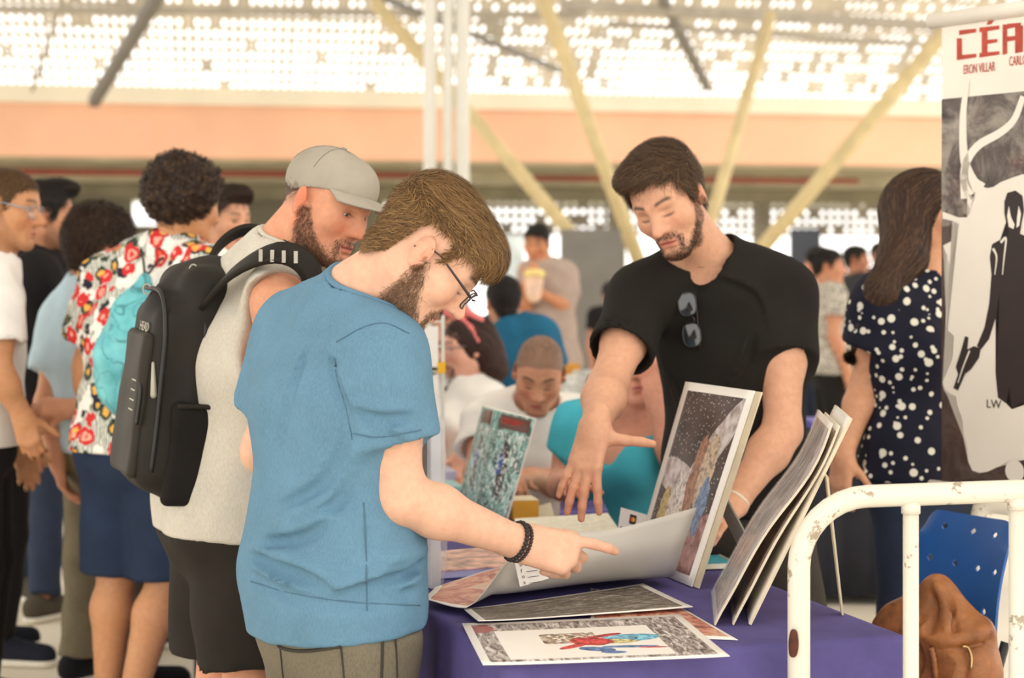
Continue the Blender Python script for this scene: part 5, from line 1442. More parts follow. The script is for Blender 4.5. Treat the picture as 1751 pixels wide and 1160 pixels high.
len1 = lambda q: np.where(q[:, 2] < .075, np.where((q[:, 1] > -.07) & (q[:, 1] < .03), .010, .020), .046)*np.where((q[:, 1] < -.05) & (q[:, 2] < .0), .8, 1)
def flow1(q):
    f, u = q[:, 1], q[:, 2]; d = np.zeros_like(q)
    w = np.clip((u-.02)/.05, 0, 1); front = np.clip((f-.06)/.03, 0, 1)
    d[:, 1] = w*1.0-(1-w)*.75-front*.6; d[:, 2] = -(1-w)*.8+w*.05-front*1.2; d[:, 0] = .25*np.sin(q[:, 1]*70)*w
    return d
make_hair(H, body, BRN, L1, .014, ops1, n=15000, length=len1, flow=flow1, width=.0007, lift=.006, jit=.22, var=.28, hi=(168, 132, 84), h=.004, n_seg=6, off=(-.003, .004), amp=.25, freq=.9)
# curled tips of the forelock
make_beard(H, body, BS, BV, side_beard, (104, 78, 56), n=5000, length=.010, width=.00032)
# glasses
def glasses(H, parent, mat, lens_mat, slide=0.0, w=.024, hgt=.0185, th=.0016):
    g = link('glasses', raw_mesh('glasses', *tube_vf([H.P(-.008, .098+slide, .006), H.P(0, .102+slide, .009), H.P(.008, .098+slide, .006)], th*H.sc, 6)), mat, parent)
    for q in (1, -1):
        ring = []
        for a in np.linspace(0, 2*math.pi, 25)[:-1]:
            ca, sa = math.cos(a), math.sin(a); x = math.copysign(abs(ca)**.6, ca)*w; y = math.copysign(abs(sa)**.6, sa)*hgt
            ring.append(H.P(q*(.033+x), .097+slide-.012*abs(.033+x-.02)/.04, .001+y))
        link('rim', raw_mesh('rim', *tube_vf(ring, th*H.sc, 6, closed=True)), mat, g)
        link('lens', raw_mesh('lens', np.array(ring+[sum(ring)/len(ring)]), [(i, (i+1) % 24, 24) for i in range(24)]), lens_mat, g)
        link('temple', raw_mesh('temple', *tube_vf([H.P(q*.059, .088+slide, .008), H.P(q*.076, .078+slide, .010), H.P(q*.079, .01, .018), H.P(q*.079, -.02, .012), H.P(q*.078, -.035, -.006)], [.0028*H.sc, .0030*H.sc, .0018*H.sc, .0016*H.sc, .0016*H.sc], 6)), mat, g)
m_gl = glassy('spectacle_lens', (240, 245, 245), .12, .02)
glasses(H, body, plain('brown_acetate', (52, 36, 40), .3, .05), m_gl, slide=.012)
m_bs = fabric('blue_heather_jersey', (84, 118, 140), .06, .30, .22)
def surf_ridges(S, lines, d0=2.9, d1=4.2):
    """cloth folds: soft ridges laid along lines on the surface made so far"""
    base = SDF(); base.ops = list(S.ops)
    for pts, r, sink in lines:
        P = catmull([base.hit(px, py, d0, d1) for px, py in pts], 3*len(pts))
        n_ = len(P); e = lambda i: math.sin(math.pi*min(max((i+.5)/n_, 0), 1))**.6
        for i in range(n_-1): S.rc(P[i]+V3(0, sink*.55, 0), P[i+1]+V3(0, sink*.55, 0), r*e(i), r*e(i+1), .018)
        G_ = [p+V3(0, -r*.55, -r*1.7) for p in P]
        for i in range(n_-1): S.rc(G_[i], G_[i+1], r*.95*e(i), r*.95*e(i+1), .014, True)
def ex1(S):
    surf_ridges(S, [([(430, 958), (470, 985), (530, 1004), (600, 1008), (660, 1000), (715, 985)], .016, .008), ([(430, 930), (470, 950), (520, 968), (570, 990)], .014, .008), ([(640, 965), (680, 955), (722, 940)], .016, .010), ([(575, 1000), (640, 985), (700, 965)], .012, .007),
        ([(596, 700), (580, 760), (545, 815), (480, 850)], .011, .006), ([(606, 770), (590, 830), (540, 870), (470, 895)], .010, .006), ([(560, 880), (520, 905), (450, 915)], .009, .006), ([(640, 700), (655, 730), (690, 748)], .008, .005), ([(600, 690), (650, 705), (705, 700)], .008, .005), ([(525, 590), (490, 680), (470, 770)], .006, .004), ([(566, 590), (572, 640), (590, 690), (604, 740)], .010, .007)])
sh, S1 = top_shirt(J, D1_, 't_shirt', m_bs, body, off=.016, frac=(.60, .60), hem=-.135, flare=.020, h=.0065, neck_r=.086, neck_up=.045, fold=.005, fold_s=34, smooth=2, collar=.007, extra=ex1, hemdir=V3(.08, 0, -1))
m_sw = fabric('grey_heather_fleece', (92, 86, 72), .06, .5, .3)
tr = bottom(J, D1_, 'trousers', m_sw, body, off=.022, frac=1.95, flare=.012, fold=.005, top=-.122)
def pocket(pts, mat, parent, r=.002, name='pocket_seam'):
    MB().tube(catmull(pts, 14), r, 5).build(name, mat, parent)
m_seam = plain('dark_seam', (58, 54, 46), .9, .03)
def seam(S, pts, mat, parent, r=.0014, off=.0016, d0=2.9, d1=4.3, name='seam', n=30):
    P = [S.hit(px, py, d0, d1, off) for px, py in np.array(catmull([V3(a, b, 0) for a, b in pts], n))[:, :2]]
    MB().tube(P, r, 5).build(name, mat, parent, smooth=True)
m_bseam = plain('blue_seam', (80, 112, 134), .9, .03)
seam(S1, [(571, 612), (577, 650), (592, 700), (602, 752)], m_bseam, sh); seam(S1, [(575, 585), (620, 560), (660, 553), (700, 570)], m_bseam, sh)
seam(S1, [(604, 742), (650, 748), (720, 736)], m_bseam, sh, name='sleeve_stitch'); seam(S1, [(428, 995), (500, 1015), (600, 1030), (718, 1036)], m_bseam, sh, name='hem_stitch'); seam(S1, [(622, 860), (626, 940), (628, 1045)], m_bseam, sh)
TS = bottom.S
seam(TS, [(476, 1096), (480, 1108), (520, 1114), (583, 1106)], m_seam, tr, r=.0035, off=.002, name='pocket_welt'); seam(TS, [(478, 1100), (484, 1160), (490, 1200)], m_seam, tr, r=.0018, off=.002); seam(TS, [(583, 1108), (588, 1160), (590, 1200)], m_seam, tr, r=.0018, off=.002)
seam(TS, [(656, 1060), (654, 1110), (652, 1170)], m_seam, tr, r=.0028, off=.002); seam(TS, [(668, 1060), (676, 1090), (680, 1170)], m_seam, tr, r=.0018, off=.002)
# bracelet of black beads
def bracelet(c, ax, r, n, br, mat, parent):
    u, v, w = frame_from(ax); b = None
    for i in range(n):
        a = 2*math.pi*i/n; p = c+(u*math.cos(a)+v*math.sin(a))*r
        S = []; Vv = []; F = []
        for k in range(6):
            for j in range(8):
                t1, t2 = math.pi*(k/5), 2*math.pi*j/8; Vv.append(p+br*V3(math.sin(t1)*math.cos(t2), math.sin(t1)*math.sin(t2), math.cos(t1)))
        for k in range(5):
            for j in range(8): F.append((k*8+j, (k+1)*8+j, (k+1)*8+(j+1) % 8, k*8+(j+1) % 8))
        link('bead', raw_mesh('bead', Vv, F), mat, parent)
ax = nrm(J['wrR']-J['elR']); bc = lerp(J['elR'], J['wrR'], .965)
br = empty('bead_bracelet', bc); tag(br, 'bracelet of matt black beads on the wrist of the man lifting the print', 'bracelet')
m_bead = plain('black_bead', (40, 36, 34), .6, .1)
bracelet(bc-ax*.006, ax, .0375, 26, .0052, m_bead, br); bracelet(bc+ax*.005, ax, .0375, 36, .0038, plain('brown_bead', (56, 40, 38), .5, .1), br)
shoes(J, body, m_shoe_k, m_sole_w, h=.012)

# ============ man with cap and backpack ===================================
SK2 = (222, 158, 124)
p0_ = W(392, 835, 4.10)
J = stand(p0_[0], p0_[1], .45, 1.75); set_pel(J, p0_)
P_in(J, chest=W(425, 610, 4.06), neck=W(474, 446, 4.0), head=W(560, 354, 3.97), shR=W(478, 520, 3.83), shL=W(400, 500, 4.18), elR=W(500, 735, 3.98), wrR=W(555, 810, 4.20), elL=W(440, 720, 4.3), wrL=W(560, 790, 4.4))
J['hdR'] = V3(.9, .3, -.2); J['hnR'] = V3(0, .5, -.8); J['hdL'] = V3(.9, .1, -.2); J['hnL'] = V3(0, -.5, -.8)
H = Head(J['head'], V3(.80, -.47, -.34), V3(.28, 0, .96), 1.03)
D2 = bodydims(1.10); D2['belly'] = .05; D2['arm'] = .056
body, BS, BV = build_body('person', J, H, D2, dict(open_eye=.0034, nose=1.0, jaw=1.1, face_w=1.06), dict(brow=(96, 70, 52), beard=side_beard, beard_c=(134, 94, 70), beard_a=.6, lip=(206, 110, 100), red=.16, scalp=lambda r, f, u: .5*np.clip((u-.03)/.01, 0, 1)*(f < .03)+.45*np.clip((u+.03)/.02, 0, 1)*(f < -.03), scalp_c=(110, 84, 66)), SK2, 'bearded man in a grey cap and sleeveless shirt carrying the black backpack', hh=.0030, hand_h=.005, neck_r=.070, fine_arms='R')
P2 = body; eye_objs(H, body, (.05, 1, -.12), (60, 44, 30))
make_beard(H, body, BS, BV, side_beard, (92, 64, 46), n=5000, length=.011, width=.00032)
# cap
m_cap = fabric('grey_cap_twill', (164, 156, 142), .05, 0, .15)
S = SDF(); sc = H.sc
S.el(H.P(0, -.014, .046), (.086*sc, .107*sc, .084*sc), H.M, .02); S.el(H.P(0, .04, .060), (.066*sc, .058*sc, .060*sc), H.M, .02)
def capcut(X):
    r, f, u = H.loc(X); return (np.interp(f, [-.13, -.06, .0, .06, .12], [-.008, .008, .030, .044, .046])-u)*.9
S.fn(capcut, 'max'); S.el(H.P(0, -.014, .036), (.079*sc, .099*sc, .080*sc), H.M, .004, True)
cap = sdf_obj('cap', S, .0042, m_cap, body)
rows_ = []
for t_ in np.linspace(0, 1, 9):
    row = []
    for a in np.linspace(-1.25, 1.25, 21):
        base_ = V3(.076*math.sin(a), -.005+.098*math.cos(a), .048-.004*math.cos(a)); ext = .075*math.cos(a*.72)*t_
        row.append(H.P(base_[0]*(1+.10*t_), base_[1]+ext, base_[2]+.006-.010*t_*t_-.020*(math.sin(a)**2)*(.4+.6*t_)))
    rows_.append(row)
link('brim', raw_mesh('brim', *sheet_vf(np.array(rows_), .004)), m_cap, cap)
for a in np.linspace(0, math.pi, 4)[:-1]:
    pts = []
    for t_ in np.linspace(-1.25, 1.25, 17):
        d = V3(math.cos(a)*math.sin(t_), math.sin(a)*math.sin(t_), math.cos(t_)); pts.append(H.P(d[0]*.0865, -.014+d[1]*.1075, .046+d[2]*.0845))
    pts = [p for p in pts if H.locv(p[None])[0][2] > .05]
    MB().tube(pts, .0009, 4).build('seam', plain('cap_seam', (128, 120, 108), .9, .02), cap)
MB().tube([H.P(0, -.014, .131), H.P(0, -.014, .135)], .007, 10).build('button', m_cap, cap)
make_hair(H, body, (96, 72, 54), ([-.13, -.03, -.01, .04], [-.045, -.03, .05, .05]), .003, None, n=900, length=.012, width=.0005, lift=.002, h=.005, cut_fn=lambda r, f, u: np.maximum(u-.03, f+.02), cap_dark=1.0)
m_gs = fabric('grey_marl_jersey', (182, 172, 152), .05, .45, .2)
sh, _ = top_shirt(J, D2, 'sleeveless_shirt', m_gs, body, off=.022, hole=(.105, .09), sleeves='', hem=-.10, h=.008, neck_r=.080, neck_up=.05, collar=.006, fold=.005, hemdir=V3(-.05, 0, -1))
m_bsh = fabric('black_shorts_cotton', (42, 37, 32), .1)
bottom(J, D2, 'shorts', m_bsh, body, off=.028, frac=.92, flare=.035, fold=.006, top=-.088)
shoes(J, body, m_shoe_k, m_sole_w, h=.012)
MB().tube(catmull([H.P(.0, -.09, -.10), W(480, 408, 3.93), W(520, 430, 3.91), W(545, 455, 3.93)], 12), .0022, 6).build('cord_necklace', m_ink, body)

# ============ black backpack ==============================================
m_pk = fabric('black_pack_nylon', (38, 34, 29), .10, 0, .18, .6, 1400); m_pk2 = fabric('charcoal_pack_panel', (50, 45, 38), .08, 0, .15, .55); m_mesh = fabric('black_pack_mesh', (30, 27, 24), .1, 0, .6, .9, 300)
m_zip = plain('zip_black', (28, 25, 22), .5, .1, 60); m_refl = plain('reflective_grey', (170, 164, 150), .4, .05, metal=.2)
pf = V3(.90, .43, 0); pr = V3(.43, -.90, 0); pu = nrm(V3(.13, 0, .99)); pb = nrm(-pf-pu*((-pf)@pu)); pr = np.cross(pb, pu)*1.0
if pr[1] > 0: pr = -pr
pc_ = W(306, 650, 4.02)
def pk(a, b, c): return pc_+pr*a+pb*b+pu*c      # a: towards camera, b: away from wearer, c: up
pack = empty('backpack', pk(0, 0, -.29)); tag(pack, 'bulky black backpack on the back of the man in the grey cap', 'backpack')
Mp = np.array([pr, pb, pu])
S = SDF(); S.bx(pk(0, -.016, 0), (.130, .068, .270), Mp, .062, .03); S.bx(pk(0, .048, -.035), (.115, .050, .215), Mp, .048, .02); S.rc(pk(0, -.05, .22), pk(0, .03, .17), .075, .06, .04)
S.fn(lambda X, F: .004*wav(X, 31, 30), 'disp')
sdf_obj('main_body', S, .0075, m_pk, pack)
S = SDF(); S.bx(pk(.0, .098, -.06), (.090, .016, .165), Mp, .016, .02); S.fn(lambda X, F: .003*wav(X, 32, 40), 'disp'); fp_ = sdf_obj('front_pocket', S, .007, m_pk2, pack)
S = SDF(); S.bx(pk(.124, -.026, -.155), (.018, .066, .115), Mp, .016, .02); S.fn(lambda X, F: .003*wav(X, 33, 40), 'disp'); sp_ = sdf_obj('side_pocket', S, .006, m_mesh, pack)
MB().tube(catmull([pk(.142, -.09, -.045), pk(.148, -.03, -.042), pk(.142, .036, -.047)], 12), .006, 8).build('pocket_hem', m_pk, sp_, smooth=True)
def zipline(name, pts, r=.0055): 
    MB().tube(catmull(pts, 30), r, 8).build(name, m_zip, pack, smooth=True)
zipline('zip', [pk(-.06, .09, .20), pk(.07, .085, .195), pk(.108, .075, .12), pk(.118, .072, .0), pk(.118, .068, -.12), pk(.112, .066, -.20)])
zipline('zip', [pk(.0, .015, .262), pk(.07, .012, .246), pk(.118, .0, .19), pk(.131, -.022, .06), pk(.134, -.055, -.03)])
zipline('zip', [pk(.05, .113, .02), pk(.088, .108, -.02), pk(.09, .107, -.10)], .004)
for c in ((.065, .018, .256), (-.01, .098, .198)):
    MB().tube([pk(*c)+V3(.009*math.cos(a), 0, .012*math.sin(a)) for a in np.linspace(0, 5.8, 12)], .0022, 6).build('zip_pull', m_refl, pack, smooth=True)
put_text('logo', 'HEAD', .030, pk(.02, .1005, .105), pr, pu, m_refl, pack, align='CENTER', extrude=.001)
for i in range(4):
    z = -.005-i*.022; MB().box(pk(.050, .1145, z), (.018, .0015, .0016), Mp).build('reflective_bar', m_refl, fp_)
S = SDF(); S.rc(pk(.098, .090, .04), pk(.108, .082, -.03), .004, .008); sdf_obj('grey_piping', S, .0025, m_refl, pack, pad=.008)
MB().tube([pk(.134, -.075, .10)+pb*.010*math.cos(a)+pu*.010*math.sin(a) for a in np.linspace(.6, 5.7, 12)], .0022, 6).build('loop', m_refl, pack, smooth=True)
def strap(name, pts, wdir, w, th, mat, parent):
    P = catmull(pts, 26); rows = []
    for i in range(len(P)):
        t_ = nrm(P[min(i+1, 25)]-P[max(i-1, 0)]); s = V3(wdir); s = nrm(s-t_*(s@t_)); rows.append([P[i]+s*w*x for x in (-1, -.5, 0, .5, 1)])
    me = raw_mesh(name, *sheet_vf(np.array(rows), th)); return link(name, me, mat, parent)
stp = strap('shoulder_strap', [W(352, 520, 3.92), W(385, 478, 3.86), W(430, 446, 3.80), W(478, 432, 3.775), W(516, 446, 3.78), W(536, 480, 3.80), W(548, 560, 3.86), W(540, 680, 3.92), W(470, 780, 3.93), W(395, 800, 3.95)], (-.45, .1, -.9) if False else (-.55, -.45, -.7), .026, .012, m_pk, pack)
for i, u_ in enumerate((.0, .33, .66, 1.0)):
    a = lerp(W(446, 437, 3.765), W(506, 440, 3.752), u_); MB().box(a, (.004, .004, .013), np.array([nrm(V3(1, 0, 0)), V3(0, 1, 0), V3(0, 0, 1)])).build('rubber_rib', m_refl, stp)
strap('shoulder_strap', [W(350, 470, 4.08), W(372, 424, 4.14), W(405, 398, 4.18), W(440, 396, 4.20), W(470, 430, 4.24), W(480, 520, 4.3)], (.2, -.8, .4), .022, .012, m_pk, pack)
strap('grab_handle', [W(330, 478, 4.0), W(338, 462, 4.0), W(362, 466, 4.0), W(372, 486, 3.97)], (.2, .9, .3), .016, .010, m_pk, pack)
strap('hip_wing', [W(388, 770, 3.93), W(405, 782, 3.93), W(420, 800, 3.95)], (.1, .1, 1), .035, .012, m_pk, pack)

# ============ man in the black T-shirt ====================================
SK3 = (226, 172, 140)
KD = 1.09
def WK(px, py, d): return W(px, py, d*KD)
p0_ = WK(1255, 835, 4.19)
J = stand(p0_[0], p0_[1], -1.85, 1.84); set_pel(J, p0_)
P_in(J, chest=WK(1258, 612, 4.17), neck=WK(1210, 440, 4.12), head=WK(1143, 345, 3.98), shR=WK(1096, 508, 4.10), shL=WK(1338, 502, 4.13), elR=WK(1038, 664, 3.88), wrR=WK(1018, 730, 3.68), elL=WK(1338, 738, 4.02), wrL=WK(1254, 862, 3.92),
     hdR=nrm(V3(-.26, -.20, -.93)), hnR=nrm(V3(.35, .85, -.2)), curlR=((.25, .15, .1), (.05, .18, .12), (0, .2, .12), (-.05, .22, .15)), spreadR=.13, thumbdirR=(-.10, .98, .12), thumbbendR=-.05,
     hdL=nrm(V3(-.45, -.80, -.12)), hnL=nrm(V3(-.3, .3, -.8)))
for n in 'RL':
    for m in ('kn', 'an', 'toe'): J[m+n] = J[m+n]+V3(.07, .05, 0)
J['hipR'] = J['hipR']+V3(.02, .02, 0)
H = Head(J['head'], V3(-.40, -.79, -.47), V3(-.456, -.276, .852), 1.05)
D3 = bodydims(.97); D3['arm'] = .053
body, BS, BV = build_body('person', J, H, D3, dict(open_eye=0, nose=1.25, jaw=.95, face_w=.94, mouth_open=.001), dict(closed=True, brow=(66, 46, 34), beard=side_beard, beard_c=(92, 66, 50), beard_a=.55, lip=(206, 108, 98), red=.06), SK3, 'man in a black V-neck T-shirt reaching down over the table', hh=.0030, hand_h=.0036, neck_r=.057, fine_arms='RL', hand_scale=1.04)
P3 = body
DBR = (76, 56, 40)
def ops3(S, H):
    s = H.sc
    S.el(H.P(.012, .040, .098), (.062*s, .060*s, .036*s), H.M, .03*s); S.el(H.P(0, -.03, .068), (.075*s, .085*s, .070*s), H.M, .03*s)
L3 = ([-.13, -.080, -.050, -.038, .006, .016, .026, .036, .055, .075, .13], [-.065, -.062, -.045, .030, .038, -.004, -.002, .045, .072, .088, .090])
len3 = lambda q: np.where(q[:, 2] < .045, .018, .044)
def flow3(q):
    d = np.zeros_like(q); w = np.clip((q[:, 2]-.03)/.05, 0, 1); front = np.clip((q[:, 1]-.06)/.03, 0, 1)
    d[:, 0] = .9*w+.3*np.sign(q[:, 0])*(1-w); d[:, 1] = .55*w-.35*(1-w); d[:, 2] = -.9*(1-w)+.15*np.sin(q[:, 0]*90)
    return d
make_hair(H, body, DBR, L3, .014, ops3, n=14000, length=len3, flow=flow3, width=.0007, lift=.007, jit=.30, var=.3, hi=(128, 100, 70), h=.004, amp=.3, freq=1.1)
make_beard(H, body, BS, BV, lambda r, f, u: side_beard(r, f, u)*(1-.75*np.clip((.045-f)/.03, 0, 1)), (66, 46, 34), n=5200, length=.006, width=.00035)
m_bt = fabric('black_jersey', (30, 27, 23), .10, .12, .25)
def vn(S):
    a, b = W(1232, 408, 3.9), W(1180, 500, 3.93)
    p = S.hit(1187, 500, 3.6, 5.0); y_ = p[1]; S.rc(p, W(1206, 455, y_+.015), .008, .042, .006, True); S.rc(W(1206, 455, y_+.015), W(1212, 425, y_+.03), .042, .062, .006, True)
def ex3(S):
    surf_ridges(S, [([(1130, 600), (1160, 660), (1175, 740)], .010, .006), ([(1290, 560), (1270, 620), (1230, 690)], .010, .006), ([(1230, 470), (1290, 500), (1310, 560)], .008, .005)], 3.6, 5.0)
sh, S3 = top_shirt(J, D3, 't_shirt', m_bt, body, off=.016, frac=(.62, .46), hem=-.06, flare=.013, h=.0075, neck_r=.078, neck_up=.03, vneck=vn, fold=.003, fold_s=32, smooth=2, extra=ex3)
bottom(J, D3, 'trousers', fabric('charcoal_denim', (64, 58, 50), .1, .2), body, off=.016, frac=1.95, flare=.02)
shoes(J, body, m_shoe_k, m_sole_w, h=.012)
wb = empty('wristband', lerp(J['elL'], J['wrL'], .95)); tag(wb, 'white wristband on the arm behind the standing print', 'wristband')
ax = nrm(J['wrL']-J['elL']); u_, v_, w_ = frame_from(ax); MB().tube([lerp(J['elL'], J['wrL'], .95)+.0335*(u_*math.cos(a)+v_*math.sin(a)) for a in np.linspace(0, 6.283, 25)[:-1]], .004, 6, closed=True).build('band', plain('white_rubber', (228, 222, 206)), wb, smooth=True)
# sunglasses hanging from the neckline
sgc = W(1182, 540, 3.93); sg = empty('sunglasses', sgc); tag(sg, 'dark sunglasses hanging from the neckline of the black T-shirt', 'sunglasses')
m_sl = plain('dark_lens', (40, 44, 46), .08, .05, spec=.9); m_sf = plain('sunglass_frame', (46, 40, 36), .25, .05)
for cx, cy, ang in ((1175, 520, .12), (1183, 573, .12)):
    c = S3.hit(cx, cy, 3.6, 5.0, .017); u_ = V3(math.sin(ang), -.15, -math.cos(ang)); u_ = nrm(u_); v_ = nrm(V3(1, -.35, .1)); v_ = nrm(v_-u_*(v_@u_)); n_ = nrm(np.cross(u_, v_)); n_ = n_ if n_[1] < 0 else -n_
    ring = [c+u_*.030*math.copysign(abs(math.cos(a))**.75, math.cos(a))+v_*.023*math.copysign(abs(math.sin(a))**.75, math.sin(a)) for a in np.linspace(0, 6.283, 29)[:-1]]
    MB().tube(ring, .0018, 6, closed=True).build('rim', m_sf, sg, smooth=True)
    link('lens', raw_mesh('lens', np.array(ring+[c+n_*.004]), [(i, (i+1) % 28, 28) for i in range(28)]), m_sl, sg)
MB().tube(catmull([S3.hit(1183, 541, 3.6, 5.0, .017), S3.hit(1187, 546, 3.6, 5.0, .016), S3.hit(1187, 551, 3.6, 5.0, .017)], 6), .002, 6).build('bridge', m_sf, sg, smooth=True)
MB().tube(catmull([S3.hit(1189, 502, 3.6, 5.0, .006), S3.hit(1192, 540, 3.6, 5.0, .006), S3.hit(1198, 600, 3.6, 5.0, .004)], 8), .002, 6).build('temple', m_sf, sg, smooth=True)
# ------------------------------------------------------------------ the crowd
def hawaiian():
    t = NT('floral_print'); co = t.coord(); n1 = t.noise(co, 7, 3, .5)
    def vor(scale, rnd=1.0):
        v = t.n('ShaderNodeTexVoronoi'); v.inputs['Scale'].default_value = scale; v.inputs['Randomness'].default_value = rnd
        mx = t.mix(.10, co, t.n('ShaderNodeTexNoise').outputs['Color']); 
        nz = t.n('ShaderNodeTexNoise'); nz.inputs['Scale'].default_value = 40; t.l(co, nz.inputs['Vector'])
        ad = t.n('ShaderNodeVectorMath', operation='MULTIPLY_ADD'); t.l(nz.outputs['Color'], ad.inputs[0]); ad.inputs[1].default_value = (.035, .035, .035); t.l(co, ad.inputs[2])
        t.l(ad.outputs[0], v.inputs['Vector']); return v
    col = t.ramp(t.noise(co, 30, 2), [(.3, (226, 222, 214)), (.7, (246, 242, 234))])
    v0 = vor(15); col = t.mix(t.math('LESS_THAN', v0.outputs['Distance'], .40), col, (40, 40, 52))
    lf = t.n('ShaderNodeTexWave'); lf.inputs['Scale'].default_value = 38; lf.inputs['Distortion'].default_value = 6; t.l(co, lf.inputs['Vector'])
    col = t.mix(t.math('MULTIPLY', t.math('GREATER_THAN', n1, .48), t.math('GREATER_THAN', lf.outputs['Fac'], .6)), col, (70, 90, 66))
    v1 = vor(14); col = t.mix(t.math('LESS_THAN', v1.outputs['Distance'], .42), col, (206, 52, 52)); col = t.mix(t.math('LESS_THAN', v1.outputs['Distance'], .24), col, (236, 170, 150)); col = t.mix(t.math('LESS_THAN', v1.outputs['Distance'], .10), col, (214, 60, 56))
    v2 = vor(15); col = t.mix(t.math('LESS_THAN', v2.outputs['Distance'], .22), col, (232, 176, 84))
    t.base(col); t.bump(t.noise(co, 28, 3), .2, .004); return t.set(rough=.8, spec=.2)
def dots():
    t = NT('polka_dots'); co = t.coord(); col = None
    base_ = t.mix(.5, (24, 24, 40), (28, 28, 44))
    for sc_, r_, of in ((24, .27, 0), (36, .22, 3.3)):
        mp = t.n('ShaderNodeMapping'); mp.inputs['Location'].default_value = (of, of*.7, of*1.3); t.l(co, mp.inputs[0])
        v = t.n('ShaderNodeTexVoronoi'); v.inputs['Scale'].default_value = sc_; v.inputs['Randomness'].default_value = .8; t.l(mp.outputs[0], v.inputs['Vector'])
        base_ = t.mix(t.math('LESS_THAN', v.outputs['Distance'], r_), base_, (228, 224, 210))
    t.base(base_); t.bump(t.noise(co, 26, 3), .2, .004); return t.set(rough=.75, spec=.2)
def speckle(name, a, b, s):
    t = NT(name); co = t.coord(); t.base(t.ramp(t.noise(co, s, 4, .6), [(.42, a), (.56, b)])); return t.set(rough=.85)
m_jeans = fabric('navy_denim', (40, 48, 66), .12, .2); m_blackt = fabric('black_twill', (30, 27, 26), .1); m_wt = fabric('white_jersey', (232, 228, 222), .03, 0, .2)
BLK = (34, 27, 24)
def back_flow(q): 
    d = np.zeros_like(q); d[:, 1] = -.4; d[:, 2] = -1.0; return d
def simple(label, J, Hd, skin, D, hair=None, head_kw={}, cols={}, eyes=True, hh=.0055, hand_h=.006, hands='LR', neck_r=.056, h=.014, group=None, gaze=(0, 1, -.1)):
    kw = dict(open_eye=.0036); kw.update(head_kw)
    b, S, v = build_body('person', J, Hd, D, kw, cols, skin, label, group, h=h, hh=hh, hand_h=hand_h, hands=hands, neck_r=neck_r)
    if eyes and kw.get('open_eye'): eye_objs(Hd, b, gaze)
    if hair: make_hair(Hd, b, **hair)
    return b, S, v

# ---- curly haired man in the floral shirt (seen from behind) -----------------
d = 5.5; q = W(238, 745, d)
J = stand(q[0], q[1], 1.05, 1.76); set_pel(J, V3(q[0], q[1], .925))
P_in(J, chest=W(252, 580, d), neck=W(298, 432, d), head=W(322, 352, d-.02), shL=W(185, 482, d+.12), shR=W(355, 470, d-.14), elL=W(150, 625, d+.14), wrL=W(165, 735, d+.18), elR=W(395, 600, d-.1), wrR=W(420, 660, d+.1))
for m in ('an', 'toe'): J[m+'R'] = J[m+'R']+V3(-.10, -.03, 0)
H = Head(J['head'], V3(.72, .66, -.15), V3(.1, .1, 1), 1.0)
D = bodydims(1.12)
SKB = (206, 150, 108)
b, S, v = simple('man with a round afro in a floral shirt wearing the teal drawstring bag', J, H, SKB, D, None, neck_r=.062)
# tight curls: a field of little coils
hs = SDF(); hs.el(H.P(0, -.030, .055), (.120, .125, .108), H.M, .03); hs.el(H.P(0, -.04, .0), (.105, .10, .075), H.M, .03)
hs.fn(lambda X: (lambda rfu: np.maximum((np.interp(rfu[1], [-.2, -.06, .02, .05, .1], [-.075, -.075, -.02, .03, .06])-rfu[2]), rfu[1]-.085))(H.loc(X)), 'max')
hs.fn(lambda X, F: .006*wav(X, 8, 170), 'disp')
vv, qq = hs.mesh(.006); me = raw_mesh('hair', vv, qq); set_col(me, np.tile(lin((44, 32, 25)), (len(vv), 1))); ho = link('hair', me, attr_mat('hair_fibre', .55, .25), b)
rr = np.random.default_rng(2); n = 2600; si = rr.choice(len(vv), n); ctr = H.P(0, -.03, .04); P = np.zeros((n, 13, 3)); N = np.zeros_like(P)
for k in range(n):
    nn = nrm(vv[si[k]]-ctr+rr.normal(size=3)*.03); u_, v_, w_ = frame_from(nn, rr.normal(size=3)); r_ = rr.uniform(.003, .0055); L_ = rr.uniform(.008, .018)
    for i in range(13):
        a = i*.95; P[k, i] = vv[si[k]]+nn*(L_*i/12-.004)+(u_*math.cos(a)+v_*math.sin(a))*r_; N[k, i] = nn
ribbons('curls', P, np.full((n, 13), .0011), N, hair_cols(n, (52, 38, 28), .35, 4, (112, 84, 56)), attr_mat('hair_fibre', .55, .25), ho)
m_fl = hawaiian()
def collar(S_): 
    for a in np.linspace(-.3, math.pi+.3, 9): pass
    nd = nrm(J['head']-J['neck']); u_, v_, w_ = frame_from(nd); pts = [J['neck']+nd*.035+(u_*math.cos(a)+v_*math.sin(a))*.072 for a in np.linspace(0, 6.28, 13)]
    for i in range(12): S_.rc(pts[i]-nd*.03, pts[i]+nd*.012, .014, .009, .02); S_.rc(pts[i], pts[i+1], .010, .010, .02)
top_shirt(J, D, 'floral_shirt', m_fl, b, off=.024, frac=(.7, .72), hem=-.045, flare=.028, h=.010, neck_r=.062, neck_up=.06, fold=.008, extra=collar)
bottom(J, D, 'shorts', fabric('navy_cotton', (34, 46, 68), .1, .1), b, off=.022, frac=1.02, flare=.030, fold=.006, top=.0, h=.011)
shoes(J, b, m_shoe_k, m_sole_w, h=.012)
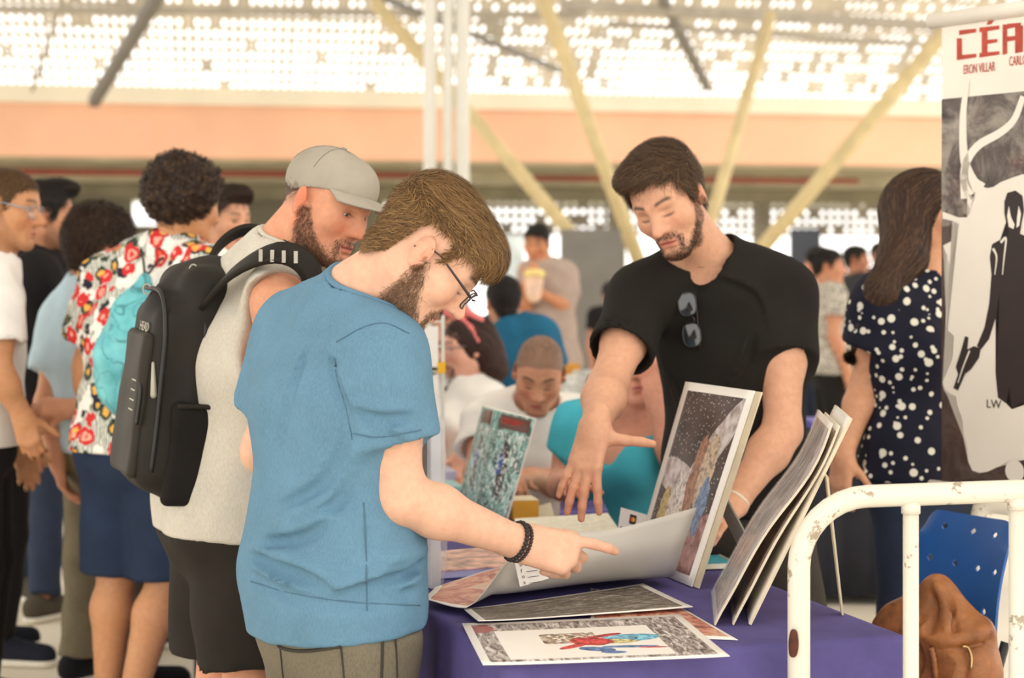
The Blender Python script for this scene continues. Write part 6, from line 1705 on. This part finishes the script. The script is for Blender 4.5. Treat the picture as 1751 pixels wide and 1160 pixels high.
# teal drawstring bag on his back
S = SDF(); bc_ = [W(248, 478, d-.20), W(236, 545, d-.23), W(226, 610, d-.25), W(224, 665, d-.24)]
S.chain(bc_, [.022, .070, .105, .098], .05); S.fn(lambda X, F: .006*wav(X, 9, 40)-.006*creases(X, 60, 30, .3), 'disp')
dbg = empty('drawstring_bag', W(224, 705, d-.24)); tag(dbg, 'crumpled teal drawstring bag on the back of the floral shirt', 'bag')
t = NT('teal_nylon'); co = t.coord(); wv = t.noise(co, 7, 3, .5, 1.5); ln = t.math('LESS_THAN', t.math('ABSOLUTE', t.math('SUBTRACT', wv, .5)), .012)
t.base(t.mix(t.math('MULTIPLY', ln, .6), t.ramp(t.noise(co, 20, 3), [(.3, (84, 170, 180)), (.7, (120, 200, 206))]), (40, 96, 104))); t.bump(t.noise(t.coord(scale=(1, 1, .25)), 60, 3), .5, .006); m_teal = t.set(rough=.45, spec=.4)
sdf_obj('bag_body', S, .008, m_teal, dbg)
for dx in (-1, 1): MB().tube(catmull([W(248, 476, d-.21), W(262+dx*18, 440, d-.10), W(280+dx*45, 440, d-.02), W(285+dx*60, 470, d+.05)], 12), .004, 6).build('cord', m_ink, dbg)
for k in range(7):
    a = -1+k/3; MB().tube(catmull([W(248+a*10, 484, d-.225), W(243+a*22, 515, d-.27), W(238+a*34, 548, d-.295)], 8), [.004, .005, .0055, .005, .004, .003, .002, .001], 6).build('gather', m_teal, dbg, smooth=True)

# ---- man in pale blue T-shirt and olive trousers ------------------------------
d = 6.05; q = W(178, 740, d)
J = stand(q[0], q[1], .75, 1.70); set_pel(J, V3(q[0], q[1], .88))
P_in(J, chest=W(150, 610, d), neck=W(150, 490, d), head=W(170, 420, d-.02), shL=W(108, 548, d+.05), shR=W(215, 540, d-.15), elL=W(80, 690, d-.02), wrL=W(98, 790, d-.08), elR=W(235, 660, d-.1), wrR=W(118, 700, d-.16))
J['hdL'] = nrm(V3(.25, .1, -.95)); J['hnL'] = V3(.9, 0, .2); J['hdR'] = nrm(V3(-1, -.1, .1)); J['hnR'] = nrm(V3(0, .6, -.3)); J['curlR'] = (.7, .8, .5)
J['kick'] = 0; J['anL'] = V3(W(130, 0, d)[0], d+.1, .085); J['anR'] = V3(W(235, 0, d)[0], d-.12, .085); J['toeL'] = J['anL']+V3(.1, .14, -.055); J['toeR'] = J['anR']+V3(.12, .1, -.055)
J['knL'] = lerp(J['hipL'], J['anL'], .5)+V3(0, .03, 0); J['knR'] = lerp(J['hipR'], J['anR'], .5)
H = Head(J['head'], V3(.72, .66, -.22), V3(.2, .2, 1), 1.02); D = bodydims(1.0)
def ops_w(S, H): s = H.sc; S.el(H.P(0, .0, .075), (.082*s, .105*s, .06*s), H.M, .03*s); S.el(H.P(0, -.05, .01), (.078*s, .075*s, .08*s), H.M, .03*s)
LW = ([-.14, -.06, -.04, .01, .03, .05, .08, .13], [-.085, -.085, .0, .01, -.01, .03, .06, .06])
b, S, v = simple('dark haired man in a pale blue T-shirt and olive trousers holding his elbow', J, H, (222, 160, 124), D, dict(color=(50, 36, 28), line=LW, grow=.02, ops=ops_w, n=4500, length=.045, flow=back_flow, width=.0013, lift=.012, jit=.6, amp=.5, freq=1.4, hi=(96, 70, 48)))
top_shirt(J, D, 't_shirt', fabric('pale_blue_jersey', (188, 212, 224), .04, 0, .2), b, off=.018, frac=(.55, .62), hem=-.06, flare=.02, h=.010, fold=.007)
bottom(J, D, 'trousers', fabric('olive_twill', (108, 98, 78), .1, .2), b, off=.020, frac=1.97, flare=.020, fold=.010, top=-.01, h=.012)
shoes(J, b, m_shoe_k, m_sole_w, h=.012)

# ---- young man in glasses and white T-shirt ------------------------------------
d = 5.65; q = W(-38, 730, d)
J = stand(q[0], q[1], .12, 1.72, .06); set_pel(J, V3(q[0], q[1], .93))
P_in(J, chest=W(-30, 610, d), neck=W(-12, 452, d), head=W(14, 358, d), shR=W(-5, 525, d-.17), elR=W(0, 640, d-.2), wrR=W(38, 712, d-.16), shL=W(-20, 500, d+.17))
J['hdR'] = nrm(V3(.25, .05, -.95)); J['hnR'] = V3(-.1, .95, 0); J['curlR'] = (.5, .7, .5)
H = Head(J['head'], V3(.98, -.10, -.12), V3(.1, 0, 1), 1.06); D = bodydims(.95)
LS = ([-.14, -.07, -.045, -.035, .006, .016, .03, .045, .07, .13], [-.05, -.05, -.03, .04, .04, .0, .01, .05, .07, .07])
b, S, v = simple('young man in clear glasses and a white T-shirt standing by the black hoodie', J, H, (204, 148, 106), D, dict(color=(92, 66, 40), line=LS, grow=.008, n=4000, length=.016, flow=back_flow, width=.0010, lift=.004), cols=dict(brow=(60, 42, 30), beard=side_beard, beard_c=(110, 76, 54), beard_a=.35))
glasses(H, b, plain('clear_plastic', (150, 150, 156), .2, .05), m_gl)
tw = NT('white_shirt_tiedye'); co = tw.coord(); sp = tw.n('ShaderNodeSeparateXYZ'); tw.l(co, sp.inputs[0])
top_shirt(J, D, 't_shirt', m_wt, b, off=.018, frac=(.55, .6), hem=-.05, flare=.02, h=.010, fold=.007)
bottom(J, D, 'trousers', m_blackt, b, off=.014, frac=1.95, flare=.015, top=.03, h=.012)
shoes(J, b, m_shoe_k, m_sole_w, h=.012)

# ---- man in the black hoodie -----------------------------------------------------
d = 6.45; q = W(8, 740, d)
J = stand(q[0], q[1], .35, 1.74); set_pel(J, V3(q[0], q[1], .93))
P_in(J, chest=W(55, 600, d), neck=W(58, 455, d), head=W(78, 372, d), shR=W(60, 480, d-.18), shL=W(45, 478, d+.18), elR=W(58, 620, d-.08), elL=W(25, 620, d+.2))
J['anR'] = V3(W(-2, 0, d)[0], d-.02, .085); J['toeR'] = J['anR']+V3(.17, -.03, -.055); J['knR'] = lerp(J['hipR'], J['anR'], .5)+V3(.02, 0, 0)
J['anL'] = J['anR']+V3(-.12, .2, 0); J['toeL'] = J['anL']+V3(.15, .1, -.055); J['knL'] = lerp(J['hipL'], J['anL'], .5)
H = Head(J['head'], V3(.93, .36, -.05), V3(0, 0, 1), 1.04); D = bodydims(1.0)
def ops_q(S, H): s = H.sc; S.el(H.P(0, .05, .105), (.055*s, .055*s, .032*s), H.M, .03*s)
fw_flow = lambda q: np.stack([q[:, 0]*0, np.where(q[:, 2] > .07, .9, -.4), np.where(q[:, 2] > .07, .35, -1)], 1)
b, S, v = simple('black haired man in a black hoodie behind the young man in glasses', J, H, (210, 150, 114), D, dict(color=BLK, line=LS, grow=.012, ops=ops_q, n=4000, length=.030, flow=fw_flow, width=.0012, lift=.010), cols=dict(brow=(30, 22, 18), beard=side_beard, beard_c=(90, 62, 48), beard_a=.45))
def hood(S_):
    nk = J['neck']; f_ = J['f']
    for a in np.linspace(-2.3, 2.3, 11): pass
    S_.el(nk-f_*.075+V3(0, 0, .005), (.10, .085, .075), None, .05); S_.el(nk+V3(0, 0, -.01), (.115, .105, .05), None, .05)
top_shirt(J, D, 'hoodie', fabric('black_fleece', (28, 25, 26), .1, .05, .3), b, off=.030, frac=(1.9, 1.9), hem=-.04, flare=.01, h=.010, fold=.010, extra=hood, neck_r=.066, neck_up=.03)
bottom(J, D, 'trousers', m_blackt, b, off=.012, frac=1.95, flare=.012, top=.03, h=.012, fold=.008)
m_snk = fabric('dark_suede', (30, 32, 42), .1)
shoes(J, b, m_snk, m_sole_w, h=.008)
# ---- bearded man behind them in navy jeans -----------------------------------------
d = 7.6; q = W(78, 700, d)
J = stand(q[0], q[1], .5, 1.72)
J['head'] = W(98, 392, d); J['neck'] = W(86, 448, d)
J['anL'] = V3(W(22, 0, d)[0], d+.15, .085); J['toeL'] = J['anL']+V3(.10, -.13, -.055); J['anR'] = V3(W(112, 0, d)[0], d-.35, .085); J['toeR'] = J['anR']+V3(.08, .12, -.055)
for n in 'LR': J['kn'+n] = lerp(J['hip'+n], J['an'+n], .5)
H = Head(J['head'], V3(.95, .2, -.05), V3(0, 0, 1), 1.0); D = bodydims(.95)
b, S, v = simple('bearded man in navy jeans and canvas sneakers behind the black hoodie', J, H, (196, 138, 102), D, dict(color=BLK, line=LS, grow=.012, n=2000, length=.03, flow=back_flow, width=.0014), cols=dict(brow=(30, 22, 18), beard=side_beard, beard_c=(60, 42, 32), beard_a=.8), hands='')
top_shirt(J, D, 't_shirt', fabric('dark_grey_jersey', (66, 64, 66), .1), b, off=.018, h=.013, fold=.006)
bottom(J, D, 'jeans', m_jeans, b, off=.014, frac=1.95, flare=.012, top=.03, h=.014, fold=.010)
shoes(J, b, fabric('olive_canvas', (74, 68, 56), .1), m_sole_w, h=.009, laces=m_lace)
# ---- young man glimpsed between the afro and the backpack ----------------------------
d = 6.65; q = W(330, 700, d)
J = stand(q[0], q[1], .2, 1.72); J['head'] = W(386, 378, d); J['neck'] = W(366, 440, d)
J['anL'] = V3(W(255, 0, d)[0], d+.1, .085); J['toeL'] = J['anL']+V3(.16, -.05, -.055); J['anR'] = V3(W(335, 0, d)[0], d-.05, .085); J['toeR'] = J['anR']+V3(.16, -.06, -.055)
for n in 'LR': J['kn'+n] = lerp(J['hip'+n], J['an'+n], .5)
H = Head(J['head'], V3(.78, -.60, -.10), V3(0, 0, 1), 1.0); D = bodydims(.95)
b, S, v = simple('young man with a dark quiff between the afro and the grey cap', J, H, (222, 166, 132), D, dict(color=(60, 44, 34), line=LS, grow=.010, ops=ops_q, n=2500, length=.028, flow=fw_flow, width=.0013, lift=.010), cols=dict(brow=(60, 42, 32)))
top_shirt(J, D, 't_shirt', m_wt, b, off=.018, h=.013)
bottom(J, D, 'trousers', m_blackt, b, off=.012, frac=1.95, flare=.012, top=.03, h=.014)
shoes(J, b, m_snk, m_sole_w, h=.009)

# ---- woman in the polka dot blouse ---------------------------------------------------
d = 5.0; q = W(1580, 790, d)
J = stand(q[0], q[1], -.95, 1.68); set_pel(J, V3(q[0], q[1], .90))
P_in(J, chest=W(1578, 620, d), neck=W(1580, 470, d), head=W(1590, 366, d), shR=W(1503, 512, d-.06), shL=W(1672, 508, d+.1), elR=W(1478, 660, d-.02), wrR=W(1442, 780, d-.1), elL=W(1700, 660, d+.1), wrL=W(1690, 780, d))
J['hdR'] = nrm(V3(-.1, .05, -1)); J['hnR'] = V3(.6, .6, 0); J['curlR'] = (.4, .5, .4)
H = Head(J['head'], V3(.92, -.35, -.05), V3(0, 0, 1), .98); D = bodydims(1.08, True); D['bust'] = .062; D['arm'] = .049
SKW = (222, 164, 128)
b, S, v = simple('woman in a navy polka dot blouse walking behind the banner', J, H, SKW, D, None, head_kw=dict(fem=True, jaw=.85, face_w=.95), hh=.0045)
def long_hair(H, b, color, pts, rads, hi=None, n=5000, length=.30, seed=4, hline=(-.02, .012, .040, .075, .10)):
    hs = SDF(); s = H.sc
    hs.el(H.P(0, -.022, .042), (.088*s, .106*s, .092*s), H.M, .03)
    hs.chain(pts, rads, .04)
    full = SDF(); full.ops = list(hs.ops)
    def cf(X):
        r, f, u = H.loc(X); return np.where(np.abs(u) < .14, np.minimum(f-np.interp(u, [-.15, -.02, .05, .075, .10], hline), .05), -1)
    hs.fn(cf, 'max')
    vv, qq = hs.mesh(.008); me = raw_mesh('hair', vv, qq); set_col(me, np.tile(lin(color)*.8, (len(vv), 1))); o = link('hair', me, attr_mat('hair_fibre', .55, .25), b)
    lo, hi_ = full.bounds(.05); sh = Shell(full, lo, hi_, .010); rr = np.random.default_rng(seed); s0 = vv[rr.choice(len(vv), n)]
    PP = np.array([V3(p) for p in pts]); PP = np.vstack([H.P(0, .03, .10), PP])
    def fl(p, nn):
        dd = np.linalg.norm(p[:, None]-PP[None], axis=2); i = np.clip(np.argmin(dd, 1), 0, len(PP)-2); v_ = PP[i+1]-PP[i]; return v_/np.maximum(1e-6, np.linalg.norm(v_, axis=1))[:, None]
    P, N = comb(s0, sh, fl, 8, length, (-.003, .004), .0, .12, seed, 1.0, .12)
    t_ = np.linspace(0, 1, 9); ribbons('hair_strands', P, (.0016*(1-.6*t_**2))[None]*np.ones((n, 1)), N, hair_cols(n, color, .25, seed, hi), attr_mat('hair_fibre', .55, .25), o)
    return o
long_hair(H, b, (62, 44, 34), [H.P(0, -.06, .0), W(1545, 440, d-.06), W(1508, 500, d-.10), W(1480, 560, d-.07), W(1462, 600, d-.04)], [.085, .060, .045, .028, .010], (110, 80, 56), hline=(-.05, -.022, .012, .05, .085))
m_pd = dots()
top_shirt(J, D, 'blouse', m_pd, b, off=.016, frac=(.52, .52), hem=-.05, flare=.022, h=.009, neck_r=.085, neck_up=.03, fold=.007)
bottom(J, D, 'jeans', m_jeans, b, off=.010, frac=1.97, flare=.006, top=.0, h=.011)
shoes(J, b, m_shoe_k, m_sole_w, h=.012)
er = H.P(.086, -.012, -.036); MB().tube([er+.006*V3(math.cos(a), 0, math.sin(a)) for a in np.linspace(0, 6.28, 9)[:-1]], .003, 6, closed=True).build('earring', m_refl, b, smooth=True)

# ---- seated: woman in the turquoise top ------------------------------------------------
def plastic_chair(c, yaw, mat, label):
    e = empty('plastic_chair', V3(c[0], c[1], 0)); tag(e, label, 'chair'); f_, r_ = fwd(yaw), rgt(yaw); o = V3(c[0], c[1], 0); Mx_ = np.array([r_, f_, V3(0, 0, 1)])
    S = SDF(); S.bx(o+V3(0, 0, .365), (.21, .21, .014), Mx_, .013); sdf_obj('seat', S, .012, mat, e)
    rows = []
    for z in np.linspace(.385, .80, 8): rows.append([o-f_*(.24+.10*(z-.385))+r_*x+f_*(x*x)*.8+V3(0, 0, z-(.5*x*x if z > .76 else 0)) for x in np.linspace(-.21, .21, 9)])
    link('backrest', raw_mesh('backrest', *sheet_vf(np.array(rows), .008)), mat, e)
    for a in (1, -1):
        for c_ in (1, -1): MB().tube([o+r_*a*.20+f_*c_*.20+V3(0, 0, .003), o+r_*a*.17+f_*c_*.17+V3(0, 0, .362)], .016, 8).build('leg', mat, e, smooth=True)
    return e
def legs_front(J, x=.10, y=-.40, back=.04):
    for n in 'LR': J['kn'+n] = J['hip'+n]+V3(x, y, 0); J['an'+n] = V3(J['kn'+n][0], J['kn'+n][1]+back, .085); J['toe'+n] = J['an'+n]+V3(0, -.17, -.055)
m_wpl = plain('white_plastic', (226, 222, 212), .4, .03)
d = 5.36; q = W(1078, 900, d+.08)
J = sit(q[0], q[1], -1.95, 1.66, .10); 
P_in(J, chest=W(1058, 800, d), neck=W(1092, 690, d), head=W(1094, 622, d-.03), shR=W(988, 735, d-.06), shL=W(1160, 735, d+.1), elR=W(962, 832, d-.04), wrR=W(972, 822, d-.27), elL=W(1160, 800, d-.2), wrL=W(1118, 672, d-.17))
J['hdL'] = nrm(V3(-.1, .05, 1)); J['hnL'] = nrm(V3(.2, .95, 0)); J['curlL'] = (1.0, 1.1, .7); J['hnR'] = V3(0, 0, -1); J['hdR'] = nrm(V3(.1, -.95, .12))
legs_front(J)
H = Head(J['head'], V3(-.15, -.97, .02), V3(-.10, 0, 1), 1.06); D = bodydims(1.12, True); D['bust'] = .085; D['arm'] = .054
b, S, v = simple('seated woman in a turquoise top resting her chin on her hand', J, H, (228, 164, 138), D, None, head_kw=dict(jaw=.9, face_w=1.02), hh=.0045, cols=dict(brow=(70, 50, 40)))
long_hair(H, b, (66, 44, 36), [H.P(0, -.05, .02), H.P(.075, -.04, -.06), W(1030, 660, d+.05), W(1018, 690, d+.06)], [.09, .055, .04, .02], (120, 84, 60), n=3000, length=.2)
def vt(S_):
    p = S_.hit(1040, 780, 4.6, 6.0); p2_ = S_.hit(1080, 715, 4.6, 6.0); S_.rc(p+V3(0, .015, 0), p2_+V3(0, .02, 0), .03, .085, .012, True); S_.rc(p2_+V3(0, .02, 0), J['neck']+V3(0, -.02, .05), .085, .09, .012, True)
top_shirt(J, D, 'top', fabric('turquoise_jersey', (70, 176, 196), .05, .05, .2), b, off=.014, frac=(.42, .42), hem=-.10, h=.009, flare=.012, vneck=vt, neck_r=.08, fold=.010, fold_s=30)
bottom(J, D, 'trousers', m_jeans, b, off=.012, frac=1.9, top=.0, h=.014); shoes(J, b, m_shoe_k, m_sole_w, h=.014)
plastic_chair((J['pel'][0], J['pel'][1]), -1.95, m_wpl, 'white plastic chair under the woman in the turquoise top')
# ---- seated: man with shaved head -----------------------------------------------------
d = 5.98; q = W(930, 860, d+.15)
J = sit(q[0], q[1], -1.65, 1.74, .14)
P_in(J, chest=W(912, 800, d+.02), neck=W(916, 700, d-.06), head=W(922, 640, d-.16), shR=W(838, 720, d), shL=W(975, 715, d+.08), elR=W(815, 810, d-.15), wrR=W(858, 812, d-.34), elL=W(965, 830, d-.12), wrL=W(905, 816, d-.32))
J['hdR'] = nrm(V3(.3, -.9, -.02)); J['hnR'] = V3(0, 0, -1); J['hdL'] = nrm(V3(-.5, -.8, -.02)); J['hnL'] = V3(0, 0, -1)
legs_front(J, -.02, -.36, .03)
H = Head(J['head'], V3(-.06, -.86, -.50), V3(.05, -.5, .86), 1.02); D = bodydims(1.06)
sc_f = lambda r, f, u: .8*np.clip((u-np.interp(f, [-.1, -.03, .02, .04, .07, .1], [-.06, .0, .02, .04, .066, .07]))/.008, 0, 1)
b, S, v = simple('seated man with a shaved head in a white T-shirt looking down', J, H, (214, 154, 122), D, None, cols=dict(scalp=sc_f, scalp_c=(128, 102, 84), brow=(50, 36, 28), closed=True, beard=side_beard, beard_c=(130, 92, 74), beard_a=.5), head_kw=dict(open_eye=0), hh=.0045, neck_r=.06)
make_hair(H, b, (128, 104, 88), ([-.1, -.03, .02, .04, .07, .1], [-.06, .03, .03, .038, .058, .060]), -.004, None, n=5000, length=.005, width=.0005, lift=.003, h=.0055, side=1.0, cap_dark=1.1, off=(.0035, .006))
top_shirt(J, D, 't_shirt', m_wt, b, off=.018, frac=(.6, .6), hem=-.10, h=.010, flare=.02, fold=.012, fold_s=28)
bottom(J, D, 'trousers', m_jeans, b, off=.012, frac=1.9, top=.0, h=.014); shoes(J, b, m_shoe_k, m_sole_w, h=.014)
plastic_chair((J['pel'][0]+.02, J['pel'][1]+.03), -1.65, m_wpl, 'white plastic chair under the man with the shaved head')
# ---- seated: girl with the pink bow -----------------------------------------------------
d = 7.0; q = W(790, 860, d)
J = sit(q[0], q[1], -2.6, 1.62, .05)
P_in(J, chest=W(785, 730, d), neck=W(800, 652, d), head=W(797, 596, d-.02), shR=W(742, 680, d+.05), shL=W(838, 685, d-.05), elR=W(735, 760, d-.1), wrR=W(748, 790, d-.3), elL=W(835, 760, d-.15), wrL=W(790, 778, d-.3))
legs_front(J, .0, -.36, .0)
H = Head(J['head'], V3(-.93, -.36, -.08), V3(0, 0, 1), 1.0); D = bodydims(1.05, True); D['bust'] = .06
b, S, v = simple('seated girl with glasses and a pink bow in dark wavy hair', J, H, (230, 176, 152), D, None, head_kw=dict(jaw=.88, fem=True), cols=dict(brow=(60, 42, 36), lip=(200, 96, 96)))
long_hair(H, b, (58, 40, 36), [H.P(0, -.05, .0), W(832, 606, d), W(846, 632, d-.02), W(842, 650, d)], [.088, .066, .045, .02], (96, 66, 54), n=3000, length=.16)
long_hair(H, b, (58, 40, 36), [H.P(.06, -.02, -.02), W(768, 640, d-.05), W(760, 668, d-.06)], [.05, .030, .012], (96, 66, 54), n=900, length=.16)
glasses(H, b, plain('thin_grey_frame', (120, 112, 116), .3, .05), m_gl, th=.0011)
bw = empty('hair_bow', H.P(0, .02, .125)); bw.parent = b; bw.location = V3(*bw.location)-V3(*b.location)
bpy.data.objects.remove(bw)
S = SDF(); top_ = H.P(0, .03, .118)
S.chain([H.P(.09, -.02, .03), H.P(.075, .0, .085), H.P(.03, .02, .122), H.P(-.03, .02, .122), H.P(-.075, .0, .085), H.P(-.09, -.02, .03)], [.010]*6, .01)
S.chain([top_, H.P(.03, .055, .150), H.P(.06, .045, .150)], [.010, .018, .010], .01); S.chain([top_, H.P(-.03, .0, .150), H.P(-.045, -.05, .11), H.P(-.055, -.06, .06)], [.010, .016, .016, .010], .01)
sdf_obj('bow', S, .006, fabric('pink_ribbon', (232, 128, 124), .05), b)
top_shirt(J, D, 't_shirt', m_wt, b, off=.016, frac=(.6, .6), hem=-.10, h=.011, fold=.010)
bottom(J, D, 'trousers', m_jeans, b, off=.012, frac=1.9, top=.0, h=.015); shoes(J, b, m_shoe_k, m_sole_w, h=.015)
plastic_chair((J['pel'][0], J['pel'][1]), -2.6, m_wpl, 'white plastic chair under the girl with the pink bow')
# ---- seated: dark haired person hidden behind her ----------------------------------------
d = 7.62; q = W(768, 860, d); J = sit(q[0], q[1], -2.2, 1.66, .0); J['head'] = W(772, 568, d); J['neck'] = W(775, 622, d)
H = Head(J['head'], V3(-.6, -.8, 0), V3(0, 0, 1), 1.0); D = bodydims(1.0)
b, S, v = simple('seated dark haired person in grey behind the girl with the bow', J, H, (206, 150, 120), D, dict(color=BLK, line=LS, grow=.016, n=1200, length=.03, flow=back_flow, width=.0016, h=.007), hands='')
top_shirt(J, D, 't_shirt', fabric('dark_grey_jersey', (66, 64, 66)), b, h=.015, hem=-.1); bottom(J, D, 'trousers', m_jeans, b, frac=1.9, top=0, h=.016)
plastic_chair((J['pel'][0], J['pel'][1]), -2.2, m_wpl, 'white plastic chair under the dark haired person in grey')
# ---- seated: man in the teal blue T-shirt, from behind --------------------------------------
d = 8.2; q = W(880, 800, d)
J = sit(q[0], q[1], 1.3, 1.72, .05); P_in(J, chest=W(885, 620, d), neck=W(868, 560, d), head=W(861, 518, d+.02), shL=W(842, 572, d+.05), shR=W(925, 575, d-.05), elR=W(945, 650, d), elL=W(835, 650, d+.1), wrR=W(920, 680, d+.2), wrL=W(850, 680, d+.25))
H = Head(J['head'], V3(-.2, .97, -.1), V3(0, 0, 1), 1.0); D = bodydims(1.08)
b, S, v = simple('seated man in a teal blue T-shirt seen from behind', J, H, (200, 142, 110), D, dict(color=BLK, line=MEN_LINE, grow=.014, n=1800, length=.03, flow=back_flow, width=.0016, h=.006), hands='')
top_shirt(J, D, 't_shirt', fabric('teal_blue_jersey', (34, 96, 128), .06), b, off=.02, h=.012, hem=-.12, fold=.012, fold_s=28)
bottom(J, D, 'trousers', m_jeans, b, frac=1.9, top=0, h=.016)
plastic_chair((J['pel'][0], J['pel'][1]), 1.3, plain('dull_plastic', (150, 150, 150), .5, .03), 'grey plastic chair under the man in the teal blue T-shirt')
# ---- standing boy with a snack ----------------------------------------------------------------
d = 11.3; q = W(940, 600, d)
J = stand(q[0], q[1], -1.9, 1.70); P_in(J, head=W(918, 416, d), neck=W(930, 455, d), chest=W(940, 505, d), shR=W(906, 468, d), shL=W(966, 470, d), elR=W(897, 525, d-.1), wrR=W(906, 482, d-.25), elL=W(972, 525, d-.05), wrL=W(925, 503, d-.25))
set_pel(J, V3(q[0]+.02, q[1], .90)); J['hdR'] = nrm(V3(.3, 0, 1)); J['hnR'] = V3(0, 1, 0); J['curlR'] = (.9, 1, .6); J['hdL'] = nrm(V3(-.9, -.2, .2)); J['hnL'] = V3(0, .6, .6); J['curlL'] = (.7, .8, .5)
H = Head(J['head'], V3(-.25, -.92, -.30), V3(0, -.3, 1), 1.0); D = bodydims(.95)
b, S, v = simple('standing boy in a mauve grey T-shirt holding a snack', J, H, (206, 142, 102), D, dict(color=BLK, line=MEN_LINE, grow=.012, n=1200, length=.03, flow=back_flow, width=.0020, h=.007), hh=.007, hand_h=.007)
top_shirt(J, D, 't_shirt', fabric('mauve_jersey', (176, 156, 144), .05), b, off=.018, h=.013, frac=(.6, .6), hem=-.06)
bottom(J, D, 'trousers', fabric('grey_twill', (150, 134, 122), .08), b, frac=1.95, top=.02, h=.016); shoes(J, b, m_shoe_k, m_sole_w, h=.014)
fd = W(913, 487, d-.32); sn = empty('snack_bag', fd+V3(0, 0, -.09)); tag(sn, 'paper bag of yellow popcorn held by the standing boy', 'snack')
S = SDF(); S.rc(fd+V3(0, 0, -.07), fd+V3(0, 0, .02), .045, .06); sdf_obj('paper_bag', S, .012, plain('pink_paper', (232, 196, 172), .7, .04), sn)
S = SDF(); 
for k in range(14): S.rc(fd+V3(*(np.random.default_rng(k).normal(size=2)*.025), .065), fd+V3(*(np.random.default_rng(k+30).normal(size=2)*.03), .08), .022, .018, .008)
sdf_obj('popcorn', S, .009, plain('popcorn', (240, 214, 140), .8, .08, 60), sn)
# ---- people talking far on the right ------------------------------------------------------------
for (px, py, d, h_, yaw, hf, skin_, shirt_, trs, lab, long_) in (
    (1418, 446, 11.6, 1.60, .1, V3(.95, -.2, 0), (206, 146, 112), speckle('speckled_knit', (116, 108, 96), (212, 204, 190), 60), m_blackt, 'woman in a speckled grey dress with tied up dark hair', False),
    (1398, 432, 13.2, 1.64, -2.6, V3(-.85, -.4, 0), (220, 160, 132), m_wt, m_jeans, 'dark haired woman in white beside the slate panel', True),
    (1466, 422, 14.5, 1.68, .3, V3(.9, -.3, 0), (180, 124, 94), fabric('charcoal_shirt', (56, 56, 60), .1), m_blackt, 'man in a charcoal shirt talking behind the polka dot blouse', False),
    (1506, 408, 16.0, 1.74, -1.2, V3(.3, -.9, 0), (196, 140, 110), fabric('black_fleece', (28, 25, 26)), m_blackt, 'man in dark clothes furthest back near the banner', False),
    (1046, 505, 16.5, 1.62, -1.2, V3(.3, -.9, 0), (190, 132, 104), fabric('black_fleece', (28, 25, 26)), m_blackt, 'dark figure standing in front of the grey partition', True)):
    c = W(px, py, d); J = stand(c[0], d, yaw, h_); J['head'] = V3(c[0], d, min(c[2], h_*.93) if c[2] > 1.3 else c[2]); dz_ = J['head'][2]-1.615*J['k']
    for n in ('neck', 'chest', 'shR', 'shL', 'elR', 'elL', 'wrR', 'wrL'): J[n] = J[n]+V3(0, 0, dz_)
    set_pel(J, J['pel']+V3(0, 0, dz_*.8))
    H = Head(J['head'], hf, V3(0, 0, 1), 1.0); D = bodydims(1.05, long_)
    b, S, v = simple(lab, J, H, skin_, D, dict(color=BLK, line=LW if long_ else LS, grow=.020 if long_ else .014, n=700, length=.035, flow=back_flow, width=.0022, h=.008), hh=.008, hand_h=.009, h=.018)
    if 'speckled' in lab:
        S = SDF(); S.el(H.P(0, -.11, .06), (.045, .045, .04), H.M); sdf_obj('hair_bun', S, .01, attr_mat('hair_fibre'), b)
    top_shirt(J, D, 'top', shirt_, b, off=.018, h=.015, hem=-.08); bottom(J, D, 'trousers', trs, b, frac=1.95, top=.0, h=.017); shoes(J, b, m_shoe_k, m_sole_w, h=.016)
# ---- woman bending behind the far purple table ----------------------------------------------------
